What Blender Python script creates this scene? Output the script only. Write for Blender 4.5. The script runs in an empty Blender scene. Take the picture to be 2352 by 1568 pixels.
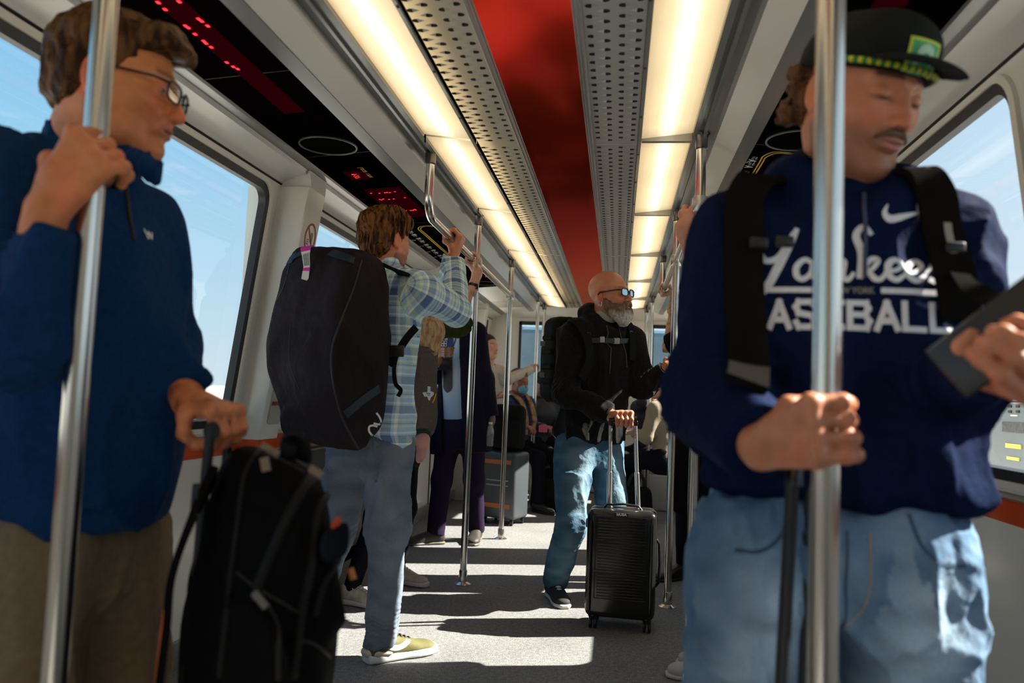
import bpy, bmesh, math, random
import numpy as np
from mathutils import Vector, Matrix
from mathutils.bvhtree import BVHTree
random.seed(7)
scn = bpy.context.scene
COL = scn.collection
# ------------------------------------------------------------------ camera
F = 28.0/36.0*2352
CAM = np.array([0.0, 0.0, 1.07])
_Y = np.array([242.0, -134.0, -F]); _Y /= np.linalg.norm(_Y)
_Z = np.array([0.04, 1.0, 0.0]); _Z[2] = -(_Z[0]*_Y[0]+_Z[1]*_Y[1])/_Y[2]; _Z /= np.linalg.norm(_Z)
_X = np.cross(_Y, _Z)
RM = np.array([_X, _Y, _Z])
cam = bpy.data.cameras.new('camera'); camo = bpy.data.objects.new('camera', cam); COL.objects.link(camo)
cam.lens = 28; cam.sensor_width = 36; cam.clip_start = 0.05; cam.clip_end = 20000
m4 = Matrix([[*RM[i], CAM[i]] for i in range(3)] + [[0, 0, 0, 1]]); camo.matrix_world = m4
cam.dof.use_dof = True; cam.dof.focus_distance = 3.9; cam.dof.aperture_fstop = 2.8
scn.camera = camo
scn.view_settings.view_transform = 'Standard'; scn.view_settings.look = 'None'
scn.view_settings.gamma = 1; scn.view_settings.exposure = 0.18
try: scn.view_settings.use_curve_mapping = False
except Exception: pass
# ------------------------------------------------------------------ daylight
sd = bpy.data.lights.new('sun', 'SUN'); sd.energy = 20; sd.angle = 0.009; sd.color = (1, .93, .82)
so = bpy.data.objects.new('sun', sd); COL.objects.link(so)
so.rotation_euler = Vector((1.0, 0.30, 0.81)).to_track_quat('Z', 'Y').to_euler()
wd = bpy.data.worlds.new('sky'); scn.world = wd; wd.use_nodes = True
def _world():
    nt = wd.node_tree; nt.nodes.clear(); N = nt.nodes.new; L = nt.links.new
    out = N('ShaderNodeOutputWorld'); bg = N('ShaderNodeBackground'); tc = N('ShaderNodeTexCoord')
    sx = N('ShaderNodeSeparateXYZ'); cr = N('ShaderNodeValToRGB'); mp = N('ShaderNodeMapping'); nz = N('ShaderNodeTexNoise')
    cr2 = N('ShaderNodeValToRGB'); mx = N('ShaderNodeMixRGB')
    L(tc.outputs['Generated'], sx.inputs[0]); L(sx.outputs['Z'], cr.inputs[0])
    e = cr.color_ramp.elements
    e[0].position = 0.0; e[0].color = (.80, .90, .97, 1); e[1].position = 1.0; e[1].color = (.07, .24, .62, 1)
    for p, c in ((.10, (.62, .83, .98, 1)), (.28, (.36, .68, .96, 1)), (.5, (.20, .49, .87, 1))):
        x = e.new(p); x.color = c
    mp.inputs['Scale'].default_value = (2.2, 2.2, 9); L(tc.outputs['Generated'], mp.inputs[0]); L(mp.outputs[0], nz.inputs[0])
    nz.inputs['Scale'].default_value = 1.6; nz.inputs['Detail'].default_value = 7; nz.inputs['Roughness'].default_value = .62
    cr2.color_ramp.elements[0].position = .60; cr2.color_ramp.elements[1].position = .80
    L(nz.outputs[0], cr2.inputs[0]); L(cr2.outputs[0], mx.inputs[0]); L(cr.outputs[0], mx.inputs[1]); mx.inputs[2].default_value = (.95, .97, 1, 1)
    dp = N('ShaderNodeVectorMath'); dp.operation = 'DOT_PRODUCT'; L(tc.outputs['Generated'], dp.inputs[0]); dp.inputs[1].default_value = tuple(Vector((1.0, .30, .81)).normalized())
    gl = N('ShaderNodeMapRange'); gl.inputs[1].default_value = .1; gl.inputs[2].default_value = 1.0; gl.inputs[3].default_value = 0; gl.inputs[4].default_value = .75; L(dp.outputs['Value'], gl.inputs[0])
    m2 = N('ShaderNodeMixRGB'); L(gl.outputs[0], m2.inputs[0]); L(mx.outputs[0], m2.inputs[1]); m2.inputs[2].default_value = (1.0, 1.05, 1.12, 1)
    L(m2.outputs[0], bg.inputs[0]); bg.inputs[1].default_value = .88; L(bg.outputs[0], out.inputs[0])
_world()

# ------------------------------------------------------------------ placing helpers
def P(px, py, Y):
    "world point seen at pixel px,py at distance Y down the car"
    d = RM @ np.array([(px-1176)/F, (784-py)/F, -1.0])
    return CAM + d*(Y/d[1])
def PX(px, py, X):
    d = RM @ np.array([(px-1176)/F, (784-py)/F, -1.0])
    return CAM + d*(X/d[0])
def V3(*a): return np.array(a, dtype=float)
def nrm(v): v = np.asarray(v, float); return v/(np.linalg.norm(v)+1e-12)

# ------------------------------------------------------------------ object helpers
def tag(o, label=None, cat=None, group=None, kind=None):
    if label: o['label'] = label
    if cat: o['category'] = cat
    if group: o['group'] = group
    if kind: o['kind'] = kind
    return o
def empty(name, loc=(0, 0, 0), label=None, cat=None, group=None):
    o = bpy.data.objects.new(name, None); COL.objects.link(o); o.location = loc; o.empty_display_size = .1
    return tag(o, label, cat, group)
def link(name, me, mats, parent=None, smooth=True):
    if not isinstance(mats, (list, tuple)): mats = [mats]
    for m in mats: me.materials.append(m)
    if smooth and len(me.polygons): me.polygons.foreach_set('use_smooth', [True]*len(me.polygons))
    o = bpy.data.objects.new(name, me); COL.objects.link(o)
    if parent is not None:
        o.parent = parent; o.matrix_parent_inverse = Matrix.Translation(parent.location).inverted() if parent.rotation_euler.to_matrix() == Matrix.Identity(3) else parent.matrix_basis.inverted()
    return o
class MB:
    "collects simple shapes in world space, then links them as one mesh object"
    def __init__(s): s.v = []; s.f = []; s.mi = []; s.cur = 0
    def add(s, vs, fs):
        b = len(s.v); s.v += [tuple(map(float, x)) for x in vs]; s.f += [tuple(b+i for i in f) for f in fs]; s.mi += [s.cur]*len(fs); return s
    def box(s, lo, hi, M=None, bev=0.0):
        lo = np.minimum(lo, hi) if True else lo; hi = np.maximum(lo, hi)
        c = [(x, y, z) for x in (lo[0], hi[0]) for y in (lo[1], hi[1]) for z in (lo[2], hi[2])]
        if bev > 0:
            bm = bmesh.new(); bv = [bm.verts.new(q) for q in c]
            for f in ((0, 1, 3, 2), (4, 6, 7, 5), (0, 4, 5, 1), (2, 3, 7, 6), (0, 2, 6, 4), (1, 5, 7, 3)): bm.faces.new([bv[i] for i in f])
            bmesh.ops.bevel(bm, geom=bm.edges[:], offset=bev, segments=3, affect='EDGES', profile=.5)
            bm.verts.index_update(); vs = [tuple(v.co) for v in bm.verts]; fs = [tuple(v.index for v in f.verts) for f in bm.faces]; bm.free()
        else:
            vs = c; fs = [(0, 1, 3, 2), (4, 6, 7, 5), (0, 4, 5, 1), (2, 3, 7, 6), (0, 2, 6, 4), (1, 5, 7, 3)]
        if M is not None: vs = [tuple(M @ Vector(v)) for v in vs]
        return s.add(vs, fs)
    def tube(s, pts, r, n=16, caps=True, flat=None):
        pts = [np.asarray(p, float) for p in pts]; m = len(pts)
        rr = r if isinstance(r, (list, tuple)) else [r]*m
        tg = [nrm(pts[min(i+1, m-1)]-pts[max(i-1, 0)]) for i in range(m)]
        u = np.cross(tg[0], (0, 0, 1) if abs(tg[0][2]) < .9 else (1, 0, 0)); u = nrm(u)
        if flat is not None: u = nrm(np.asarray(flat[0], float)-tg[0]*np.dot(flat[0], tg[0]))
        vs = []; fs = []
        for i in range(m):
            u = nrm(u-tg[i]*np.dot(u, tg[i])); w = np.cross(tg[i], u); k = flat[1] if flat is not None else 1
            for j in range(n):
                a = 2*math.pi*j/n; vs.append(pts[i]+rr[i]*(math.cos(a)*u+math.sin(a)*w*k))
        for i in range(m-1):
            for j in range(n): fs.append((i*n+j, i*n+(j+1) % n, (i+1)*n+(j+1) % n, (i+1)*n+j))
        if caps: fs.append(tuple(range(n))[::-1]); fs.append(tuple((m-1)*n+j for j in range(n)))
        return s.add(vs, fs)
    def lathe(s, c, prof, n=24, ax=(0, 0, 1)):
        return s.tube([np.asarray(c, float)+nrm(ax)*z for r, z in prof], [r for r, z in prof], n)
    def ball(s, c, r, n=12, R=None):
        r = (r, r, r) if np.isscalar(r) else r; vs = []; fs = []
        for i in range(1, n):
            th = math.pi*i/n
            for j in range(2*n):
                ph = math.pi*j/n; q = np.array([math.sin(th)*math.cos(ph)*r[0], math.sin(th)*math.sin(ph)*r[1], math.cos(th)*r[2]])
                vs.append(np.asarray(c)+(q if R is None else R @ q))
        t = len(vs); q = np.array([0, 0, r[2]]); q = q if R is None else R @ q; vs += [np.asarray(c)+q, np.asarray(c)-q]; m = 2*n
        for i in range(n-2):
            for j in range(m): fs.append((i*m+j, (i+1)*m+j, (i+1)*m+(j+1) % m, i*m+(j+1) % m))
        for j in range(m): fs.append((t, j, (j+1) % m)); fs.append((t+1, (n-2)*m+(j+1) % m, (n-2)*m+j))
        return s.add(vs, fs)
    def build(s, name, mats, parent=None, smooth=False, auto=None):
        me = bpy.data.meshes.new(name); me.from_pydata(s.v, [], s.f)
        o = link(name, me, mats, parent, smooth)
        me.polygons.foreach_set('material_index', s.mi)
        if smooth:
            try: me.set_sharp_from_angle(angle=math.radians(auto or 40))
            except Exception: pass
        me.validate(); me.update(); return o

# ------------------------------------------------------------------ materials
MATS = {}
def mat(name, col=(.5, .5, .5), rough=.5, metal=0.0, var=None, bump=None, attr=False, emit=None, spec=None, sheen=0, coat=0, trans=0, col2=None, aniso=None, sss=0):
    if name in MATS: return MATS[name]
    m = bpy.data.materials.new(name); m.use_nodes = True; MATS[name] = m
    nt = m.node_tree; N = nt.nodes.new; L = nt.links.new; b = nt.nodes['Principled BSDF']
    b.inputs['Base Color'].default_value = (*col, 1); b.inputs['Roughness'].default_value = rough; b.inputs['Metallic'].default_value = metal
    if spec is not None: b.inputs['Specular IOR Level'].default_value = spec
    if sheen: b.inputs['Sheen Weight'].default_value = sheen; b.inputs['Sheen Roughness'].default_value = .4
    if coat: b.inputs['Coat Weight'].default_value = coat; b.inputs['Coat Roughness'].default_value = .05
    if trans: b.inputs['Transmission Weight'].default_value = trans
    if sss: b.inputs['Subsurface Weight'].default_value = sss; b.inputs['Subsurface Radius'].default_value = (.012, .004, .002); b.inputs['Subsurface Scale'].default_value = .6
    tc = N('ShaderNodeTexCoord')
    src = None
    if attr:
        a = N('ShaderNodeAttribute'); a.attribute_name = 'Col'; src = a.outputs['Color']
    if var:
        nz = N('ShaderNodeTexNoise'); nz.inputs['Scale'].default_value = var[0]; nz.inputs['Detail'].default_value = 6
        mp = N('ShaderNodeMapping'); mp.inputs['Scale'].default_value = var[2] if len(var) > 2 else (1, 1, 1)
        L(tc.outputs['Object'], mp.inputs[0]); L(mp.outputs[0], nz.inputs[0])
        if col2 is not None:
            mx = N('ShaderNodeMixRGB'); mx.inputs[1].default_value = (*col, 1); mx.inputs[2].default_value = (*col2, 1)
            cr = N('ShaderNodeValToRGB'); cr.color_ramp.elements[0].position = .5-var[1]; cr.color_ramp.elements[1].position = .5+var[1]
            L(nz.outputs[0], cr.inputs[0]); L(cr.outputs[0], mx.inputs[0]); src = mx.outputs[0]
        else:
            mr = N('ShaderNodeMapRange'); mr.inputs[1].default_value = .25; mr.inputs[2].default_value = .75
            mr.inputs[3].default_value = 1-var[1]; mr.inputs[4].default_value = 1+var[1]; L(nz.outputs[0], mr.inputs[0])
            mx = N('ShaderNodeVectorMath'); mx.operation = 'MULTIPLY'
            if src is not None: L(src, mx.inputs[0])
            else: mx.inputs[0].default_value = col
            L(mr.outputs[0], mx.inputs[1]); src = mx.outputs[0]
    if src is not None: L(src, b.inputs['Base Color'])
    if bump:
        bumps = bump if isinstance(bump, list) else [bump]; prev = None
        for bp in bumps:
            nz = N('ShaderNodeTexNoise'); nz.inputs['Scale'].default_value = bp[0]; nz.inputs['Detail'].default_value = 4
            mp = N('ShaderNodeMapping'); mp.inputs['Scale'].default_value = bp[3] if len(bp) > 3 else (1, 1, 1)
            L(tc.outputs['Object'], mp.inputs[0]); L(mp.outputs[0], nz.inputs[0])
            bn = N('ShaderNodeBump'); bn.inputs['Strength'].default_value = bp[1]; bn.inputs['Distance'].default_value = bp[2]
            L(nz.outputs[0], bn.inputs['Height'])
            if prev is not None: L(prev.outputs[0], bn.inputs['Normal'])
            prev = bn
        L(prev.outputs[0], b.inputs['Normal'])
    if emit:
        b.inputs['Emission Color'].default_value = (*emit[0], 1); b.inputs['Emission Strength'].default_value = emit[1]
    return m
def glass_mat(name, tint, gloss=.8):
    m = bpy.data.materials.new(name); m.use_nodes = True; nt = m.node_tree; nt.nodes.clear(); N = nt.nodes.new; L = nt.links.new
    o = N('ShaderNodeOutputMaterial'); t = N('ShaderNodeBsdfTransparent'); g = N('ShaderNodeBsdfGlossy'); mx = N('ShaderNodeMixShader'); fr = N('ShaderNodeFresnel')
    t.inputs[0].default_value = (*tint, 1); g.inputs['Roughness'].default_value = .02; fr.inputs[0].default_value = 1.45
    fm = N('ShaderNodeMath'); fm.operation = 'MULTIPLY'; fm.inputs[1].default_value = gloss; L(fr.outputs[0], fm.inputs[0]); L(fm.outputs[0], mx.inputs[0]); L(t.outputs[0], mx.inputs[1]); L(g.outputs[0], mx.inputs[2]); L(mx.outputs[0], o.inputs[0])
    return m
white = mat('white plastic', (.72, .70, .64), .16, var=(1.5, .06), bump=(9, .25, .004))
white2 = mat('warm white plastic', (.72, .67, .58), .3, bump=(7, .1, .003))
greyp = mat('satin grey trim', (.27, .27, .255), .22, metal=.35)
alu = mat('aluminium trim', (.38, .38, .37), .3, metal=.8)
steel = mat('brushed stainless steel', (.62, .60, .56), .22, metal=1.0, bump=(260, .08, .0006, (1, 1, .02)))
blackr = mat('black rubber', (.008, .008, .01), .45)
orange = mat('orange stripe laminate', (.60, .075, .012), .22, var=(4, .12))
redgl = mat('glossy red ceiling laminate', (.60, .055, .010), .11, metal=.8, var=(1.2, .2), bump=(3, .05, .002, (4, 1, 1)))
redgl.node_tree.nodes['Principled BSDF'].inputs['Specular Tint'].default_value = (.85, .17, .04, 1)
blackgl = mat('black display glass', (.003, .002, .002), .3, spec=.0)
darkpan = mat('dark door panel', (.028, .027, .027), .45)
# ------------------------------------------------------------------ the car: floor, walls, ceiling
CX = -.275
def hx(side, s): return CX + side*s
Y0, Y1 = -2.6, 9.2
WB, WT = (1.345, .86), (1.212, 1.952)            # window band bottom and top (half-width, height)
def band(side, y, t, off=0.0):
    "point on the leaning window band, t = 0 bottom .. 1 top, off = inward"
    s = WB[0]+(WT[0]-WB[0])*t; z = WB[1]+(WT[1]-WB[1])*t
    nx, nz = WT[1]-WB[1], (WB[0]-WT[0]); l = math.hypot(nx, nz)
    return V3(hx(side, s-off*nx/l), y, z-off*nz/l)
def structure(mb, name, m, smooth=False): return tag(mb.build(name, m, None, smooth), kind='structure')

def floor_mat():
    m = bpy.data.materials.new('speckled grey carpet'); m.use_nodes = True; nt = m.node_tree; N = nt.nodes.new; L = nt.links.new; b = nt.nodes['Principled BSDF']
    tc = N('ShaderNodeTexCoord'); b.inputs['Roughness'].default_value = .9; b.inputs['Specular IOR Level'].default_value = .12
    n1 = N('ShaderNodeTexNoise'); n1.inputs['Scale'].default_value = 260; n1.inputs['Detail'].default_value = 3
    n2 = N('ShaderNodeTexNoise'); n2.inputs['Scale'].default_value = 55; n2.inputs['Detail'].default_value = 5
    n3 = N('ShaderNodeTexNoise'); n3.inputs['Scale'].default_value = 2.2; n3.inputs['Detail'].default_value = 5
    for n in (n1, n2, n3): L(tc.outputs['Object'], n.inputs[0])
    cr = N('ShaderNodeValToRGB'); e = cr.color_ramp.elements; e[0].position = .33; e[0].color = (.085, .085, .09, 1); e[1].position = .68; e[1].color = (.34, .335, .325, 1)
    L(n1.outputs[0], cr.inputs[0])
    mr = N('ShaderNodeMapRange'); mr.inputs[1].default_value = .3; mr.inputs[2].default_value = .7; mr.inputs[3].default_value = .74; mr.inputs[4].default_value = 1.22; L(n2.outputs[0], mr.inputs[0])
    mr3 = N('ShaderNodeMapRange'); mr3.inputs[1].default_value = .3; mr3.inputs[2].default_value = .7; mr3.inputs[3].default_value = .86; mr3.inputs[4].default_value = 1.1; L(n3.outputs[0], mr3.inputs[0])
    a = N('ShaderNodeMath'); a.operation = 'MULTIPLY'; L(mr.outputs[0], a.inputs[0]); L(mr3.outputs[0], a.inputs[1])
    mx = N('ShaderNodeVectorMath'); mx.operation = 'MULTIPLY'; L(cr.outputs[0], mx.inputs[0]); L(a.outputs[0], mx.inputs[1]); L(mx.outputs[0], b.inputs['Base Color'])
    bn = N('ShaderNodeBump'); bn.inputs['Strength'].default_value = .5; bn.inputs['Distance'].default_value = .003; L(n1.outputs[0], bn.inputs['Height']); L(bn.outputs[0], b.inputs['Normal'])
    return m
mb = MB(); mb.box((hx(-1, 1.36), Y0, -.06), (hx(1, 1.36), Y1+.1, 0)); structure(mb, 'floor', floor_mat())

def rrect(y0, y1, t0, t1, r, n=6):
    "rounded rectangle in (y, height-fraction) with corner radius r metres; list of (y,t)"
    h = math.dist(WB, WT); rt = r/h; pts = []
    for cy, ct, a0 in ((y1-r, t1-rt, 0), (y0+r, t1-rt, 90), (y0+r, t0+rt, 180), (y1-r, t0+rt, 270)):
        for i in range(n+1):
            a = math.radians(a0+90*i/n); pts.append((cy+r*math.cos(a), ct+rt*math.sin(a)))
    return pts
def ring(mb, side, A, offA, B, offB):
    n = len(A); vs = [band(side, y, t, offA) for y, t in A]+[band(side, y, t, offB) for y, t in B]
    fs = [(i, (i+1) % n, n+(i+1) % n, n+i) if side < 0 else (i, n+i, n+(i+1) % n, (i+1) % n) for i in range(n)]
    mb.add(vs, fs)
def outer_match(y0, y1, t0, t1, n=6):
    pts = []
    for k, (cy, ct) in enumerate(((y1, t1), (y0, t1), (y0, t0), (y1, t0))): pts += [(cy, ct)]*(n+1)
    return pts
glass_left = glass_mat('tinted window glass', (.86, .93, .94)); glass_right = glass_mat('clear window glass', (.93, .97, .97))
wcount = [0]
def window(wall, side, y0, y1, panel=None):
    "wall panel around a rounded opening, its frame, gasket and pane"
    a0, a1 = panel or (y0-.06, y1+.06)
    R = .07; inn = rrect(y0, y1, .045, .955, R); frm = rrect(y0-.035, y1+.035, .012, .988, R+.03)
    ring(wall, side, outer_match(a0, a1, 0, 1), 0, frm, 0)
    wcount[0] += 1
    w = empty('window_%d' % wcount[0], tuple(band(side, (y0+y1)/2, 0))); tag(w, kind='structure')
    fr = MB(); ring(fr, side, frm, 0, frm, .012); mid = rrect(y0-.012, y1+.012, .03, .97, R+.01); ring(fr, side, frm, .012, mid, .014); ring(fr, side, mid, .014, mid, -.02)
    fr.build('window_frame', white2, w, True)
    gk = MB(); ring(gk, side, mid, .006, rrect(y0+.012, y1-.012, .057, .943, R-.01), .002); ring(gk, side, rrect(y0+.012, y1-.012, .057, .943, R-.01), .002, rrect(y0+.012, y1-.012, .057, .943, R-.01), -.03)
    gk.build('window_gasket', blackr, w, True)
    g = MB(); A = rrect(y0-.005, y1+.005, .04, .96, R); n = len(A)
    g.add([band(side, y, t, -.022) for y, t in A], [tuple(range(n)) if side < 0 else tuple(range(n))[::-1]]); g.build('window_pane', glass_left if side < 0 else glass_right, w)
def solid(wall, side, y0, y1):
    wall.add([band(side, y0, 0), band(side, y1, 0), band(side, y1, 1), band(side, y0, 1)], [(0, 1, 2, 3)])
def column(side, y0, y1, name):
    "white door pillar standing proud of the wall, wedge shaped, orange stripe wraps it"
    mb = MB(); ch = .018
    for z0, z1 in ((0, .775), (.775, .838), (.838, 1.94)):
        mb.cur = 1 if z0 == .775 else 0
        def sec(z):
            k = max(0, (z-.838)/(1.94-.838)); s = 1.240+(1.078-1.240)*k
            return [V3(hx(side, 1.36), y0, z), V3(hx(side, s+ch), y0, z), V3(hx(side, s+ch*.3), y0+ch*.3, z), V3(hx(side, s), y0+ch, z), V3(hx(side, s), y1-ch, z), V3(hx(side, s+ch), y1, z), V3(hx(side, 1.36), y1, z)]
        a, b = sec(z0), sec(z1); n = len(a)
        mb.add(a+b, [(i, i+1, n+i+1, n+i) for i in range(n-1)])
    top = sec(1.94); mb.cur = 0
    up = [V3(hx(side, 1.08), y0, 2.012), V3(hx(side, 1.08), y1, 2.012), V3(hx(side, 1.2), y1, 2.0), V3(hx(side, 1.2), y0, 2.0)]
    mb.add([top[3], top[4], top[5], top[6], top[0], top[1]]+up, [(0, 1, 7, 6), (0, 6, 9, 4), (1, 3, 8, 7)])
    o = mb.build(name, [white, orange], None, True, 30); tag(o, kind='structure'); return o
layout = {
 -1: [('w', -2.3, .45), ('w', .62, 3.16), ('c', 3.26, 3.46), ('w', 3.64, 5.62), ('c', 5.78, 5.98), ('w', 6.14, 7.86), ('c', 8.0, 8.16), ('w', 8.3, 8.95)],
 +1: [('w', -1.2, 1.62), ('w', 2.08, 3.16), ('c', 3.26, 3.46), ('w', 3.64, 5.62), ('c', 5.78, 5.98), ('w', 6.14, 7.86), ('c', 8.0, 8.16), ('w', 8.3, 8.95)]}
for side, nm in ((-1, 'left'), (1, 'right')):
    wall = MB()
    edges = [i for i in layout[side] if i[0] == 'w']; y = Y0
    for k, (_, a, b) in enumerate(edges):
        if a-.06 > y: solid(wall, side, y, a-.06)
        window(wall, side, a, b); y = b+.06
    solid(wall, side, y, Y1)
    S = lambda s, z: (hx(side, s), z)
    def strip(mb, prof, y0, y1):
        n = len(prof); vs = [V3(x, y0, z) for x, z in prof]+[V3(x, y1, z) for x, z in prof]
        mb.add(vs, [(i, i+1, n+i+1, n+i) for i in range(n-1)])
    strip(wall, [S(1.345, .06), S(1.345, .775)], Y0, Y1)
    wall.cur = 1; strip(wall, [S(1.345, .775), S(1.345, .838)], Y0, Y1)
    wall.cur = 2; strip(wall, [S(1.345, .838), S(1.335, .846), S(1.345, .86)], Y0, Y1)
    # upper cove between window head and display panel
    wall.cur = 0; strip(wall, [S(1.212, 1.952), S(1.19, 1.97), S(1.15, 1.985), S(1.095, 1.995)], Y0, Y1)
    wall.cur = 2; strip(wall, [S(1.095, 1.995), S(1.09, 2.012), S(1.055, 2.018), S(1.052, 2.03)], Y0, Y1)
    wall.cur = 3; strip(wall, [S(1.214, 1.946), S(1.206, 1.954), S(1.214, 1.960)], Y0, Y1)
    structure(wall, 'wall_'+nm, [white, orange, alu, blackr], True)
    for _, a, b in [i for i in layout[side] if i[0] == 'c']: column(side, a, b, 'pillar_'+nm)
    # base board and lower panel seams
    bb = MB(); bb.box((hx(side, 1.345), Y0, 0), (hx(side, 1.325), Y1, .10)); structure(bb, 'baseboard_'+nm, greyp)
    if side < 0:
        dk = MB(); dk.box((hx(side, 1.345), 3.47, .03), (hx(side, 1.325), 5.77, .74)); dk.build
        o = dk.build('door_1', darkpan); tag(o, kind='structure')
        lg = MB()
        for z in (.742, .765): lg.box((hx(side, 1.345), 3.47, z), (hx(side, 1.30), 5.77, z+.010))
        o2 = lg.build('door_ledge', alu, o)
        sm = MB()
        for yy in (6.05, 6.9, 7.7): sm.box((hx(side, 1.345), yy, .1), (hx(side, 1.338), yy+.02, .775))
        structure(sm, 'trim_1', blackr)
# ceiling skin (one structure): cove, grooves, trims, black edge strips
cl = MB()
for side in (-1, 1):
    S = lambda s, z: (hx(side, s), z)
    cl.cur = 0; strip(cl, [S(.762, 2.055), S(.758, 2.043)], Y0, Y1)
    cl.cur = 1; strip(cl, [S(.758, 2.043), S(.705, 2.050)], Y0, Y1)            # satin edge strip
    cl.cur = 2; strip(cl, [S(.705, 2.050), S(.704, 2.056)], Y0, Y1)
    cl.cur = 0; strip(cl, [S(.704, 2.052), S(.66, 2.072), S(.62, 2.085)], Y0, Y1)    # glossy cove
    cl.cur = 1; strip(cl, [S(.62, 2.085), S(.612, 2.104), S(.585, 2.108), S(.583, 2.098), S(.572, 2.098), S(.570, 2.108), S(.556, 2.108), S(.552, 2.098), S(.532, 2.098), S(.530, 2.112)], Y0, Y1)
    cl.cur = 1; strip(cl, [S(.338, 2.09), S(.336, 2.078), S(.325, 2.076), S(.323, 2.083)], Y0, Y1)
    cl.cur = 1; strip(cl, [S(.152, 2.079), S(.146, 2.070), S(.138, 2.070), S(.134, 2.078), S(.128, 2.078), S(.124, 2.084)], Y0, Y1)
cl.cur = 0; cl.box((hx(-1, 1.3), Y0, 2.16), (hx(1, 1.3), Y1, 2.2))
structure(cl, 'ceiling', [white, greyp, blackr], True)
rp = MB(); n = 9
vs = []
for yy in (Y0, Y1-.05):
    for i in range(n): t = -1+2*i/(n-1); vs.append(V3(CX+.126*t, yy, 2.088-.008*t*t))
rp.add(vs, [(i, i+1, n+i+1, n+i) for i in range(n-1)])
o = rp.build('ceiling_panel', redgl, None, True); tag(o, 'glossy dark red panel running down the middle of the ceiling', 'ceiling panel')
# light panels
def light_mat():
    m = bpy.data.materials.new('lit diffuser'); m.use_nodes = True; nt = m.node_tree; N = nt.nodes.new; L = nt.links.new; b = nt.nodes['Principled BSDF']
    b.inputs['Base Color'].default_value = (.8, .75, .65, 1); b.inputs['Roughness'].default_value = .4
    uv = N('ShaderNodeUVMap'); sx = N('ShaderNodeSeparateXYZ'); L(uv.outputs[0], sx.inputs[0])
    sb = N('ShaderNodeMath'); sb.operation = 'SUBTRACT'; sb.inputs[1].default_value = .5; L(sx.outputs[0], sb.inputs[0])
    ab = N('ShaderNodeMath'); ab.operation = 'ABSOLUTE'; L(sb.outputs[0], ab.inputs[0])
    cr = N('ShaderNodeValToRGB'); e = cr.color_ramp.elements
    e[0].position = 0; e[0].color = (1.0, .90, .70, 1); e[1].position = .5; e[1].color = (.40, .27, .125, 1)
    x = e.new(.07); x.color = (1.0, .84, .58, 1); x = e.new(.22); x.color = (.66, .50, .26, 1)
    L(ab.outputs[0], cr.inputs[0])
    # ends of each tube run cooler
    s2 = N('ShaderNodeMath'); s2.operation = 'SUBTRACT'; s2.inputs[1].default_value = .5; L(sx.outputs[1], s2.inputs[0])
    a2 = N('ShaderNodeMath'); a2.operation = 'ABSOLUTE'; L(s2.outputs[0], a2.inputs[0])
    mr = N('ShaderNodeMapRange'); mr.inputs[1].default_value = .40; mr.inputs[2].default_value = .5; mr.inputs[3].default_value = 1.35; mr.inputs[4].default_value = .85; L(a2.outputs[0], mr.inputs[0])
    nz = N('ShaderNodeTexNoise'); nz.inputs['Scale'].default_value = 3; mr2 = N('ShaderNodeMapRange'); mr2.inputs[3].default_value = .8; mr2.inputs[4].default_value = 1.15
    tc = N('ShaderNodeTexCoord'); L(tc.outputs['Object'], nz.inputs[0]); L(nz.outputs[0], mr2.inputs[0])
    mu = N('ShaderNodeMath'); mu.operation = 'MULTIPLY'; L(mr.outputs[0], mu.inputs[0]); L(mr2.outputs[0], mu.inputs[1])
    L(cr.outputs[0], b.inputs['Emission Color']); L(mu.outputs[0], b.inputs['Emission Strength'])
    wv = N('ShaderNodeTexWave'); wv.inputs['Scale'].default_value = 60; L(tc.outputs['Object'], wv.inputs[0])
    bn = N('ShaderNodeBump'); bn.inputs['Strength'].default_value = .2; bn.inputs['Distance'].default_value = .002; L(wv.outputs[0], bn.inputs['Height']); L(bn.outputs[0], b.inputs['Normal'])
    return m
lm = light_mat()
LY = [-2.0, -.72, .56, 1.84, 3.09, 4.34, 5.59, 6.84, 8.05, 9.0]
names = {-2.0: 'rearmost hidden', -.72: 'second hidden', .56: 'directly overhead', 1.84: 'nearest visible', 3.09: 'second', 4.34: 'third', 5.59: 'fourth', 6.84: 'fifth', 8.05: 'farthest'}
for side in (-1, 1):
    for k in range(len(LY)-1):
        a, b = LY[k]+.012, LY[k+1]-.012
        lab = '%s warm lit diffuser panel counted from the camera in the %s ceiling light row' % (names.get(LY[k], 'overhead'), 'left' if side < 0 else 'right')
        fx = MB(); fy = MB(); s0, s1 = .338, .530; z0, z1 = 2.088, 2.110
        fx.box((hx(side, s0), a-.012, 2.096-.018), (hx(side, s1), a, 2.115)); fy.box((hx(side, s0), b, 2.096-.018), (hx(side, s1), b+.012, 2.115))
        root = empty('ceiling_light', (hx(side, .43), (a+b)/2, 2.1), lab, 'ceiling light', 'ceiling light panels in two rows')
        fx.build('end_bar', alu, root); fy.build('end_bar', alu, root)
        d = MB(); d.add([V3(hx(side, s0), a, z0), V3(hx(side, s1), a, z1), V3(hx(side, s1), b, z1), V3(hx(side, s0), b, z0)], [(0, 1, 2, 3)])
        o = d.build('diffuser', lm, root); u = o.data.uv_layers.new(name='UVMap')
        for i, q in enumerate(((0, 0), (1, 0), (1, 1), (0, 1))): u.data[i].uv = q
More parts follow.
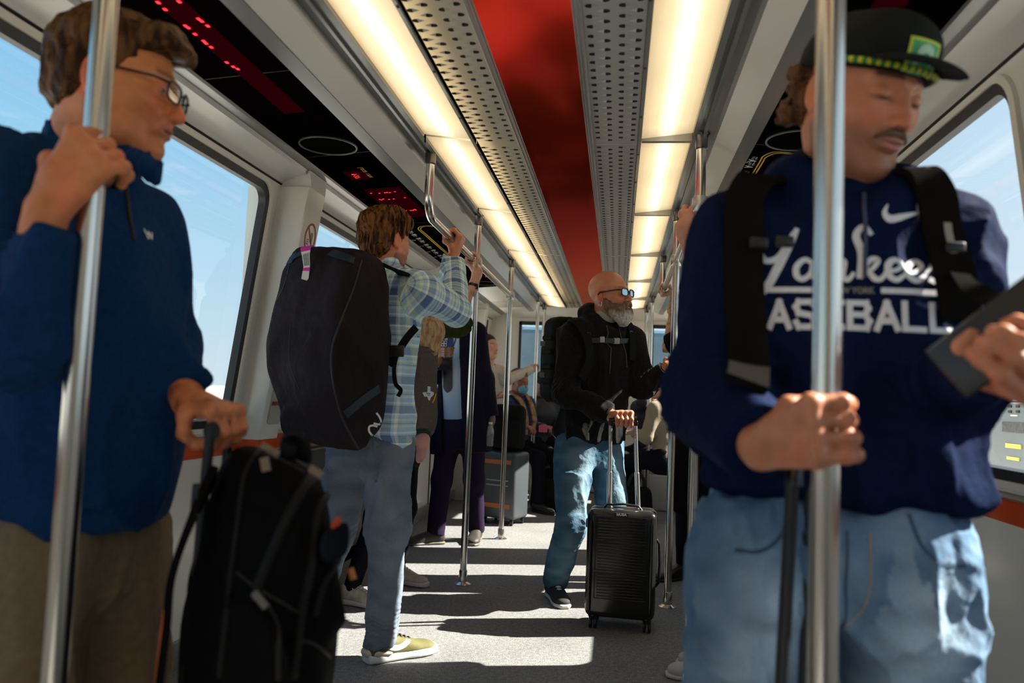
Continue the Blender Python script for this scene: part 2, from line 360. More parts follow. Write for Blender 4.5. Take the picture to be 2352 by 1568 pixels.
# perforated air vents
ventm = mat('vent plate', (.42, .41, .385), .38, metal=.3); ventd = mat('vent hole', (.004, .004, .004), .9)
VY = [-2.4, -.3, 1.84, 3.12, 5.6, 9.0]
vn = {1.84: 'nearest', 3.12: 'middle', 5.6: 'farthest'}
for side in (-1, 1):
    for k in range(2, len(VY)-1):
        a, b = VY[k]+.004, VY[k+1]-.004
        v = MB(); v.box((hx(side, .152), a, 2.080), (hx(side, .323), b, 2.10), bev=.003)
        ncol = (.193, .280); step = .058; rows = int((b-a-.03)/step)
        for cs in ncol:
            for j in range(rows):
                for q, dx in ((0, -.0175), (.5, .0175)):
                    yc = a+.035+(j+q)*step; xc = hx(side, cs)+dx; sg = -1 if dx > 0 else 1
                    # scoop: raised wedge tapering to the chain centre, dark teardrop opening at the outer end
                    tip = V3(xc+sg*.022, yc, 2.0797); w = .0115
                    pts = [V3(xc, yc-w, 2.0797), V3(xc, yc+w, 2.0797), V3(xc-sg*.004, yc, 2.0760), tip]
                    v.cur = 0; v.add([V3(xc+sg*.002, yc-w, 2.0798), V3(xc+sg*.003, yc, 2.0758), V3(xc+sg*.002, yc+w, 2.0798), tip], [(0, 1, 3), (1, 2, 3)])
                    v.cur = 1; m_ = 8; el = [V3(xc-sg*.003+.0125*math.cos(2*math.pi*i/m_), yc+.0112*math.sin(2*math.pi*i/m_), 2.0796) for i in range(m_)]
                    v.add(el, [tuple(range(m_))]); v.add([V3(xc+sg*.002, yc-w*.9, 2.0792), V3(xc+sg*.0028, yc, 2.0762), V3(xc+sg*.002, yc+w*.9, 2.0792)], [(0, 1, 2)])
        v.cur = 2
        for j in range(int((b-a)/.42)): v.lathe((hx(side, .327), a+.12+j*.42, 2.073), [(.004, 0), (.006, .004)], 8)
        o = v.build('ceiling_vent', [ventm, ventd, blackr]); tag(o, '%s grey perforated air vent strip %s of the red panel' % (vn[VY[k]], 'left' if side < 0 else 'right'), 'vent', 'perforated ceiling vents')
# ---- text and flat print helpers
def text_data(body, size=1.0, align='CENTER', shear=0, bold=0, sx=1.0):
    cu = bpy.data.curves.new('text', 'FONT'); cu.body = body; cu.size = size; cu.align_x = align; cu.align_y = 'CENTER'; cu.shear = shear; cu.offset = bold; cu.resolution_u = 3
    o = bpy.data.objects.new('text', cu); COL.objects.link(o); dg = bpy.context.evaluated_depsgraph_get()
    me = bpy.data.meshes.new_from_object(o.evaluated_get(dg)); v = np.array([x.co[:] for x in me.vertices]).reshape(-1, 3)*[sx, 1, 1]; f = [tuple(p.vertices) for p in me.polygons]
    bpy.data.objects.remove(o); bpy.data.curves.remove(cu); bpy.data.meshes.remove(me); return v, f
def ribbon(pts, w, n=8):
    "smooth 2D stroke with width(s) as flat strip"
    p = np.array(pts, float); m = len(p); ww = np.array(w if isinstance(w, (list, tuple)) else [w]*m, float)
    q = []; qw = []
    for i in range(m-1):
        p0, p1, p2, p3 = p[max(i-1, 0)], p[i], p[i+1], p[min(i+2, m-1)]
        for k in range(n):
            t = k/n; q.append(.5*((2*p1)+(-p0+p2)*t+(2*p0-5*p1+4*p2-p3)*t*t+(-p0+3*p1-3*p2+p3)*t**3)); qw.append(ww[i]*(1-t)+ww[i+1]*t)
    q.append(p[-1]); qw.append(ww[-1]); q = np.array(q); vs = []; fs = []
    for i in range(len(q)):
        d = nrm(q[min(i+1, len(q)-1)]-q[max(i-1, 0)]); nn = np.array([-d[1], d[0]])
        vs += [[*(q[i]+nn*qw[i]/2), 0], [*(q[i]-nn*qw[i]/2), 0]]
    for i in range(len(q)-1): fs.append((2*i, 2*i+1, 2*i+3, 2*i+2))
    return np.array(vs), fs
def flat_on(name, vf, org, ux, uy, m, parent=None, lift=0.0):
    v, f = vf; ux = np.asarray(ux, float); uy = np.asarray(uy, float); n = nrm(np.cross(ux, uy))
    mb = MB(); mb.add([np.asarray(org)+ux*a[0]+uy*a[1]+n*lift for a in v], f); return mb.build(name, m, parent)
def merge(*vfs):
    V = []; Fc = []
    for v, f in vfs:
        b = len(V); V += [list(x) for x in v]; Fc += [tuple(b+i for i in q) for q in f]
    return np.array(V), Fc
def place2(vf, dx, dy, s=1, rot=0):
    v, f = vf; c, q = math.cos(rot), math.sin(rot); v = v.copy()*s; return np.stack([v[:, 0]*c-v[:, 1]*q+dx, v[:, 0]*q+v[:, 1]*c+dy, v[:, 2]*0], 1), f
redled = mat('red led', (.1, 0, 0), .5, emit=((1, .01, .03), 1.6)); redglow = mat('dark red display window', (.02, .0005, .002), .5, spec=0, emit=((.16, .0, .012), .06))
yel = mat('yellow print', (.75, .45, .02), .6); whp = mat('white print', (.75, .75, .73), .6); blp = mat('blue print', (.03, .04, .25), .6)
redp = mat('dark red print', (.32, .01, .01), .5); blkp = mat('black print', (.01, .01, .01), .6)
for side, nm in ((-1, 'left'), (1, 'right')):
    a = V3(hx(side, 1.052), 0, 2.028); b = V3(hx(side, .762), 0, 2.055); wv = b-a
    pn = MB(); ye = 7.06
    n0 = V3(0, 0, .02)
    vs = [V3(p[0], y, p[2])+q for y in (-1.2, ye) for p in (a, b) for q in (V3(0, 0, 0), n0)]
    pn.add(vs, [(0, 4, 6, 2), (1, 3, 7, 5), (0, 1, 5, 4), (2, 6, 7, 3), (4, 5, 7, 6), (0, 2, 3, 1)])
    root = pn.build('display_panel', blackgl); tag(root, 'long black information display panel above the %s windows' % nm, 'display panel')
    def onp(u, y): return a+wv*u+V3(0, y, 0)-V3(0, 0, .0018)
    W = np.linalg.norm(wv); uw = nrm(wv)
    # seams and end bay in grey mesh
    # speakers
    for sy in ((2.98, 6.75) if side < 0 else (2.93, 6.75)):
        c = onp(.54, sy); sp = MB(); sp.lathe(c, [(.118, .004), (.118, -.006), (.108, -.010), (.085, -.003), (.07, 0), (.065, -.004), (.001, -.004)], 40, (0, 0, 1))
        rm = MB(); rm.tube([c+V3(.112*math.cos(q_), .112*math.sin(q_), -.010) for q_ in np.linspace(0, 2*math.pi, 48)], .004, 6, False); rm.build('speaker_rim', mat('speaker rim', (.05, .05, .05), .4), root, True)
        sp.build('speaker_grille', mat('speaker plastic', (.004, .0035, .0035), .6, spec=0), root, True)
    for sy in (1.30, 2.30, 3.12 if side < 0 else 3.04, 4.42, 6.1):
        s_ = MB(); s_.add([onp(0, sy), onp(1, sy), onp(1, sy+.004), onp(0, sy+.004)], [(0, 1, 2, 3)]); s_.build('panel_seam', blkp, root)
    # text directions: read from the aisle, text up points to the wall on the left and to the aisle on the right
    if side < 0: tx, ty = V3(0, 1, 0), -uw
    else: tx, ty = V3(0, -1, 0), -uw
    tx2 = V3(0, -1, 0) if side > 0 else V3(0, 1, 0)
    def quad(name, u0, u1, y0, y1, m, lift=0.0):
        q = MB(); q.add([onp(u0, y0)-V3(0, 0, lift), onp(u1, y0)-V3(0, 0, lift), onp(u1, y1)-V3(0, 0, lift), onp(u0, y1)-V3(0, 0, lift)], [(0, 1, 2, 3)]); return q.build(name, m, root)
    # long red matrix display
    quad('led_window', .42, .68, 1.2, 2.64, redglow)
    dots = []
    rnd = random.Random(5)
    def led_text(body, u, y, size):
        # crude dot-matrix words: pairs of blurred strokes as the photo shows them
        v, f = text_data(body, size, sx=1.2)
        o = flat_on('led_text', (v, f), onp(u, y), tx, ty, redled, root); o.location = o.location+Vector((0, 0, -.002)); return o
    if side < 0:
        for px_, py_ in ((455, 42), (476, 58), (425, 58), (447, 77), (467, 93), (484, 107), (520, 142), (535, 152), (545, 157), (378, 20), (362, 4), (410, 2), (462, 47), (431, 62), (472, 98)):
            # points lit on the sloping display
            d = RM @ np.array([(px_-1176)/F, (784-py_)/F, -1.0]); nn = np.cross(uw, (0, 1, 0)); nn /= np.linalg.norm(nn)
            t = np.dot(onp(0, 0)-CAM, nn)/np.dot(d, nn); c = CAM+d*t; dd = MB(); dd.box(c-V3(.0045, .004, .0015), c+V3(.0045, .009, .0015)); dd.build('led_dot', redled, root)
        quad('led_window', .28, .58, 3.36, 3.50, redglow); led_text('9:37', .42, 3.43, .036)
        flat_on('printed_text', text_data('Local Time', .036), onp(.60, 3.40), tx, ty, yel, root, .0006)
        quad('led_window', .27, .88, 3.66, 4.28, redglow)
        rr = random.Random(3)
        for i in range(26):
            c = onp(rr.uniform(.3, .8), rr.choice((3.72, 3.84, 3.98, 4.1))+rr.uniform(0, .03)); dd = MB(); dd.box(c-V3(.004, .003, .002), c+V3(.004, .004, .002)); dd.build('led_dot', redled, root)
        led_text('Next Stop', .82, 6.42, .07)
    # route map: two yellow loops, blue station frames, white gate lettering
    yc = 5.12 if side < 0 else 3.72; Lm = 1.2
    def uvp(u, y): return (W*(u-.5), y-yc)
    strokes = []
    for off in (0, .012):
        uu = .45-off/W if side < 0 else .78+off/W; u2 = .80+off/W if side < 0 else .36-off/W; sgn = 1 if uu < u2 else -1
        ya, yb = yc-Lm/2-off, yc+Lm/2+off; r = .10
        pts = [uvp(uu, ya+.12), uvp(uu, ya+.07), uvp(uu+sgn*.06, ya+.02), uvp(uu+sgn*.14, ya), uvp(u2-sgn*.14, ya), uvp(u2-sgn*.05, ya+.02), uvp(u2, ya+.08), uvp(u2, yb-.1), uvp(u2-sgn*.1, yb), uvp(uu+sgn*.1, yb), uvp(uu, yb-.1), uvp(uu, ya+.12)]
        strokes.append(ribbon(pts, .006, 6))
    def mp2(vf, name, m, lift):
        v, f = vf; q = MB(); q.add([onp(.5, yc)+uw*x[0]+V3(0, x[1], 0)-V3(0, 0, lift) for x in v], f); return q.build(name, m, root)
    mp2(merge(*strokes), 'route_map_line', yel, .0006)
    bl = []; bk = []
    u_l = .43 if side < 0 else .80
    for i in range(3):
        y_ = yc-Lm/2+.14+i*.34; x0 = W*(u_l-.5)-.028; x1 = W*(u_l-.5)+.028
        for (xa, xb, ya_, yb_) in ((x0, x1, y_, y_+.006), (x0, x1, y_+.2, y_+.206), (x0, x0+.006, y_, y_+.206), (x1-.006, x1, y_, y_+.206)):
            bl.append((np.array([[xa, ya_, 0], [xb, ya_, 0], [xb, yb_, 0], [xa, yb_, 0]]), [(0, 1, 2, 3)]))
        for yy in (y_+.04, y_+.13):
            bk.append((np.array([[x0+.006, yy, 0], [x1-.006, yy, 0], [x1-.006, yy+.035, 0], [x0+.006, yy+.035, 0]]), [(0, 1, 2, 3)]))
    [mp2(merge(*bl[4*i:4*i+4]), 'route_map_frame', blp, .0009) for i in range(3)]; [mp2(q, 'route_map_station', blkp, .0012) for q in bk]
    for i, L_ in enumerate('EDCBA'):
        for q, gates in ((0, ('E2-E17', 'D5-D17', 'C2-C19', 'B1-B22', 'A9-A25')[i]), (1, ('E18-E38', 'D18-D40', 'C20-C39', 'B24-B49', 'A28-A39')[i])):
            y_ = yc-Lm/2+.12+i*.2+q*.085; u_ = .20 if side < 0 else .93
            flat_on('gate_lettering', merge(place2(text_data('A', .042, bold=.002), -.008, 0), place2(text_data('Gates\n'+gates, .014), .028, .006)), onp(u_, y_), tx if side < 0 else tx, ty, whp, root, .0008)
        flat_on('terminal_lettering', merge(place2(text_data('Terminal', .012), 0, .03), place2(text_data(L_, .034), 0, 0)), onp(.06 if side < 0 else .985, y_-.05), tx, ty, whp, root, .0008)
        if side < 0: flat_on('gate_lettering', merge(place2(text_data('Terminal', .014), 0, .02), place2(text_data(L_+' '+L_, .03), 0, 0)), onp(.97, y_-.05), tx, ty, whp, root, .0008)
# ---- grab poles
def pole(name_label, x, y, group='vertical steel grab poles', r=.019, z0=0.0, clamp=None):
    rt = empty('grab_pole', (x, y, 0), name_label, 'grab pole', group)
    t = MB(); t.tube([(x, y, z0+.02), (x, y, 2.10)], r, 24); t.build('pole_tube', steel, rt, True)
    b = MB(); b.lathe((x, y, 0), [(.046, 0), (.046, .004), (.034, .010), (.024, .016), (.023, .075), (.0205, .08)], 28); b.build('floor_flange', steel, rt, True)
    c = MB(); c.lathe((x, y, 2.045), [(.0205, 0), (.024, .004), (.024, .05), (.032, .06)], 24); c.build('ceiling_flange', mat('dark chrome', (.12, .11, .10), .3, metal=1), rt, True)
    if clamp:
        k = MB(); k.lathe((x, y, clamp-.03), [(.025, 0), (.027, .004), (.027, .056), (.025, .06)], 24)
        k.lathe((x-.03, y, clamp), [(.024, 0), (.024, .06)], 20, (1, 0, 0)); k.build('clamp', mat('cast clamp', (.55, .54, .5), .4, metal=.7), rt, True)
    return rt
PL, PR = -.832, .292
pole('steel grab pole gripped by the man in navy at far left of photo', P(176, 890, 1.14)[0], 1.14)
pole('steel grab pole in front of the young man in the hoodie', P(1897, 920, 1.11)[0], 1.11)
pole('steel grab pole standing between the suit man and the bald man, nearest on left row', PL, 4.5, clamp=1.83)
pole('steel grab pole where the left overhead rail ends, beside the suit man', PL, 5.98, clamp=1.83)
pole('slim distant grab pole held by the woman in cream', PL-.01, 8.15)
pole('farthest slim grab pole in the left row', PL-.01, 8.85)
pole('steel grab pole beside the young man, its low part crossing the black bag', PR, 3.08, clamp=1.83)
pole('steel grab pole held by the bald man in front of him', PR, 4.33, clamp=1.83)
pole('slim distant grab pole on the right, nearer of the two behind the suitcase handle', PR+.02, 8.0)
pole('farthest slim grab pole on the right next to the bald man', PR, 8.9)
def rail(lab, x, ya, yb, down_a, down_b):
    rt = empty('overhead_grab_rail', (x, ya, 1.83), lab, 'grab rail'); z = 1.83; r = .019
    def arc(y, sgn):
        return [V3(x, y, 2.09), V3(x, y, z+.09)]+[V3(x, y+sgn*.09*(1-math.cos(a)), z+.09-.09*math.sin(a)) for a in np.linspace(.2, math.pi/2, 7)]
    pts = (arc(ya, 1) if down_a else [V3(x, ya, z)])+(arc(yb, -1)[::-1] if down_b else [V3(x, yb, z)])
    t = MB(); t.tube(pts, r, 22); t.build('rail_tube', steel, rt, True)
    for y, dn in ((ya, down_a), (yb, down_b)):
        if dn: c = MB(); c.lathe((x, y, 2.05), [(.0205, 0), (.024, .004), (.024, .05)], 24); c.build('ceiling_flange', MATS['dark chrome'], rt, True)
rail('bent overhead steel rail on the left, held by the man in plaid', PL, 3.30, 5.955, True, False)
rail('bent overhead steel rail on the right, behind the young man', PR, 3.11, 5.68, False, True)
# end wall with two windows and centre door
ew = MB(); yE = Y1
xl, xr = hx(-1, 1.345), hx(1, 1.345)
cols = [xl, -1.42, -1.36, -1.16, -.62, -.55+.0, .36, .95, xr]
def er(x0, x1, z0, z1, y=yE): ew.add([V3(x0, y, z0), V3(x1, y, z0), V3(x1, y, z1), V3(x0, y, z1)], [(0, 1, 2, 3)])
er(xl, xr, 0, .95); er(xl, xr, 1.94, 2.3)
er(xl, -1.16, .95, 1.94); er(-.62, -.55, .95, 1.94); er(-.55, .36, .95, 1.94); er(.95, xr, .95, 1.94)
# rounded bulkhead below ceiling
n = 16
for i in range(n):
    x0 = xl+(xr-xl)*i/n; x1 = xl+(xr-xl)*(i+1)/n
    f_ = lambda x: Y1-.02-.28*max(0, 1-((x-CX)/1.2)**2)
    ew.add([V3(x0, f_(x0), 2.09), V3(x1, f_(x1), 2.09), V3(x1, Y1-.01, 1.98), V3(x0, Y1-.01, 1.98)], [(0, 1, 2, 3)])
structure(ew, 'wall_far', white2)
for k, (x0, x1) in enumerate(((-1.16, -.62), (.36, .95))):
    wcount[0] += 1; w = empty('window_%d' % wcount[0], ((x0+x1)/2, yE, .95)); tag(w, kind='structure')
    fr = MB()
    for a_, b_ in (((x0, .95), (x0+.03, 1.94)), ((x1-.03, .95), (x1, 1.94)), ((x0, 1.90), (x1, 1.94)), ((x0, .95), (x1, .98))):
        fr.box((a_[0], yE-.02, a_[1]), (b_[0], yE+.02, b_[1]))
    fr.build('window_gasket', blackr, w)
    g = MB(); g.add([V3(x0, yE+.01, .95), V3(x1, yE+.01, .95), V3(x1, yE+.01, 1.94), V3(x0, yE+.01, 1.94)], [(0, 1, 2, 3)]); g.build('window_pane', glass_left, w)
dr = MB(); dr.box((-.5, yE-.03, .02), (.3, yE-.005, 1.9), bev=.01); o = dr.build('door_2', white2); tag(o, kind='structure')
bk = MB(); bk.add([V3(xl, Y0, 0), V3(xr, Y0, 0), V3(xr, Y0, 2.2), V3(xl, Y0, 2.2)], [(0, 1, 2, 3)]); structure(bk, 'wall_back', white)
# next car seen through the end windows
nc = MB(); nc.box((-2.0, 10.4, -.3), (1.5, 12.5, 2.0), bev=.1); o = nc.build('coupled_car', mat('blue grey car body', (.10, .17, .22), .3, var=(1.2, .3))); tag(o, 'blue grey end of the next car seen through the end windows', 'train car')
# signs and phone on the near left pillar
def pil(u, z):
    "point on the aisle face of the near left pillar, u=0..1 along y"
    k = max(0, (z-.838)/(1.94-.838)); s = 1.240+(1.078-1.240)*k; return V3(hx(-1, s)+.0, 3.278+u*.164, z)
upv = nrm(pil(0, 1.5)-pil(0, 1.0)); yv = V3(0, 1, 0); nv = nrm(np.cross(upv, yv)); nv = nv if nv[0] > 0 else -nv
ph = empty('emergency_phone', tuple(pil(.5, 1.0)), 'recessed emergency telephone panel on the left pillar with red EMERGENCY lettering', 'emergency phone')
def rr2(w, h, r, n=5):
    pts = []
    for cx_, cy_, a0 in ((w/2-r, h/2-r, 0), (-w/2+r, h/2-r, 90), (-w/2+r, -h/2+r, 180), (w/2-r, -h/2+r, 270)):
        for i in range(n+1): a_ = math.radians(a0+90*i/n); pts.append([cx_+r*math.cos(a_), cy_+r*math.sin(a_), 0])
    return np.array(pts), [tuple(range(len(pts)))]
def slab(name, vf, org, m, parent, th, lift=0.0):
    v, f = vf; n_ = len(v); mb = MB(); q = [np.asarray(org)+yv*x[0]+upv*x[1]+nv*(lift+th) for x in v]; q2 = [np.asarray(org)+yv*x[0]+upv*x[1]+nv*lift for x in v]
    mb.add(q+q2, list(f)+([(i, (i+1) % n_, n_+(i+1) % n_, n_+i) for i in range(n_)] if len(f) == 1 else [])); return mb.build(name, m, parent)
slab('cover_plate', rr2(.128, .52, .022), pil(.52, 1.16), mat('phone plate', (.40, .385, .35), .35), ph, .006)
slab('plate_inset', rr2(.06, .24, .006), pil(.38, 1.20), mat('phone inset', (.47, .455, .42), .4), ph, .003, .006)
slab('handset', merge(ribbon([(.012, .085), (-.012, .06), (-.016, 0), (-.012, -.06), (.012, -.085)], [.03, .022, .014, .022, .03], 8)), pil(.38, 1.20), redp, ph, .012, .009)
slab('speaker_slot', rr2(.028, .10, .008), pil(.80, 1.17), blkp, ph, .002, .006)
slab('printed_text', text_data('EMERGENCY', .024, bold=.001, sx=.86), pil(.50, .995), redp, ph, .0015, .0065)
ns = empty('prohibition_sign', tuple(pil(.5, 1.72)), 'round no food and drink sign with red slash on the left pillar', 'sign')
th_ = np.linspace(0, 2*math.pi, 40); circ = [(.055*math.cos(t), .062*math.sin(t)) for t in th_]
slab('sign_ring', ribbon(circ, .010, 1), pil(.55, 1.735), redp, ns, .001, .0005)
slab('sign_slash', ribbon([(-.036, .045), (.036, -.045)], .010, 1), pil(.55, 1.735), redp, ns, .001, .001)
slab('sign_pictogram', merge(place2(rr2(.026, .045, .004), .012, .004), place2(rr2(.026, .006, .001), -.022, -.010), place2(rr2(.026, .006, .001), -.022, -.020), place2(rr2(.026, .006, .001), -.022, -.030)), pil(.55, 1.735), mat('grey print', (.2, .19, .17), .6), ns, .0004, .0004)
# reflection painted as a patch at the far end of the red ceiling panel
sg = MB(); sg.box((CX+.0, 7.2, 2.074), (CX+.115, 8.6, 2.077)); o = sg.build('ceiling_reflection', mat('orange reflection tint', (.75, .10, .03), .4)); tag(o, 'painted orange reflection with white letters at the far end of the red ceiling panel', 'sign')
flat_on('reflection_lettering', merge(place2(text_data('NO', .11), 0, 0), place2(text_data('EXIT', .05), 0, .2)), (CX+.057, 7.8, 2.0735), (1, 0, 0), (0, 1, 0), whp, o)
# ---- seats at the far end
seatm = mat('off-white moulded seat shell', (.50, .49, .45), .35)
def seat_bench(lab, x0, x1, y0, y1):
    rt = empty('bench_seat', ((x0+x1)/2, (y0+y1)/2, 0), lab, 'bench seat')
    b = MB(); b.box((x0, y0, .40), (x1, y1, .47), bev=.03); b.build('seat_cushion', mat('black seat pad', (.015, .015, .017), .7), rt, True)
    for y in (y0-.02, y1-.04):
        b = MB(); b.box((min(x0, x1), y, .0), (min(x0, x1)+abs(x1-x0)*.55, y+.06, .36), bev=.02); b.box((x0, y, .34), (x1, y+.06, .56), bev=.028); b.build('seat_end_panel', seatm, rt, True)
    pass
seat_bench('white moulded bench seat behind the suitcase handle at the far right', .32, .92, 8.02, 9.0)
seat_bench('white moulded bench seat beside the grey suitcase at the far left', -1.42, -.92, 7.85, 9.0)
# ------------------------------------------------------------------ outside
g = MB(); g.add([V3(-3000, -3000, -7), V3(3000, -3000, -7), V3(3000, 3000, -7), V3(-3000, 3000, -7)], [(0, 1, 2, 3)])
structure(g, 'ground', mat('sunlit apron concrete', (.42, .385, .34), .9, var=(.02, .25)))
yd = MB()
rnd = random.Random(11)
cab = MB(); cab.box((1.95, -3, -.5), (2.9, 5.4, 1.13)); 
root = cab.build('equipment_cabinet', mat('blue grey painted steel', (.115, .165, .195), .5, var=(3, .1))); tag(root, 'blue grey equipment cabinet wall outside the right window', 'equipment cabinet')
def cabq(name, y0, y1, z0, z1, m): q = MB(); q.box((1.945, y0, z0), (1.95, y1, z1)); return q.build(name, m, root)
def cz(px, py): p = PX(px, py, 1.95); return p[1], p[2]
for nm_, (xa, ya, xb, yb), m in (('pale_panel', (2180, 905, 2238, 1098), mat('pale grey panel', (.24, .24, .255), .6)), ('vent_grille', (2296, 890, 2360, 916), mat('dark grille', (.05, .06, .065), .6, var=(60, .5))), ('vent_grille', (2304, 968, 2360, 995), MATS['dark grille']),
      ('warning_label', (2311, 1017, 2347, 1032), mat('yellow label', (.55, .55, .12), .6)), ('warning_label', (2314, 1047, 2343, 1059), MATS['yellow label']), ('control_switch', (2317, 930, 2324, 936), blkp), ('control_switch', (2335, 930, 2342, 936), blkp), ('control_switch', (2317, 942, 2324, 948), blkp), ('control_switch', (2335, 942, 2342, 948), blkp), ('name_strip', (2313, 921, 2346, 924), blkp), ('white_label', (2323, 952, 2338, 956), whp)):
    (y_a, z_a), (y_b, z_b) = cz(xa, ya), cz(xb, yb); (y_c, z_c) = cz(xb, ya)
    cabq(nm_, min(y_a, y_b), max(y_a, y_b), z_b, z_a, m)
# apron clutter far left: service vehicles
def truck(px, py, D, s, col, lab):
    c = P(px, py, D); c[2] = -7; rt = empty('service_truck', tuple(c), lab, 'truck')
    b = MB(); b.box(c+V3(-1.6*s, -1*s, .7*s), c+V3(1.2*s, 1*s, 2.3*s), bev=.08); b.build('cargo_box', mat('truck '+lab[:8], col, .5), rt)
    b = MB(); b.box(c+V3(1.25*s, -.95*s, .7*s), c+V3(2.6*s, .95*s, 1.9*s), bev=.1); b.build('cab', mat('truck cab', (.15, .16, .18), .3), rt)
    for dx in (-1, 1.9):
        b = MB(); b.lathe(c+V3(dx*s, -1.02*s, .42*s), [(.42*s, 0), (.42*s, 2.04*s)], 16, (0, 1, 0)); b.build('wheel', blackr, rt)
truck(405, 968, 62, 1.6, (.45, .16, .03), 'orange service truck on the sunlit apron outside the left window')
truck(425, 950, 85, 1.6, (.5, .5, .48), 'white service truck farther away on the apron')
truck(394, 985, 50, 1.2, (.05, .06, .07), 'dark tug parked nearest on the apron')
hz = MB(); hz.box((-700, 300, -7), (-250, 420, 9), bev=.5); o = hz.build('terminal_building', mat('far terminal', (.40, .38, .36), .8)); tag(o, 'long pale terminal building on the horizon', 'building')
# ------------------------------------------------------------------ implicit surfaces for bodies, cloth and soft bags
def vnoise(p, seed=0):
    p = np.asarray(p); i = np.floor(p).astype(np.int64); f = p-i; f = f*f*(3-2*f); out = 0
    def h(a, b, c):
        n = (a*374761393+b*668265263+c*2147483647+seed*974634777) & 0xffffffff
        n = ((n ^ (n >> 13))*1274126177) & 0xffffffff; return ((n ^ (n >> 16)) & 0xffff)/65535.0
    for dx in (0, 1):
        for dy in (0, 1):
            for dz in (0, 1):
                w = (f[..., 0] if dx else 1-f[..., 0])*(f[..., 1] if dy else 1-f[..., 1])*(f[..., 2] if dz else 1-f[..., 2])
                out = out+w*h(i[..., 0]+dx, i[..., 1]+dy, i[..., 2]+dz)
    return out*2-1
def fbm(p, seed=0, o=3):
    s = 0; a = 1.0
    for k in range(o): s = s+a*vnoise(p*(2**k)+17.3*k, seed+k); a *= .5
    return s
class SDF:
    def __init__(s): s.pr = []
    def _a(s, fn, lo, hi, k, op): s.pr.append((fn, np.asarray(lo, float), np.asarray(hi, float), k, op)); return s
    def cone(s, a, b, ra, rb=None, k=.02, op='u', flat=None, cut=None):
        a = np.asarray(a, float); b = np.asarray(b, float); rb = ra if rb is None else rb; ab = b-a; L2 = max(ab @ ab, 1e-9); L = math.sqrt(L2)
        fd = nrm(flat[0]) if flat else None
        def fn(p):
            q = p-a; t = np.clip((q @ ab)/L2, 0, 1); d = q-t[..., None]*ab
            if flat: d = d+np.multiply.outer((d @ fd), fd)*(flat[1]-1)
            r = np.sqrt((d*d).sum(-1))-(ra+(rb-ra)*t)
            if cut is not None:
                if cut in ('b', 'ab'): r = np.maximum(r, (q @ ab)/L-L)
                if cut in ('a', 'ab'): r = np.maximum(r, -(q @ ab)/L)
            return r
        m = max(ra, rb); return s._a(fn, np.minimum(a, b)-m, np.maximum(a, b)+m, k, op)
    def chain(s, pts, rs, k=.02, op='u', **kw):
        for i in range(len(pts)-1): s.cone(pts[i], pts[i+1], rs[i], rs[i+1], k, op, **kw)
        return s
    def ell(s, c, r, R=None, k=.02, op='u'):
        c = np.asarray(c, float); r = np.asarray(r if not np.isscalar(r) else (r, r, r), float); Rt = np.eye(3) if R is None else np.asarray(R)
        def fn(p):
            q = (p-c) @ Rt; a = np.sqrt(((q/r)**2).sum(-1)); b = np.sqrt(((q/(r*r))**2).sum(-1)); return a*(a-1)/np.maximum(b, 1e-6)
        e = np.abs(Rt) @ r; return s._a(fn, c-e, c+e, k, op)
    def box(s, c, h, R=None, r=.01, k=.01, op='u', taper=None):
        c = np.asarray(c, float); h = np.asarray(h, float); Rt = np.eye(3) if R is None else np.asarray(R)
        def fn(p):
            q = (p-c) @ Rt
            if taper is not None:
                q = q.copy(); f = 1+taper[1]*q[..., 2]/h[2]; q[..., 0] = q[..., 0]/(f if taper[0] != 'y' else 1); q[..., 1] = q[..., 1]/(f if taper[0] != 'x' else 1)
            d = np.abs(q)-(h-r); return np.sqrt((np.maximum(d, 0)**2).sum(-1))+np.minimum(d.max(-1), 0)-r
        e = np.abs(Rt) @ (h*1.25 if taper is not None else h); return s._a(fn, c-e, c+e, k, op)
    def loft(s, st, u, v, k=.03, op='u', exp=2.2, capr=.02):
        "st: list of (centre, a, b) sections along an axis; u,v lateral and depth directions"
        C = np.array([x[0] for x in st], float); A = np.array([x[1] for x in st]); B = np.array([x[2] for x in st]); u = nrm(u); v = nrm(v)
        ax = nrm(C[-1]-C[0]); S = (C-C[0]) @ ax; Lt = S[-1]
        def sm(t, y):
            # smooth interpolation through the stations
            m = np.gradient(y, S); i = np.clip(np.searchsorted(S, t)-1, 0, len(S)-2); h = S[i+1]-S[i]; x = np.clip((t-S[i])/h, 0, 1)
            return (2*x**3-3*x**2+1)*y[i]+(x**3-2*x**2+x)*h*m[i]+(-2*x**3+3*x**2)*y[i+1]+(x**3-x**2)*h*m[i+1]
        def fn(p):
            t = (p-C[0]) @ ax; tc = np.clip(t, 0, Lt); c = np.stack([sm(tc, C[:, j]) for j in range(3)], -1); q = p-c
            a = np.maximum(sm(tc, A), .005); b = np.maximum(sm(tc, B), .005); x = np.abs(q @ u)/a; y = np.abs(q @ v)/b
            g = (x**exp+y**exp)**(1/exp); d = (g-1)*np.minimum(a, b)
            e = np.maximum(-t, t-Lt)+capr; d2 = d+capr
            return np.sqrt(np.maximum(e, 0)**2+np.maximum(d2, 0)**2)+np.minimum(np.maximum(e, d2), 0)-capr
        m = max(A.max(), B.max()); return s._a(fn, C.min(0)-m, C.max(0)+m, k, op)
    def plane(s, p0, n, k=.005):
        "cut away everything on the +n side"
        p0 = np.asarray(p0, float); n = nrm(n); return s._a(lambda p: -((p-p0) @ n), [-1e9]*3, [1e9]*3, k, 's')
    def bbox(s):
        l = [x for x in s.pr if x[4] == 'u']; return np.min([x[1]-x[3] for x in l], 0), np.max([x[2]+x[3] for x in l], 0)
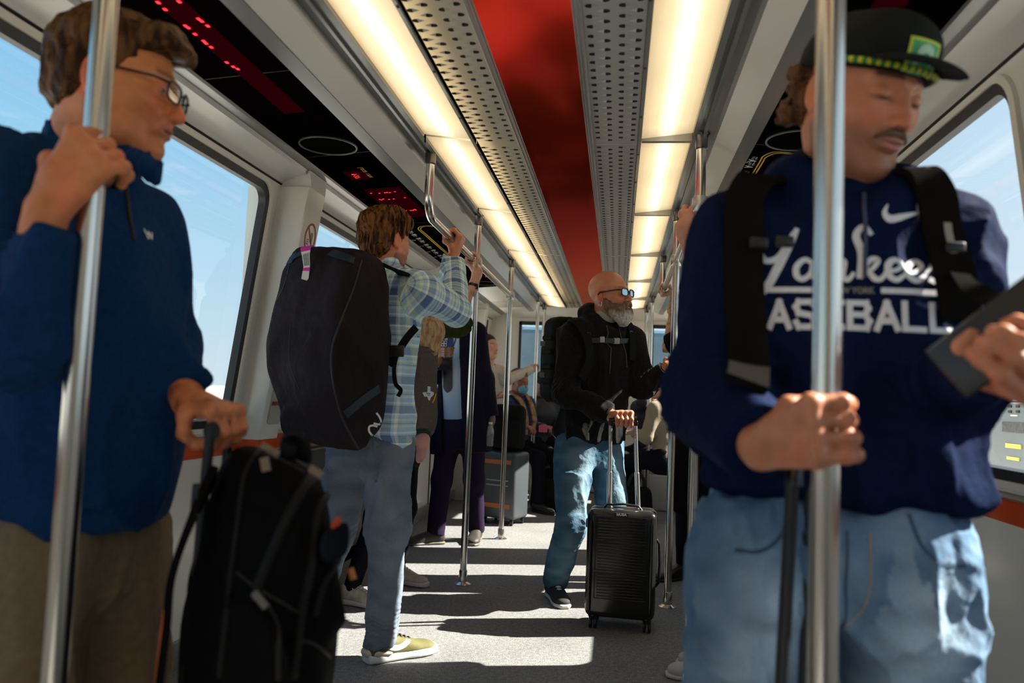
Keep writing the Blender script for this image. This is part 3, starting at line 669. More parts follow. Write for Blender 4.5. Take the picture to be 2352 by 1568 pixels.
    def mesh(s, h, fold=None, lo=None, hi=None):
        l, H = s.bbox(); lo = l if lo is None else np.maximum(l, lo); hi = H if hi is None else np.minimum(H, hi); lo = lo-2.5*h; hi = hi+2.5*h
        n = np.ceil((hi-lo)/h).astype(int)+1; V = np.full(n, 1.0, np.float32); ax = [lo[i]+h*np.arange(n[i]) for i in range(3)]
        for fn, a, b, k, op in s.pr:
            mg = max(2*k, 3*h); i0 = np.clip(np.floor((a-mg-lo)/h).astype(int), 0, n); i1 = np.clip(np.ceil((b+mg-lo)/h).astype(int)+1, 0, n) if op != 'x' else n
            if op == 'x': i0 = np.zeros(3, int)
            if np.any(i1 <= i0): continue
            g = np.stack(np.meshgrid(*[ax[j][i0[j]:i1[j]] for j in range(3)], indexing='ij'), -1); d = fn(g)
            sl = tuple(slice(i0[j], i1[j]) for j in range(3)); c = V[sl].astype(float)
            if op == 'u': m = np.maximum(k-np.abs(c-d), 0)/k; r = np.minimum(c, d)-m*m*k*.25
            elif op == 's': m = np.maximum(k-np.abs(c+d), 0)/k; r = np.maximum(c, -d)+m*m*k*.25
            elif op == 'x': m = np.maximum(k-np.abs(c-d), 0)/k; r = np.maximum(c, d)+m*m*k*.25
            V[sl] = r
        if fold is not None:
            near = np.argwhere(np.abs(V) < .03)
            if len(near): V[tuple(near.T)] -= fold(lo+near*h).astype(np.float32)
        return snets(V, lo, h)
def snets(V, lo, h):
    S = V < 0; cn = [(i, j, k) for i in (0, 1) for j in (0, 1) for k in (0, 1)]
    sh = np.array(V.shape)-1; cnt = np.zeros(sh, np.int8)
    for i, j, k in cn: cnt += S[i:i+sh[0], j:j+sh[1], k:k+sh[2]]
    idx = np.argwhere((cnt > 0) & (cnt < 8))
    if not len(idx): return np.zeros((0, 3)), np.zeros((0, 4), int)
    vals = {c: V[idx[:, 0]+c[0], idx[:, 1]+c[1], idx[:, 2]+c[2]].astype(float) for c in cn}
    acc = np.zeros((len(idx), 3)); num = np.zeros(len(idx))
    for a in cn:
        for d in range(3):
            if a[d] == 0:
                b = list(a); b[d] = 1; b = tuple(b); va, vb = vals[a], vals[b]; cr = (va < 0) != (vb < 0); t = np.where(cr, va/np.where(cr, va-vb, 1), 0)
                q = np.tile(np.array(a, float), (len(idx), 1)); q[:, d] += t; acc += q*cr[:, None]; num += cr
    vs = lo+(idx+acc/num[:, None])*h
    ids = np.full(sh, -1, np.int64); ids[tuple(idx.T)] = np.arange(len(idx)); F_ = []
    for d in range(3):
        o1, o2 = [(1, 2), (2, 0), (0, 1)][d]; sl0 = [slice(None)]*3; sl1 = [slice(None)]*3; sl0[d] = slice(0, -1); sl1[d] = slice(1, None)
        a = S[tuple(sl0)]; b = S[tuple(sl1)]; e = np.argwhere(a != b); e = e[(e[:, o1] > 0) & (e[:, o2] > 0) & (e[:, o1] < sh[o1]) & (e[:, o2] < sh[o2])]
        if not len(e): continue
        ins = a[tuple(e.T)]; q = []
        for da, db in ((-1, -1), (0, -1), (0, 0), (-1, 0)):
            c = e.copy(); c[:, o1] += da; c[:, o2] += db; q.append(ids[tuple(c.T)])
        q = np.stack(q, 1); q[~ins] = q[~ins][:, ::-1]; F_.append(q[(q >= 0).all(1)])
    return vs, np.concatenate(F_)
def smooth_verts(v, f, it=1, lam=.5):
    e = np.concatenate([f[:, [0, 1]], f[:, [1, 2]], f[:, [2, 3]], f[:, [3, 0]]]); n = len(v)
    deg = np.bincount(e[:, 0], minlength=n)+np.bincount(e[:, 1], minlength=n)
    for _ in range(it):
        a = np.stack([np.bincount(e[:, 0], v[e[:, 1], j], n)+np.bincount(e[:, 1], v[e[:, 0], j], n) for j in range(3)], 1)
        v = v+lam*(a/np.maximum(deg, 1)[:, None]-v)
    return v
def to_obj(name, parts, m, parent=None, col=None, uv=None, sm=1):
    "parts: one or several (verts, quads); col: function(points)->rgb; uv: function(points)->uv"
    if isinstance(parts, tuple): parts = [parts]
    parts = [(smooth_verts(v, f, sm), f) for v, f in parts if len(v)]
    V = np.concatenate([p[0] for p in parts]); off = np.cumsum([0]+[len(p[0]) for p in parts]); Fq = np.concatenate([p[1]+off[i] for i, p in enumerate(parts)])
    me = bpy.data.meshes.new(name); me.vertices.add(len(V)); me.vertices.foreach_set('co', V.astype(np.float32).ravel())
    me.loops.add(len(Fq)*4); me.loops.foreach_set('vertex_index', Fq.ravel().astype(np.int32)); me.polygons.add(len(Fq)); me.polygons.foreach_set('loop_start', np.arange(0, len(Fq)*4, 4, dtype=np.int32))
    me.update(); me.validate()
    if col is not None:
        c = np.ones((len(V), 4), np.float32); c[:, :3] = col(V); at = me.color_attributes.new('Col', 'FLOAT_COLOR', 'POINT'); at.data.foreach_set('color', c.ravel())
    if uv is not None:
        q = uv(V); l = me.uv_layers.new(name='UVMap'); idx = np.zeros(len(me.loops), np.int32); me.loops.foreach_get('vertex_index', idx); l.data.foreach_set('uv', q[idx].astype(np.float32).ravel())
    o = link(name, me, m, parent, True); return o
def proj(name, vf, target, org, ux, uy, m, parent, lift=.0015, maxlen=.012, depth=.5, push=.25):
    "lay flat artwork onto a curved surface by rays along the artwork normal"
    v, f = vf; bm = bmesh.new(); bv = [bm.verts.new((a[0], a[1], 0)) for a in v]
    for q in f:
        try: bm.faces.new([bv[i] for i in q])
        except Exception: pass
    bmesh.ops.triangulate(bm, faces=bm.faces[:])
    for _ in range(5):
        es = [e for e in bm.edges if e.calc_length() > maxlen/ (np.linalg.norm(ux))]
        if not es: break
        bmesh.ops.subdivide_edges(bm, edges=es, cuts=1); bmesh.ops.triangulate(bm, faces=[x for x in bm.faces if len(x.verts) > 3])
    tm = target.data; M = target.matrix_world; bpy.context.view_layer.update(); M = target.matrix_world
    bvh = BVHTree.FromPolygons([M @ x.co for x in tm.vertices], [tuple(p.vertices) for p in tm.polygons])
    ux = np.asarray(ux, float); uy = np.asarray(uy, float); n = nrm(np.cross(ux, uy)); bad = []
    for x in bm.verts:
        w = np.asarray(org)+ux*x.co.x+uy*x.co.y+n*push; h = bvh.ray_cast(Vector(w), Vector(-n), depth)
        if h[0] is None: bad.append(x)
        else: x.co = h[0]+Vector(n)*lift
    bmesh.ops.delete(bm, geom=bad, context='VERTS')
    me = bpy.data.meshes.new(name); bm.to_mesh(me); bm.free(); return link(name, me, m, parent, True)
# ------------------------------------------------------------------ people
def frame(f, u=(0, 0, 1)):
    f = nrm(f); r = nrm(np.cross(f, u)); return np.stack([r, f, np.cross(r, f)], 1)
def sstep(x, a, b): t = np.clip((x-a)/(b-a), 0, 1); return t*t*(3-2*t)
def mixc(c, col, w): return c*(1-w[:, None])+np.array(col)*w[:, None]
class Head:
    def __init__(s, c, f, up=(0, 0, 1), sc=1.0): s.c = np.asarray(c, float); s.R = frame(f, up); s.s = sc
    def w(s, *q): return s.c+s.R @ (np.array(q, float)*s.s)
    def l(s, V): return ((V-s.c) @ s.R)/s.s
    def shape(s, neck, closed=False, nose=1.0, jaw=1.0, full=0.0, neckr=.056, ears=True, age=0):
        S = SDF(); w = s.w; k = s.s; R = s.R
        E = lambda q, r, kk=.02, op='u': S.ell(w(*q), np.array(r)*k, R, kk*k, op)
        E((0, -.015, .038), (.076, .098, .085)); E((0, .028, -.015), (.065+full*.004, .070, .082), .03)
        for x in (-1, 1):
            S.chain([w(.052*x, -.005, -.045), w((.040+full*.006)*x, .04, -.083*jaw), w(.008*x, .074, -.100*jaw)], np.array([.02, .019, .016])*k, .03*k)
            E((.040*x, .058, -.024), (.025+full*.003, .022, .022), .025)
            S.cone(w(.012*x, .0905, .024), w(.046*x, .068, .027), .0085*k, .007*k, .012*k)
        E((0, .015, -.075), (.046, .052, .03+full*.012), .03)
        S.cone(w(0, .089, .018), w(0, .110*(1+.05*(nose-1)), -.028), .0075*k, .0105*k*nose, .012*k)
        E((0, .090, -.058), (.030, .015, .020), .02)
        for x in (-1, 1): E((.031*x, .101, .003), (.019, .017, .0125), .012, 's')
        for x in (-1, 1):
            E((.031*x, .0795, .003), (.0165, .0145, .0135), .004)
            if not closed: E((.031*x, .100, .0015), (.0125, .014, .0048), .002, 's')
        E((0, .1135, -.033), (.0115*nose, .0105*nose, .0095*nose), .006)
        for x in (-1, 1): E((.0125*x*nose, .101, -.037), (.0085*nose, .011, .0075), .006); E((.006*x, .108, -.044), (.0035, .006, .003), .003, 's')
        E((0, .1015, -.0600), (.021, .0065, .0052), .006); E((0, .0995, -.0705), (.0195, .0075, .0062), .006)
        E((0, .110, -.0652), (.026, .014, .0012), .003, 's'); E((0, .086, -.098*jaw), (.021, .016, .016), .015)
        if age:
            for x in (-1, 1):
                S.chain([w(.019*x, .1035, -.034), w(.031*x, .095, -.052), w(.036*x, .086, -.074)], [.0022*k*age, .0035*k*age, .002*k*age], .007*k, 's')
                for dz in (-.006, .004, .013): S.cone(w(.052*x, .074, .0+dz*.4), w(.064*x, .058, dz*1.4), .0012*k, .0006*k, .004*k, 's')
                S.cone(w(.018*x, .098, -.012), w(.040*x, .086, -.014), .0022*k, .0012*k, .006*k, 's')
            for z_ in (.048, .060, .072): S.chain([w(-.04, .078, z_), w(0, .091, z_+.002), w(.04, .078, z_)], [.0008*k, .0016*k, .0008*k], .006*k, 's')
        if ears:
            for x in (-1, 1):
                E((.0775*x, -.012, -.006), (.008, .0185, .031), .006); E((.0755*x, -.004, -.030), (.007, .010, .011), .006)
                E((.0875*x, -.006, -.002), (.008, .0105, .020), .006, 's')
        S.cone(w(0, -.022, -.055), neck, neckr*k, neckr*1.06*k, .03*k)
        return S
    def col(s, base, lip=(.42, .14, .12), brow=None, stub=None, red=.25, lid=None):
        def f(V):
            q = s.l(V); c = np.tile(np.array(base, float), (len(V), 1)); x, y, z = np.abs(q[:, 0]), q[:, 1], q[:, 2]
            ink = q[:, 2] > -.16
            rd = np.exp(-((x-.04)/.02)**2-((z+.028)/.018)**2)*(y > .03)+np.exp(-(x/.014)**2-((z+.032)/.014)**2)*(y > .09)+.8*((x > .068) & (y > -.04) & (y < .02) & (z > -.05) & (z < .035))
            c = mixc(c, np.array(base)*[1.15, .62, .55], np.clip(rd*red*2, 0, .8)*ink)
            w = np.exp(-(x/.022)**4-((z+.0655)/.0095)**4)*(y > .093); c = mixc(c, lip, w)
            if stub is not None:
                w = sstep(-z, .040, .062)*(y > -.03+0*z)*(z > -.125)*(1-np.exp(-(x/.018)**4-((z+.066)/.008)**4)); m = np.exp(-(x/.03)**4-((z+.051)/.007)**2)*(y > .085)
                c = mixc(c, stub[0], np.clip(w*stub[1]*(y > -.01-.0*z), 0, 1)); c = mixc(c, stub[0], m*min(1, stub[1]*1.9))
            if brow is not None:
                w = (sstep(x, .009, .014)*(1-sstep(x, .046, .052)))*np.exp(-((z-.0285-.06*(.03-np.abs(x-.03)))/.0045)**2)*(y > .05); c = mixc(c, brow, w*.85)
            if lid is not None:
                w = np.exp(-((x-.031)/.017)**4-((z+.004)/.0035)**2)*(y > .07); c = mixc(c, lid, w*.8)
            return c
        return f
    def eyes(s, parent, iris=(.10, .16, .2), look=(0, 0)):
        for x in (-1, 1):
            e = MB(); e.ball(s.w(.031*x, .0808, .0022), .0122*s.s, 12); e.cur = 1; e.ball(s.w((.031+look[0])*x, .0895, .0022+look[1]), .0048*s.s, 8)
            e.build('eye', [mat('eye white', (.62, .58, .54), .2), mat('iris %.2f' % iris[2], iris, .1)], parent, True)
def hair_mat(name, col, col2): return mat(name, col, .42, var=(60, .10, (1, 1, .22)), col2=col2, bump=[(70, 1.0, .010, (1, 1, .2)), (200, .8, .003, (1, 1, .2))], spec=.12)
def fingers(S, joints, r0=.0098, r1=.0078, k=.006):
    for J in joints:
        n = len(J); S.chain(J, [r0+(r1-r0)*i/(n-1) for i in range(n)], k)
        for i in range(1, n-1): S.ell(J[i], (r0+(r1-r0)*i/(n-1))*1.10, None, .004)
def grip(S, pc, axis, r, palm, wrap, sc=1.0, thumb=1, bend=0.0, wl=.078, th_in=0.0):
    "closed hand round a bar; axis points to the index side; returns wrist point"
    a = nrm(axis); n = np.asarray(palm, float); n = nrm(n-a*(n @ a)); t = np.asarray(wrap, float); t = t-a*(t @ a)-n*(t @ n); t = nrm(t); pc = np.asarray(pc, float)
    pt = lambda phi, rad, al: pc+a*al*sc+(n*math.cos(math.radians(phi))+t*math.sin(math.radians(phi)))*(r+rad*sc)
    W = pc+n*(r+.026*sc)-t*wl*sc-a*(.008+bend)*sc; J = []
    for i, (al, L) in enumerate(((.033, 1.0), (.012, 1.08), (-.010, 1.0), (-.031, .85))):
        mcp = pt(32, .023, al*1.02); J.append([mcp, pt(32+58*L, .017, al), pt(32+112*L, .012, al*.97), pt(32+158*L, .0105, al*.95)])
        S.cone(W+a*al*.35*sc, mcp, .017*sc, .0125*sc, .014*sc)
        S.ell(mcp, .0128*sc, None, .006)
    fingers(S, J, .0098*sc, .0082*sc, .005)
    S.ell(pc+n*(r+.020*sc)-t*.035*sc, np.array([.022, .022, .022])*sc, None, .02)
    tb = W+t*.018*sc+a*.022*sc-n*.006*sc; T = [tb, pt(-58, .022, .036+th_in), pt(-108, .014, .040+th_in), pt(-160, .0115, .032+th_in)]
    S.chain(T, [.0165*sc, .0135*sc, .0108*sc, .009*sc], .008)
    return W
def openhand(S, W, fdir, palmn, sc=1.0, curl=.35, thumb=None, spread=.012, side=1):
    "relaxed hand; fdir finger direction, palmn palm normal; side=+1 thumb on cross(fdir,palmn)"
    f = nrm(fdir); pn = np.asarray(palmn, float); pn = nrm(pn-f*(pn @ f)); l = np.cross(f, pn)*side; W = np.asarray(W, float)
    for i, (al, L) in enumerate(((.030, .95), (.010, 1.05), (-.010, 1.0), (-.029, .8))):
        al *= sc; mcp = W+f*(.086 if i in (0, 1) else .080)*sc+l*al; S.cone(W+l*al*.4, mcp, .016*sc, .0125*sc, .014*sc); d = nrm(f+l*al*spread/sc*8); J = [mcp]; ang = .25+curl*.5
        for seg in (.042, .026, .021):
            q = d*math.cos(ang)+pn*math.sin(ang); J.append(J[-1]+q*seg*L*sc); ang += curl*(1.0 if seg > .03 else .8)
        fingers(S, [J], .0095*sc, .0075*sc, .004)
    if thumb is None: thumb = [W+f*.02*sc+l*.018*sc, W+f*.05*sc+l*.045*sc+pn*.018*sc, W+f*.078*sc+l*.052*sc+pn*.032*sc, W+f*.100*sc+l*.048*sc+pn*.040*sc]
    S.chain(thumb, [.016*sc, .0125*sc, .0105*sc, .0085*sc], .008)
def wrinkle(p, amp, sx=(7, 7, 3), seed=0, warp=.6):
    q = p*np.array(sx); q = q+warp*np.stack([vnoise(q*.7+5, seed), vnoise(q*.7+9, seed+1), vnoise(q*.7+13, seed+2)], -1)
    n = vnoise(q, seed+3); n2 = vnoise(q*2.1+3, seed+4); return amp*((1-2.4*np.abs(n)**.8)*.75+(1-2.2*np.abs(n2))*.35)*(.45+.55*sstep(vnoise(p*3.3, seed+6), -.4, .5))
def rings(p, joint, axis, amp, lam=.034, w=.09, seed=0):
    q = p-np.asarray(joint); a = nrm(axis); t = q @ a; d2 = (q*q).sum(-1); s_ = np.sin(2*math.pi*t/lam+3.2*vnoise(p*9, seed)+2.2*vnoise(p*24, seed+1))
    return amp*.8*np.exp(-d2/(w*w))*(.6-1.4*np.abs(s_)**.7)*(.5+.5*vnoise(p*14, seed+3))
def near_bone(V, bones):
    "index of nearest segment with arc coordinates (around, along)"
    best = np.full(len(V), 1e9); uv = np.zeros((len(V), 2)); idx = np.zeros(len(V), int)
    for i, (a, b, r, ref) in enumerate(bones):
        a = np.asarray(a, float); b = np.asarray(b, float); ab = b-a; L = np.linalg.norm(ab); t = np.clip((V-a) @ ab/L**2, 0, 1); q = V-a-t[:, None]*ab; d = np.linalg.norm(q, axis=1)-r
        u = nrm(np.asarray(ref, float)-ab*(ab @ ref)/L**2); w = np.cross(ab/L, u); ang = np.arctan2(q @ w, q @ u); m = d < best
        best = np.where(m, d, best); idx = np.where(m, i, idx); tt = (V-a) @ ab/L; uv[m, 0] = ang[m]*r; uv[m, 1] = tt[m]+i*.037
    return idx, uv
def torso_loft(S, pel, neck, f, prof, k=.03, e=0.0, top=None, exp=2.3):
    "prof: (fraction up from pelvis to neck, half width, half depth, forward shift)"
    pel = np.asarray(pel, float); neck = np.asarray(neck, float); ax = neck-pel; r = nrm(np.cross(f, (0, 0, 1))); fr = nrm(np.cross((0, 0, 1), r))
    S.loft([(pel+ax*t+fr*s_, a+e, b+e) for t, a, b, s_ in prof], r, fr, k, 'u', exp)
def shoe(parent, ank, d, upm, solem, L=.29, lacem=None, heel=.022, floor=0.0, w=.047, h=2.6, lab=None, high=.085, toe_up=0.0):
    d = nrm([d[0], d[1], 0]); r = nrm(np.cross(d, (0, 0, 1))); hl = np.array([ank[0], ank[1], 0])-d*.065; up = V3(0, 0, 1); z0 = floor
    P_ = lambda t, z, sft=0: V3(*hl)+d*L*t+up*(z0+z)+r*sft
    U = SDF()
    U.loft([(P_(.02, .045), w*.70, .030), (P_(.12, .050), w*.78, .040), (P_(.3, .052), w*.80, .045), (P_(.5, .043), w*.86, .040), (P_(.72, .030), w*.97, .030), (P_(.9, .026), w*.82, .024), (P_(.985, .022), w*.45, .016)], r, up, .01, 'u', 2.4, .012)
    U.cone(P_(.14, .05), P_(.16, high), w*.78, w*.80, .02); U.cone(P_(.30, .06), P_(.17, high-.01), w*.6, w*.7, .03)
    U.plane(P_(0, high+.004), (-.25*d+up)); U.plane(P_(0, heel*.7), -up, .002)
    o = to_obj('shoe', U.mesh(.0045 if h > 2 else .006), upm, parent, sm=2)
    if lab: o['label'] = lab
    B = SDF(); B.loft([(P_(0, heel*.5), w*.70, heel*.5), (P_(.1, heel*.5), w*.86, heel*.5), (P_(.3, heel*.5), w*.84, heel*.5), (P_(.5, heel*.48), w*.86, heel*.48), (P_(.72, heel*.45), w*1.06, heel*.45), (P_(.9, heel*.45), w*.92, heel*.45), (P_(1.01, heel*.45), w*.5, heel*.42)], r, up, .004, 'u', 4.0, .004)
    to_obj('sole', B.mesh(.0045 if h > 2 else .006), solem, o)
    if lacem is not None:
        lc = MB()
        for i in range(5):
            t = .34+i*.062; z = .105-.42*(t-.3)*.24; zc = .052+.040+.013-(t-.34)*.13
            lc.tube([P_(t, zc-.016, -w*.50), P_(t+.012, zc, -w*.2), P_(t+.018, zc+.003, 0), P_(t+.012, zc, w*.2), P_(t, zc-.016, w*.50)], .0036, 6)
            lc.tube([P_(t, zc-.014, -w*.45), P_(t+.03, zc+.002, 0), P_(t+.05, zc-.020, w*.45)], .0025, 6)
        for sx in (-1, 1): lc.tube([P_(.33, .098, 0), P_(.30, .118, .018*sx), P_(.33, .100, .03*sx), P_(.36, .082, .034*sx)], .0025, 6)
        lc.build('shoelace', lacem, o, True)
    return o
def glasses(parent, H, m, lens, half=.0, lw=.026, lh=.017, dy=0.0, th=.0022, dz=0.0):
    g = MB(); w = H.w
    for x in (-1, 1):
        cx = .033*x; pts = []
        for i in range(25):
            a = 2*math.pi*i/24; ex = 3.2; c_, s_ = math.cos(a), math.sin(a); rx = abs(c_)**(2/ex)*math.copysign(1, c_)*lw; rz = abs(s_)**(2/ex)*math.copysign(1, s_)*lh
            pts.append(w(cx+rx, .108+dy-abs(cx+rx)*.14, .001+dz+rz))
        g.tube(pts, th*H.s, 8, False)
        g.tube([w(.033*x+lw*x, .102+dy, .010+dz), w(.078*x, .085, .010+dz), w(.083*x, -.005, .008+dz), w(.080*x, -.022, -.008)], [th*1.2*H.s]*4, 8, True)
    g.tube([w(-.008, .1075+dy, .004+dz), w(0, .111+dy, .007+dz), w(.008, .1075+dy, .004+dz)], th*H.s, 8)
    o = g.build('glasses', m, parent, True)
    l = MB()
    for x in (-1, 1):
        pts = []
        for i in range(24):
            a = 2*math.pi*i/24; c_, s_ = math.cos(a), math.sin(a); rx = abs(c_)**(2/3.2)*math.copysign(1, c_)*lw*.97; rz = abs(s_)**(2/3.2)*math.copysign(1, s_)*lh*.97
            pts.append(w(.033*x+rx, .1075+dy-abs(.033*x+rx)*.14, .001+dz+rz))
        l.add(pts, [tuple(range(24))])
    l.build('lens', lens, o); return o
def strap(name, pts, w, th, m, parent, face, n=6):
    "flat webbing ribbon through world points; face = outward direction(s)"
    p = [np.asarray(x, float) for x in pts]; q = []; mI = len(p)
    for i in range(mI-1):
        p0, p1, p2, p3 = p[max(i-1, 0)], p[i], p[i+1], p[min(i+2, mI-1)]
        for k in range(n): t = k/n; q.append(.5*((2*p1)+(-p0+p2)*t+(2*p0-5*p1+4*p2-p3)*t*t+(-p0+3*p1-3*p2+p3)*t**3))
    q.append(p[-1]); fs = face if isinstance(face, list) else [face]*mI; vs = []; fc = []
    for i, c in enumerate(q):
        tg = nrm(q[min(i+1, len(q)-1)]-q[max(i-1, 0)]); k = i/n; a = min(int(k), mI-2); nn = np.asarray(fs[a], float)*(1-(k-a))+np.asarray(fs[a+1], float)*(k-a); nn = nrm(nn-tg*(nn @ tg)); l = np.cross(tg, nn)
        vs += [c+l*w/2+nn*th, c-l*w/2+nn*th, c-l*w/2, c+l*w/2]
    for i in range(len(q)-1):
        for j in range(4): fc.append((4*i+j, 4*i+(j+1) % 4, 4*i+4+(j+1) % 4, 4*i+4+j))
    fc += [(0, 1, 2, 3), tuple(4*(len(q)-1)+j for j in (3, 2, 1, 0))]
    mb = MB(); mb.add(vs, fc); return mb.build(name, m, parent, True)
def limb_ik(a, b, l1, l2, hint):
    "middle joint for a two-bone limb from a to b bent towards hint"
    a = np.asarray(a, float); b = np.asarray(b, float); d = b-a; L = min(np.linalg.norm(d), (l1+l2)*.999); u = nrm(d); x = (l1*l1-l2*l2+L*L)/(2*L); h = math.sqrt(max(l1*l1-x*x, 0)); v = np.asarray(hint, float)-a; v = nrm(v-u*(v @ u)); return a+u*x+v*h
def simple_body(spec, parent_label, cat='person'):
    pass
def _hull(s, pts, k=.012, kk=.02, op='u', grow=None):
    grow = k*1.1 if grow is None else grow
    bm = bmesh.new(); vs = [bm.verts.new(tuple(map(float, p))) for p in pts]; bmesh.ops.convex_hull(bm, input=vs); bm.normal_update()
    c0 = np.mean(np.array(pts, float), 0); N_, D_ = [], []
    for f in bm.faces:
        n = np.array(f.normal); d = n @ np.array(f.verts[0].co)
        if n @ c0-d > 0: n, d = -n, -d
        if not any(abs(n @ m-1) < 2e-4 and abs(d-e) < 1e-3 for m, e in zip(N_, D_)): N_.append(n); D_.append(d)
    bm.free(); N_ = np.array(N_); D_ = np.array(D_)
    def fn(p):
        q = p @ N_.T-D_; m = q.max(-1); return m+k*np.log(np.exp((q-m[..., None])/k).sum(-1))-grow
    a = np.array(pts, float); return s._a(fn, a.min(0), a.max(0), kk, op)
SDF.hull = _hull
MEN = [(-.10, .172, .125, .0), (.02, .176, .132, 0), (.2, .168, .130, .004), (.42, .172, .130, .010), (.66, .190, .130, .006), (.84, .180, .112, -.004), (.97, .115, .085, -.006), (1.03, .07, .065, 0)]
WOM = [(-.10, .165, .115, .0), (.02, .165, .118, 0), (.25, .142, .108, .004), (.48, .150, .115, .012), (.66, .160, .120, .012), (.84, .152, .100, -.002), (.97, .100, .075, -.006), (1.03, .06, .055, 0)]
def std(x, y, f, H=1.78, z0=0.0):
    k = H/1.78; f = nrm([f[0], f[1], 0]); r = nrm(np.cross(f, (0, 0, 1))); o = V3(x, y, z0); d = dict(f=f, r=r, k=k)
    d['pel'] = o+V3(0, 0, .93*k); d['neck'] = o+V3(0, 0, 1.49*k)-f*.01; d['hc'] = o+V3(0, 0, 1.655*k)+f*.02
    for s, n in ((1, 'R'), (-1, 'L')):
        d['sh'+n] = o+r*s*.185*k+V3(0, 0, 1.425*k); d['el'+n] = d['sh'+n]+r*s*.05*k-V3(0, 0, .29*k)-f*.02; d['wr'+n] = d['el'+n]-V3(0, 0, .25*k)+f*.05
        d['hip'+n] = o+r*s*.09*k+V3(0, 0, .90*k); d['kn'+n] = o+r*s*.105*k+V3(0, 0, .50*k)+f*.02; d['an'+n] = o+r*s*.11*k+V3(0, 0, .09*k); d['ft'+n] = nrm(f+r*s*.25)
    return d
def build_person(lab, J, head, skin, hands=None, top=None, pants=None, shoes=None, hv=.003, cv=.02, tv=.006, headshape=None, headcol=None, bodyskin=None, handcol=None, hvh=None, neckr=.056, group=None):
    k = J['k']; parts = []
    if head is not None:
        H = head; S = H.shape(J['neck'], neckr=neckr, **(headshape or {})); parts.append(S.mesh(hv))
    hs = {}
    for n in 'RL':
        if hands and n in hands:
            S = SDF(); W = hands[n](S); J['wr'+n] = W; d = nrm(J['el'+n]-W); S.cone(W, W+d*.03*k, .024*k, .026*k, .02); S.cone(W+d*.03*k, W+d*.15*k, .026*k, .034*k, .02)
            parts.append(S.mesh(hvh or hv))
    C = SDF(); torso_loft(C, J['pel'], J['neck'], J['f'], [(t, a-.02, b-.02, s_) for t, a, b, s_ in (top or {}).get('prof', MEN)], e=-.02)
    for n in 'RL':
        C.cone(J['sh'+n], J['el'+n], .038*k, .030*k, .03); C.cone(J['el'+n], J['wr'+n], .030*k, .022*k)
        C.cone(J['pel']*.5+J['hip'+n]*.5, J['hip'+n], .08*k, .07*k, .03); C.cone(J['hip'+n], J['kn'+n], .065*k, .045*k, .03); C.cone(J['kn'+n], J['an'+n], .042*k, .028*k, .03)
    parts.append(C.mesh(cv))
    hc = (head.col(skin, **(headcol or {})) if head is not None else None)
    def colf(V):
        c = np.tile(np.array(skin, float), (len(V), 1)); m = np.zeros(len(V), bool)
        if hc is not None: m = np.linalg.norm(V-head.c, axis=1) < .19; c[m] = hc(V[m])
        q = V[~m]; k1 = np.clip(.45*vnoise(q*55, 31)+.35*vnoise(q*23, 37), 0, .5); k2 = np.clip(-.5*vnoise(q*55, 31), 0, .35); c[~m] = mixc(mixc(c[~m], np.array(skin)*[1.05, .62, .6], k1), np.array(skin)*[.62, .5, .45], k2)
        if handcol is not None: c[~m] = handcol(V[~m], c[~m])
        return c
    body = to_obj('person', parts, bodyskin or mat('skin', skin, .45, attr=True, var=(26, .13), bump=[(160, .25, .0008)], sss=0), None, col=colf, sm=1)
    tag(body, lab, 'person', group)
    if top:
        e = top.get('e', 0.0); S = SDF(); prof = top.get('prof', MEN)
        torso_loft(S, J['pel'], J['neck'], J['f'], prof, e=e, k=.03)
        sr = np.array(top.get('sleeve', (.072, .060, .043)))*k; fe = {}
        for n in 'RL':
            S.cone(J['sh'+n]*.45+(J['neck']-V3(0, 0, .03))*.55, J['sh'+n], (.058+e)*k, (.066+e)*k, .05); full = top.get('len', 1.0); cut = top.get('cut'+n, full)
            el, wr = J['el'+n], J['wr'+n]
            if cut >= 1: 
                w2 = wr+(el-wr)*top.get('cuff', .10)
                S.cone(J['sh'+n], el, sr[0], sr[1], .04); S.cone(el, w2, sr[1], sr[2], .03, cut='b')
                if top.get('band'): S.cone(w2+(el-wr)*.16, w2-(el-wr)*.02, sr[2]*.94, sr[2]*.80, .006, cut='b')
            else: S.cone(J['sh'+n], J['sh'+n]+(el-J['sh'+n])*cut, sr[0], sr[1], .04, cut='b')
        if 'extra' in top: top['extra'](S, J)
        S.cone(J['neck']-V3(0, 0, .01), J['neck']+V3(0, 0, .12)+(head.c-J['neck'])*.1 if head is not None else J['neck']+V3(0, 0, .12), .058*k, .062*k, .006, 's') if top.get('open', True) else None
        am = top.get('fold', .006); sd_ = top.get('seed', 1); sc = tuple(np.array(top.get('scale', (6, 6, 3.2)))*1.5)
        def fold(p):
            d = wrinkle(p, am, sc, sd_)
            for n in 'RL':
                d = d+rings(p, J['el'+n], J['wr'+n]-J['sh'+n]*0-J['el'+n]*1.0+ (J['el'+n]-J['sh'+n])*.5, am*1.0, .045*k, .10, sd_+5)
                d = d+rings(p, J['wr'+n]+(J['el'+n]-J['wr'+n])*.35, J['wr'+n]-J['el'+n], am*.5, .04*k, .08, sd_+9)
            return d
        bones = [(J['pel'], J['neck'], .13, J['f'])]
        for n in 'RL': bones += [(J['sh'+n], J['el'+n], .05, J['f']), (J['el'+n], J['wr'+n], .045, J['f'])]
        def uvf(V):
            i, q = near_bone(V, bones); t = i == 0; rr = (V-J['neck']) @ J['r']; q[t, 0] = rr[t]; q[t, 1] = (V[t]-J['neck']) @ V3(0, 0, 1); return q
        top['obj'] = to_obj(top.get('name', 'sweater'), S.mesh(tv, fold), top['mat'], body, uv=uvf, sm=top.get('sm', 1), col=top.get('col'))
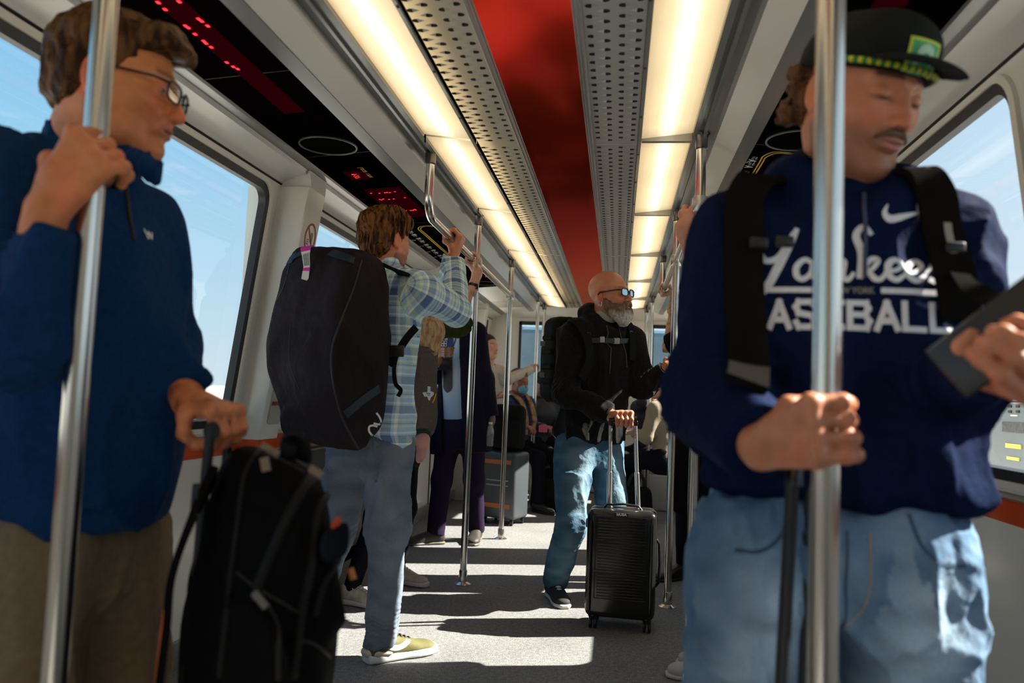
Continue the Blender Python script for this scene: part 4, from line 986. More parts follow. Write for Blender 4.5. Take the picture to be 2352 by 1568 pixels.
    if pants:
        S = SDF(); r_ = np.array(pants.get('r', (.098, .072, .060)))*k; ax = V3(0, 0, 1)
        wz = pants.get('waist', .11); lat = J['r']; pc = J['pel']
        S.loft([(pc-ax*.14*k, .15*k, .105*k), (pc-ax*.03*k, .172*k, .122*k), (pc+ax*.05*k, .165*k, .118*k), (pc+ax*wz*k, .155*k, .112*k)], lat, J['f'], .04, 'u', 2.4, .01)
        cuff = pants.get('cuff', .02)
        for n in 'RL':
            h, kn, an = J['hip'+n], J['kn'+n], J['an'+n]
            S.cone(h+(kn-h)*.05, kn, r_[0], r_[1], .05); S.cone(kn, an-(kn-an)*cuff, r_[1], r_[2], .04, cut='b')
        am = pants.get('fold', .006); sd_ = pants.get('seed', 3)
        def fold2(p):
            d = wrinkle(p, am, tuple(np.array(pants.get('scale', (6, 6, 4)))*1.5), sd_)
            for n in 'RL':
                d = d+rings(p, J['kn'+n], J['an'+n]-J['hip'+n], am*.7, .06*k, .11, sd_+3)+rings(p, J['an'+n]+V3(0, 0, .05), J['an'+n]-J['kn'+n], am*.9, .04*k, .10, sd_+7)
                d = d+rings(p, J['hip'+n]+V3(0, 0, -.03), V3(0, 0, 1)*.8+J['r']*(.5 if n == 'R' else -.5), am*.6, .05, .13, sd_+11)
            return d
        def uvp(V):
            b = []
            for n in 'RL': b += [(J['hip'+n]+V3(0, 0, .1), J['kn'+n], .08, J['f']), (J['kn'+n], J['an'+n], .06, J['f'])]
            return near_bone(V, b)[1]
        pants['obj'] = to_obj(pants.get('name', 'trousers'), S.mesh(pants.get('v', tv), fold2), pants['mat'], body, col=pants.get('col'), uv=uvp, sm=1)
    if shoes:
        for n in 'RL': shoe(body, J['an'+n], J['ft'+n], shoes['mat'], shoes['sole'], L=shoes.get('L', .29)*k, lacem=shoes.get('lace'), heel=shoes.get('heel', .022), h=shoes.get('h', 2.6), w=shoes.get('w', .047)*k, high=shoes.get('high', .085))
    return body
def denim_col(J, base, fade, dark, thr=1.0, seam=None):
    def f(V):
        c = np.tile(np.array(base, float), (len(V), 1))
        for n in 'RL':
            for a, b, w0 in ((J['hip'+n], J['kn'+n], 1.0), (J['kn'+n], J['an'+n], .55)):
                ab = b-a; L = np.linalg.norm(ab); t = (V-a) @ ab/L**2; q = V-a-np.clip(t, 0, 1)[:, None]*ab; fr = (q @ J['f'])/.08; lat = (q @ J['r'])/.08
                m = np.exp(-((t-.5)/.45)**4)*sstep(fr, -.1, 1.0)*np.exp(-(lat/.8)**2)*w0*thr; near = (np.linalg.norm(q, axis=1) < .13); c = mixc(c, fade, np.clip(m*near, 0, .95))
        n_ = vnoise(V*np.array([14, 14, 30]), 5); c = mixc(c, dark, np.clip(-n_*.45, 0, .4)); c = mixc(c, fade, np.clip(n_*.3, 0, .25)); return c
    return f
denim = mat('washed denim', (.2, .3, .42), .85, attr=True, bump=[(420, .5, .0007), (16, .8, .012), (45, .6, .004)], var=(500, .22), spec=.03)
skinA = mat('weathered skin', (.5, .3, .2), .42, attr=True, var=(30, .2), bump=[(60, .45, .0016), (140, .5, .0012), (500, .3, .0005)], spec=.4)
skinB = mat('skin', (.5, .3, .2), .45, attr=True, var=(26, .13), bump=[(160, .25, .0008)], spec=.4)
navyk = mat('navy knit', (.008, .036, .11), .85, bump=[(600, .5, .0006), (12, .7, .010), (40, .4, .003)], var=(90, .22), sheen=.03, spec=.03)
olivetr = mat('brown twill', (.20, .145, .09), .85, bump=[(500, .3, .0005), (14, .8, .010, (1, 1, .5))], var=(60, .15), spec=.03)
blackleather = mat('black shoe', (.012, .012, .012), .4); rubberw = mat('white rubber', (.55, .53, .49), .5)
clothlens = glass_mat('spectacle lens', (.80, .84, .88), .35)

def surf(o):
    "returns f(px, py, off) -> (point, normal) on object o along the sight line"
    bv = BVHTree.FromPolygons([x.co for x in o.data.vertices], [tuple(q.vertices) for q in o.data.polygons])
    def f(px, py, off=0.0, far=1.3):
        d = nrm(P(px, py, 1)-CAM); h = bv.ray_cast(Vector(CAM), Vector(d)); h = h if h[0] is not None else bv.find_nearest(Vector(P(px, py, far))); return np.array(h[0])+np.array(h[1])*off, np.array(h[1])
    return f
def print_at(name, vf, o, px, py, m, parent, lift=.002, sc=1.0):
    c, n = surf(o)(px, py); ux = nrm(np.cross((0, 0, 1), n)); uy = np.cross(n, ux); return proj(name, vf, o, c, ux*sc, uy*sc, m, parent, lift, maxlen=.01, push=.05, depth=.12)
# ================================================================== older man in navy at the left
def man_navy():
    J = std(0, 0, (.985, -.14), 1.74); f = J['f']; r = J['r']
    J['neck'] = P(182, 372, 1.36); J['pel'] = P(170, 1185, 1.42); J['k'] = 1.0
    H = Head(P(268, 196, 1.35), (.93, .26, -.15), (.08, .0, 1), 1.06)
    J['shR'] = J['neck']+r*.175-V3(0, 0, .085)+f*.01; J['shL'] = J['neck']-r*.17-V3(0, 0, .09)+f*.0
    poleA = P(176, 890, 1.14); hz = P(238, 385, 1.14)[2]
    J['elR'] = P(40, 775, 1.10); J['elL'] = P(385, 800, 1.54)
    def hR(S): return grip(S, V3(poleA[0], 1.14, hz), (-.66, -.1, .75), .021, (-.1, -1, .1), (.78, 0, .62), 1.12, bend=.02, wl=.075)
    hb = P(492, 985, 1.36)
    def hL(S): return grip(S, hb, (-.25, -1, 0), .016, (.05, .0, 1), (1, -.25, -.1), 1.06, wl=.060, bend=-.01)
    for n, s in (('R', 1), ('L', -1)):
        J['hip'+n] = J['pel']+r*s*.095-V3(0, 0, .03); g = V3(J['pel'][0], J['pel'][1], 0)+r*s*.11; J['kn'+n] = g+V3(0, 0, .49)+f*.03; J['an'+n] = g+V3(0, 0, .09)-f*.01
    prof = [(-.02, .168, .155, .0), (.06, .174, .164, .012), (.22, .178, .172, .020), (.42, .178, .168, .022), (.62, .18, .148, .012), (.80, .186, .120, 0), (.93, .125, .09, -.004), (1.0, .08, .075, 0)]
    def extra(S, J):
        c = J['neck']+f*.012; ax = nrm(V3(.25, 0, 1))   # stand collar
        S.loft([(c-V3(0, 0, .02), .084, .082), (c+V3(.004, 0, .03), .076, .076), (c+V3(.010, 0, .062), .074, .076)], r, f, .012, 'u', 2.1, .006)
        S.cone(c+V3(.012, 0, -.02)+f*.03, c+V3(.015, 0, .12)+f*.09, .052, .070, .006, 's')
        tip = P(352, 386, 1.27); S.hull([tip, c+f*.070+V3(0, 0, .055), c+f*.080+V3(0, 0, .005), c+f*.060+r*.03+V3(0, 0, .03), tip+V3(0, 0, -.012), tip+V3(-.03, .012, .012)], .003, .006, grow=.007)
    spots = [tuple(hz_) for hz_ in ()]
    def handcol(V, c):
        n = fbm(V*42, 3); c = mixc(c, (.20, .075, .03), np.clip((n-.45)*1.6, 0, .6)); n = fbm(V*24, 9); c = mixc(c, (.55, .17, .11), np.clip(n*.5, 0, .35)); return c
    top = dict(mat=navyk, prof=prof, sleeve=(.078, .066, .046), extra=extra, fold=.021, seed=4, name='quarter_zip_pullover', scale=(5, 5, 2.6), cuff=.14, sm=2)
    pants = dict(mat=olivetr, r=(.108, .086, .075), fold=.010, waist=.0, v=.007, scale=(7, 7, 2), seed=8)
    b = build_person('older man with glasses and brown hair in a navy quarter-zip, gripping the far left pole', J, H, (.62, .215, .085), {'R': hR, 'L': hL}, top, pants, dict(mat=blackleather, sole=blackr, h=1), hv=.0028, tv=.0055, headshape=dict(jaw=1.02, full=1.0, nose=1.2, age=1.0), headcol=dict(brow=(.16, .08, .035), lip=(.36, .10, .07), red=.4), bodyskin=skinA, handcol=handcol, neckr=.062)
    H.eyes(b, (.10, .12, .12), (.004, -.002))
    # hair
    S = SDF(); w = H.w; k = H.s
    S.ell(w(0, -.024, .050), np.array((.087, .103, .086))*k, H.R, .02); S.ell(w(0, -.055, -.010), np.array((.079, .062, .066))*k, H.R, .03)
    S.ell(w(.02, .066, .094), np.array((.052, .040, .026))*k, H.R, .03); S.ell(w(-.025, .052, .098), np.array((.05, .04, .026))*k, H.R, .03); S.ell(w(0, .098, .082), np.array((.040, .020, .014))*k, H.R, .02)
    for x in (-1, 1): S.cone(w(.074*x, .012, .03), w(.0765*x, .006, -.018), .012*k, .006*k, .015)
    S.ell(w(0, .085, -.015), np.array((.12, .075, .082))*k, H.R, .012, 's'); S.plane(w(0, 0, -.072), -H.R[:, 2], .01)
    for x in (-1, 1): S.ell(w(.082*x, -.006, -.022), np.array((.03, .026, .040))*k, H.R, .01, 's')
    def hf(p): q = H.l(p); return .0062*vnoise(np.stack([q[:, 0]*110+q[:, 1]*30, q[:, 1]*28-q[:, 2]*20, q[:, 2]*60], -1), 2)+.005*vnoise(q*26, 7)
    to_obj('hair', S.mesh(.003, hf), hair_mat('brown hair', (.030, .012, .004), (.14, .060, .018)), b, sm=1)
    glasses(b, H, mat('dark tortoise frame', (.01, .009, .009), .25), clothlens, lw=.025, lh=.016, dy=.006)
    # collar lining, zip and small chest mark
    t = top['obj']; r0 = J['neck']
    on = surf(t); g = MB(); g.tube([on(x, y, .001)[0] for x, y in ((289, 430), (291, 455), (294, 480), (298, 505), (303, 530), (307, 552))], .0042, 8); g.build('zip', blkp, b, True)
    lg = merge(ribbon([(-.012, .010), (-.004, -.008), (.001, .008)], .0035), ribbon([(.003, .006), (.008, -.006), (.013, .008)], .0035), ribbon([(-.013, .004), (.012, -.001)], .0025))
    print_at('chest_embroidery', lg, t, 340, 540, whp, b, .002)
    cl = SDF(); cl.cone(J['neck']+f*.03+V3(0, 0, .0), J['neck']+f*.045+V3(0, 0, .035), .045, .050, .01); cl.cone(J['neck']+f*.03+V3(0, 0, .03), J['neck']+f*.06+V3(0, 0, .14), .040, .052, .005, 's')
    to_obj('collar_lining', cl.mesh(.004), mat('orange collar lining', (.55, .09, .02), .7), b)
    belt = 0
    return b, hb
manA, hbA = man_navy()
# ================================================================== backpack standing on a suitcase, held by its handle
def pack_near():
    # lower suitcase (mostly under the frame)
    sc = empty('rolling_suitcase', tuple(P(560, 1560, 1.5)*[1, 1, 0]), 'dark rolling suitcase under the black backpack, its handle held by the man in navy', 'suitcase')
    c = P(590, 1500, 1.50); c = V3(c[0], c[1], 0); a = .45; ux = V3(math.cos(a), -math.sin(a), 0); uy = V3(math.sin(a), math.cos(a), 0)
    R3 = Matrix([[ux[0], uy[0], 0], [ux[1], uy[1], 0], [0, 0, 1]]).to_4x4(); R3.translation = Vector(c)
    bl = mat('black ballistic nylon', (.0055, .005, .005), .7, bump=[(700, .5, .0006), (18, .6, .006)], var=(40, .3), spec=.03)
    b = MB(); b.box((-.20, -.12, .05), (.16, .12, .47), R3, bev=.035); b.build('suitcase_body', bl, sc, True)
    for sx in (-.17, .13):
        for sy in (-.09, .09):
            q = c+ux*sx+uy*sy; w = MB(); w.lathe(q+V3(0, 0, .025)-uy*.012, [(.025, 0), (.025, .024)], 16, tuple(uy)); w.build('wheel', blackr, sc, True)
    top = hbA; rod = mat('black handle rod', (.012, .014, .018), .3)
    g = MB(); g.tube([top-V3(-.03, .065, 0)*[1, 1, 1], top+V3(.0, .0, .003), top+V3(.028, .055, 0)], .0155, 16, True, ((0, 0, 1), .9)); g.build('handle_grip', rod, sc, True)
    pa = P(478, 1010, 1.30); pb = P(452, 1200, 1.31)
    for (x1, y1), (x2, y2), Yq in (((483, 985), (463, 1200), 1.30), ((528, 985), (505, 1200), 1.42)):
        g = MB(); p0 = P(x1, y1, Yq); p1 = P(x2, y2, Yq); g.tube([p0, p1, p1+(p1-p0)*1.9], .0085, 12, True); g.build('handle_rod', rod, sc, True)
    # backpack body
    rt = empty('travel_backpack', tuple(P(600, 1500, 1.4)), 'big black backpack with orange lined pockets standing in front of the man in plaid', 'backpack')
    S = SDF()
    S.hull([P(505, 1040, 1.40), P(560, 1012, 1.42), P(640, 1030, 1.50), P(455, 1180, 1.33), P(418, 1330, 1.30), P(405, 1568, 1.30), P(420, 1700, 1.32), P(700, 1700, 1.26), P(545, 1020, 1.30), P(620, 1040, 1.25), P(735, 1090, 1.32), P(690, 1085, 1.22), P(765, 1150, 1.40), P(640, 1300, 1.14), P(560, 1560, 1.14), P(760, 1400, 1.24), P(775, 1560, 1.36), P(735, 1700, 1.40), P(500, 1110, 1.26), P(470, 1350, 1.20), P(455, 1600, 1.19), P(640, 1100, 1.60), P(740, 1500, 1.6), P(430, 1500, 1.5)], .014, .02)
    S.hull([P(705, 1130, 1.23), P(760, 1140, 1.30), P(800, 1330, 1.30), P(806, 1460, 1.32), P(760, 1560, 1.28), P(655, 1560, 1.15), P(650, 1380, 1.16), P(690, 1250, 1.18)], .012, .02)
    # pocket bulge low front
    S.hull([P(545, 1330, 1.125), P(600, 1380, 1.11), P(640, 1450, 1.11), P(640, 1580, 1.13), P(500, 1580, 1.14), P(505, 1400, 1.15), P(560, 1450, 1.2), P(650, 1560, 1.2)], .01, .02)
    fold = lambda p: wrinkle(p, .008, (9, 9, 7), 21)
    o = to_obj('pack_body', S.mesh(.0045, fold), bl, rt, sm=1)
    def seam(name, pts, r_, m, n=.5):
        "piping following the surface: rays from the camera side give the seam its depth on the bag"
        tm = o.data; bvh = BVHTree.FromPolygons([x.co for x in tm.vertices], [tuple(q.vertices) for q in tm.polygons]); q = []
        pp = [np.array(x, float) for x in pts]
        for i in range(len(pp)-1):
            p0, p1, p2, p3 = pp[max(i-1, 0)], pp[i], pp[i+1], pp[min(i+2, len(pp)-1)]
            for k in range(8):
                t = k/8; z = .5*((2*p1)+(-p0+p2)*t+(2*p0-5*p1+4*p2-p3)*t*t+(-p0+3*p1-3*p2+p3)*t**3)
                a = P(z[0], z[1], .8); d = nrm(a-CAM); h = bvh.ray_cast(Vector(a), Vector(d), 1.5)
                if h[0] is not None: q.append(np.array(h[0])+np.array(h[1])*r_*.3)
        if len(q) > 1: b = MB(); b.tube(q, r_, 8); return b.build(name, m, rt, True)
    pip = mat('black piping', (.010, .009, .009), .6, spec=.15); zipm = mat('zip tape', (.020, .018, .017), .6, spec=.2)
    seam('piping', [(600, 1030), (565, 1090), (548, 1200), (530, 1350), (505, 1568)], .005, pip)
    seam('piping', [(720, 1095), (690, 1130), (640, 1240), (600, 1340), (590, 1390)], .009, pip)
    seam('piping', [(752, 1130), (722, 1190), (712, 1300), (690, 1400), (670, 1568)], .008, pip)
    seam('zip', [(545, 1315), (600, 1355), (650, 1385), (690, 1410)], .0028, zipm)
    seam('zip', [(590, 1365), (620, 1400), (637, 1450), (640, 1568)], .004, zipm)
    seam('zip', [(605, 1045), (650, 1060), (700, 1090)], .004, zipm)
    seam('compression_strap', [(800, 1250), (770, 1290), (740, 1340), (720, 1420)], .007, pip)
    seam('piping', [(690, 1470), (725, 1480), (760, 1510)], .003, zipm)
    pull = mat('zip pull', (.20, .135, .085), .5); pull2 = mat('grey zip pull', (.12, .11, .10), .4)
    def pulltab(a, b, w, m, Yo):
        g = MB(); g.tube([P(*a, Yo), P(*b, Yo)], w, 10, True, ((1, 0, 0), .5)); g.build('zip_pull', m, rt, True)
    pulltab((606, 1050), (612, 1082), .008, pull, 1.215); pulltab((602, 1022), (640, 1045), .006, pull, 1.23); pulltab((583, 1360), (612, 1395), .006, pull2, 1.105); pulltab((712, 1075), (740, 1092), .0065, pull, 1.20); pulltab((804, 1305), (812, 1330), .006, mat('orange zip pull', (.6, .2, .06), .5), 1.30)
    # top carry handle
    strap('carry_handle', [P(655, 1085, 1.30), P(660, 1035, 1.29), P(675, 1005, 1.29), P(692, 1010, 1.29), P(694, 1060, 1.30)], .03, .008, pip, rt, V3(.3, .2, 1), 8)
    # orange lined bottle pocket
    S = SDF(); S.hull([P(725, 1225, 1.17), P(810, 1190, 1.26), P(805, 1270, 1.27), P(770, 1300, 1.2), P(730, 1290, 1.18), P(760, 1210, 1.30), P(740, 1290, 1.26)], .006, .01, grow=.002)
    to_obj('bottle_pocket', S.mesh(.004), mat('slate pocket cloth', (.014, .015, .021), .8, bump=(30, .4, .004), spec=0), rt)
    S = SDF(); S.hull([P(768, 1180, 1.24), P(775, 1162, 1.25), P(792, 1166, 1.27), P(806, 1185, 1.27), P(805, 1200, 1.25), P(770, 1205, 1.2), P(745, 1222, 1.18), P(735, 1232, 1.17)], .004, .01, grow=.004)
    to_obj('pocket_lining', S.mesh(.003), mat('orange pocket lining', (.45, .05, .01), .7), rt)
    # harness hanging on the far left side
    strap('shoulder_strap', [P(500, 1090, 1.30), P(455, 1180, 1.24), P(405, 1320, 1.2), P(392, 1440, 1.18), P(375, 1568, 1.18), P(370, 1640, 1.2)], .042, .012, bl, rt, V3(-1, -.6, 0), 8)
    strap('strap_edge', [P(382, 1400, 1.175), P(372, 1480, 1.17), P(362, 1568, 1.17)], .006, .004, mat('orange edge', (.5, .09, .015), .6), rt, V3(-.3, -1, 0), 6)
    strap('webbing', [P(452, 1110, 1.24), P(447, 1170, 1.23), P(455, 1190, 1.22)], .012, .003, blkp, rt, V3(-.2, -1, 0), 6)
pack_near()
# ================================================================== young man in the navy hoodie at the right
def man_hoodie():
    J = std(0, 0, (-.04, -1), 1.80); f = J['f']; r = J['r']; J['k'] = 1.0
    J['neck'] = P(1950, 452, 1.47); J['pel'] = P(1912, 1205, 1.42)
    H = Head(P(1972, 222, 1.42), (.46, -.84, -.38), (.10, -.1, 1), 1.08)
    J['shR'] = P(1705, 565, 1.44); J['shL'] = P(2140, 560, 1.46)
    poleX = P(1897, 920, 1.11)[0]; hz = P(1892, 992, 1.11)[2]
    J['elR'] = P(1640, 905, 1.36); J['elL'] = P(2172, 885, 1.42)
    def hR(S): return grip(S, V3(poleX, 1.11, hz), (-.12, .1, 1), .0205, (-.85, -.42, .1), (.45, -1, 0), 1.08, bend=.004, wl=.070)
    Yh = 1.06
    ph_c = P(2318, 762, Yh)
    def hL(S):
        W = P(2232, 838, 1.14)
        K = [P(2392, 800, 1.02), P(2400, 840, 1.0), P(2396, 880, 1.0), P(2372, 915, 1.01)]; M = [P(2372, 752, .985), P(2352, 788, .97), P(2335, 822, .965), P(2300, 862, .97)]
        D = [P(2335, 742, 1.0), P(2305, 765, .985), P(2282, 790, .98), P(2255, 826, .985)]; T = [P(2312, 745, 1.02), P(2280, 762, 1.0), P(2256, 786, 1.0), P(2232, 812, 1.01)]
        for i in range(4): S.cone(W*.8+K[i]*.2, K[i], .017, .0125, .018)
        S.cone(W, K[2], .022, .016, .02); fingers(S, [[K[i], M[i], D[i], T[i]] for i in range(4)], .0105, .0088, .005)
        S.chain([W, P(2222, 812, 1.10), P(2212, 796, 1.08), P(2232, 770, 1.07)], [.018, .0135, .0115, .0095], .01); return W
    for n, s in (('R', 1), ('L', -1)):
        J['hip'+n] = J['pel']+r*s*.105-V3(0, 0, .02); g = V3(J['pel'][0], J['pel'][1], 0)+r*s*(.15 if n == 'R' else .12); J['kn'+n] = g+V3(0, 0, .50)+f*.03; J['an'+n] = g+r*s*.02+V3(0, 0, .09)
    prof = [(.06, .200, .138, .0), (.11, .212, .146, .004), (.2, .208, .146, .010), (.42, .198, .140, .014), (.66, .200, .134, .008), (.84, .188, .115, -.004), (.95, .125, .09, -.006), (1.01, .08, .075, 0)]
    def extra(S, J):
        c = J['neck']   # hood lying round the neck
        for a0 in np.linspace(0, 2*math.pi, 15)[:-1]:
            a1 = a0+2*math.pi/14; q = lambda a: c+r*.100*math.sin(a)-f*.082*math.cos(a)+f*.01+V3(0, 0, .018+.030*math.cos(a))-V3(0, 0, .055)*max(0, -math.cos(a))
            w = lambda a: .030+.010*max(0, math.cos(a)); S.cone(q(a0), q(a1), w(a0), w(a1), .03)
        S.hull([c-f*.09+r*.09+V3(0, 0, .03), c-f*.09-r*.09+V3(0, 0, .03), c-f*.12+r*.06-V3(0, 0, .14), c-f*.12-r*.06-V3(0, 0, .14), c-f*.16-V3(0, 0, .06), c-f*.05-V3(0, 0, .1)], .02, .04)
        p = J['pel']+(J['neck']-J['pel'])*.27+f*.148   # kangaroo pocket
        S.hull([p+r*.12-V3(0, 0, .08), p-r*.12-V3(0, 0, .08), p+r*.13+V3(0, 0, .0), p-r*.13+V3(0, 0, .0), p+r*.075+V3(0, 0, .085), p-r*.075+V3(0, 0, .085), p+f*.012, p-f*.03+r*.12, p-f*.03-r*.12], .006, .008, grow=.004)
        h = P(2208, 1015, 1.36); S.hull([h, h-r*.0+V3(-.05, .02, .05), h+V3(-.06, .02, -.03), h+V3(-.03, -.03, -.01), h+V3(-.09, 0, .0)], .006, .02)
    top = dict(mat=mat('navy fleece', (.0055, .0115, .042), .8, bump=[(700, .5, .0006), (11, .8, .012), (35, .5, .004)], var=(70, .2), sheen=.0, spec=.03), prof=prof, sleeve=(.088, .074, .052), extra=extra, fold=.023, seed=14, name='hoodie', scale=(5, 5, 3), cuff=.05, band=True, sm=2)
    pants = dict(mat=denim, r=(.118, .092, .082), fold=.017, waist=.03, v=.005, scale=(9, 9, 6), seed=18, name='jeans', col=denim_col(J, (.12, .20, .31), (.42, .54, .66), (.05, .09, .16), 1.0), sm=1)
    skn = (.55, .215, .115)
    b = build_person('young man in black cap and navy hoodie looking down at a phone, right foreground', J, H, skn, {'R': hR, 'L': hL}, top, pants, dict(mat=rubberw, sole=rubberw, h=1), hv=.0028, tv=.0055, headshape=dict(closed=True, full=0, jaw=1.06), headcol=dict(brow=(.03, .014, .008), lip=(.42, .13, .11), red=.18, stub=((.17, .085, .05), .62), lid=(.02, .01, .008)), neckr=.057)
    w = H.w; k = H.s
    # cap
    capm = mat('black cap cotton', (.010, .012, .010), .85, bump=[(500, .4, .0005), (30, .3, .003)], spec=.15); green = mat('green cord', (.01, .22, .03), .6, var=(300, .5)); yc = mat('yellow cord', (.62, .55, .03), .6)
    S = SDF(); S.ell(w(0, -.006, .042), np.array((.094, .112, .090))*k, H.R, .02); S.ell(w(0, .052, .084), np.array((.062, .044, .038))*k, H.R, .04)
    S.plane(w(0, 0, .028), -H.R[:, 2]+H.R[:, 1]*.05, .004); S.ell(w(0, -.008, .018), np.array((.087, .104, .095))*k, H.R, .004, 's')
    cap = to_obj('cap', S.mesh(.0035, lambda p: .0012*vnoise(p*30, 2)), capm, b, sm=2)
    B = SDF(); B.ell(w(0, .098, .036), np.array((.080, .078, .028))*k, H.R, .01); B.ell(w(0, .093, .026), np.array((.095, .100, .028))*k, H.R, .003, 's'); B.plane(w(0, .055, 0), -H.R[:, 1], .006)
    to_obj('brim', B.mesh(.003), capm, cap, sm=1)
    cd = MB(); cd2 = MB(); n = 44
    for i in range(n):
        a0 = math.radians(-78+156*i/n); a1 = math.radians(-78+156*(i+.9)/n); q = lambda a: w(.0965*math.sin(a), -.004+.115*math.cos(a)*(1-.03*math.cos(a)), .039+.004*math.cos(a))
        (cd if i % 2 else cd2).tube([q(a0), q((a0+a1)/2), q(a1)], .0052, 8)
    g_ = cd.build('cord', green, cap, True); cd2.build('cord_fleck', yc, g_, True)
    rr = lambda ww, hh: (np.array([[-ww/2, -hh/2, 0], [ww/2, -hh/2, 0], [ww/2, hh/2, 0], [-ww/2, hh/2, 0]]), [(0, 1, 2, 3)])
    o0 = w(.0, .2, .092); ux, uy = -H.R[:, 0], nrm(H.R[:, 2]-H.R[:, 1]*.35)
    proj('cap_patch', rr(.064, .058), cap, o0, ux, uy, mat('yellow patch rim', (.55, .60, .05), .7), cap, .0018, push=.02, depth=.25)
    o2 = proj('patch_field', rr(.054, .048), cap, o0, ux, uy, mat('green patch', (.06, .34, .12), .7, var=(60, .3)), cap, .0026, push=.02, depth=.25)
    proj('patch_motif', merge(ribbon([(-.016, -.012), (-.010, .008), (0, .014), (.010, .010), (.016, -.010)], [.004, .012, .014, .012, .004], 6)), cap, o0, ux, uy, mat('pale patch motif', (.42, .62, .46), .7), cap, .0032, push=.02, depth=.25)
    # hair showing behind and below the cap
    S = SDF(); S.ell(w(0, -.040, -.012), np.array((.082, .068, .060))*k, H.R, .02); S.plane(w(0, 0, .045), H.R[:, 2], .004)
    rnd = random.Random(4)
    for i in range(26):
        a = rnd.uniform(-1.5, 1.5); S.ell(w(.082*math.sin(a), -.035-.070*math.cos(a), rnd.uniform(-.055, .03)), np.array((.016, .016, .015))*k, H.R, .006)
    S.ell(w(0, .075, -.02), np.array((.12, .085, .1))*k, H.R, .01, 's')
    for x in (-1, 1): S.ell(w(.085*x, -.004, -.012), np.array((.03, .024, .038))*k, H.R, .01, 's')
    to_obj('hair', S.mesh(.003, lambda p: .0065*vnoise(p*85, 3)+.003*vnoise(p*190, 5)), hair_mat('curly brown hair', (.06, .028, .012), (.13, .06, .025)), b, sm=1)
    ms = SDF(); ms.chain([w(-.030, .0955, -.060), w(-.012, .1045, -.0505), w(.012, .1045, -.0505), w(.030, .0955, -.060)], np.array([.0035, .0058, .0058, .0035])*k, .004)
    to_obj('moustache', ms.mesh(.002, lambda p: .0012*vnoise(p*260, 5)), mat('moustache hair', (.12, .06, .035), .8, bump=(500, .8, .001)), b)
    # chest print
    t = top['obj']; pr = mat('white chest print', (.72, .72, .74), .75, var=(240, .12)); D = 1.33
    org = P(1950, 668, D-.02); ux = nrm(V3(.94, -.28, 0))*.96; uy = nrm(V3(0, 0, 1)+r*.03); sc = .40/.40
    def art(vf, name, m, lift=.0016): return proj(name, vf, t, org, ux, uy, m, b, lift, maxlen=.008, push=.20, depth=.5)
    # block word under the script; geometric letters drawn with fat strokes
    Wd = .325; x0 = -Wd/2-.005; lw = .0095; h = .040; yb = -.060; st = Wd/8
    def L_(i): return x0+st*i+.006
    cw = st-.012; gl = []
    def ln(i, pts, w_=lw): gl.append(ribbon([(L_(i)+cw*a, yb+h*c) for a, c in pts], w_, 3))
    def poly(i, pts, w_=lw):
        for a, c in zip(pts[:-1], pts[1:]):
            a2 = (np.array(a)*[cw, h]); c2 = np.array(c)*[cw, h]; d = nrm(c2-a2)*w_*.5; a2 = a2-d; c2 = c2+d; nn = np.array([-d[1], d[0]]); o_ = np.array([L_(i), yb]); gl.append((np.array([[*(o_+a2+nn), 0], [*(o_+a2-nn), 0], [*(o_+c2-nn), 0], [*(o_+c2+nn), 0]]), [(0, 1, 2, 3)]))
    for ch, i in zip('BASEBALL', range(8)):
        if ch == 'B': poly(i, [(0, 0), (0, 1)]); poly(i, [(0, 1), (.85, 1), (.95, .78), (.8, .53), (0, .53)]); poly(i, [(.8, .53), (1, .28), (.85, 0), (0, 0)])
        if ch == 'A': poly(i, [(-.02, 0), (.5, 1), (1.02, 0)]); poly(i, [(.25, .30), (.78, .30)], .010)
        if ch == 'S': poly(i, [(1, .82), (.85, 1), (.15, 1), (0, .8), (.15, .55), (.85, .45), (1, .2), (.85, 0), (.15, 0), (0, .18)])
        if ch == 'E': poly(i, [(1, 1), (0, 1), (0, 0), (1, 0)]); poly(i, [(0, .5), (.85, .5)])
        if ch == 'L': poly(i, [(0, 1), (0, 0), (.95, 0)])
    art(merge(*gl), 'block_lettering', pr)
    bar = lambda a, c, y: (np.array([[a, y-.0045, 0], [c, y-.0045, 0], [c, y+.0045, 0], [a, y+.0045, 0]]), [(0, 1, 2, 3)])
    art(bar(x0+.002, -.040, .000), 'print_bar', pr); art(bar(.048, x0+Wd+.004, .000), 'print_bar', pr)
    art(place2(text_data('NEW YORK', .0135, bold=.0006, sx=.92), .005, .0), 'small_lettering', mat('grey print', (.22, .24, .3), .7))
    # script word: swash capital then joined lowercase, tail curling back as in the photo
    sw = []; hh = .052
    def sc_(pts, w_): sw.append(ribbon([(x0+a, .012+c) for a, c in pts], w_, 7))
    sc_([(.002, .052), (-.004, .062), (.006, .075), (.022, .068), (.030, .048), (.040, .036), (.056, .040), (.070, .058), (.082, .086)], [.004, .006, .008, .011, .012, .010, .010, .012, .007])
    sc_([(.088, .094), (.076, .066), (.060, .028), (.044, -.004), (.024, -.026), (.006, -.024), (.002, -.012), (.012, -.004)], [.007, .013, .014, .013, .010, .007, .006, .005])
    def lo(x, kind):
        if kind == 'a': sc_([(x+.026, .034), (x+.014, .040), (x+.002, .028), (x+.002, .012), (x+.012, .006), (x+.024, .018), (x+.028, .038)], [.007, .009, .010, .010, .009, .008, .010]); sc_([(x+.028, .038), (x+.026, .016), (x+.032, .007), (x+.044, .018)], [.010, .010, .008, .006])
        if kind == 'n': sc_([(x, .016), (x+.008, .036), (x+.010, .034), (x+.006, .006)], [.006, .010, .010, .009]); sc_([(x+.008, .018), (x+.018, .036), (x+.030, .036), (x+.028, .014), (x+.036, .006), (x+.046, .018)], [.006, .009, .011, .010, .008, .006])
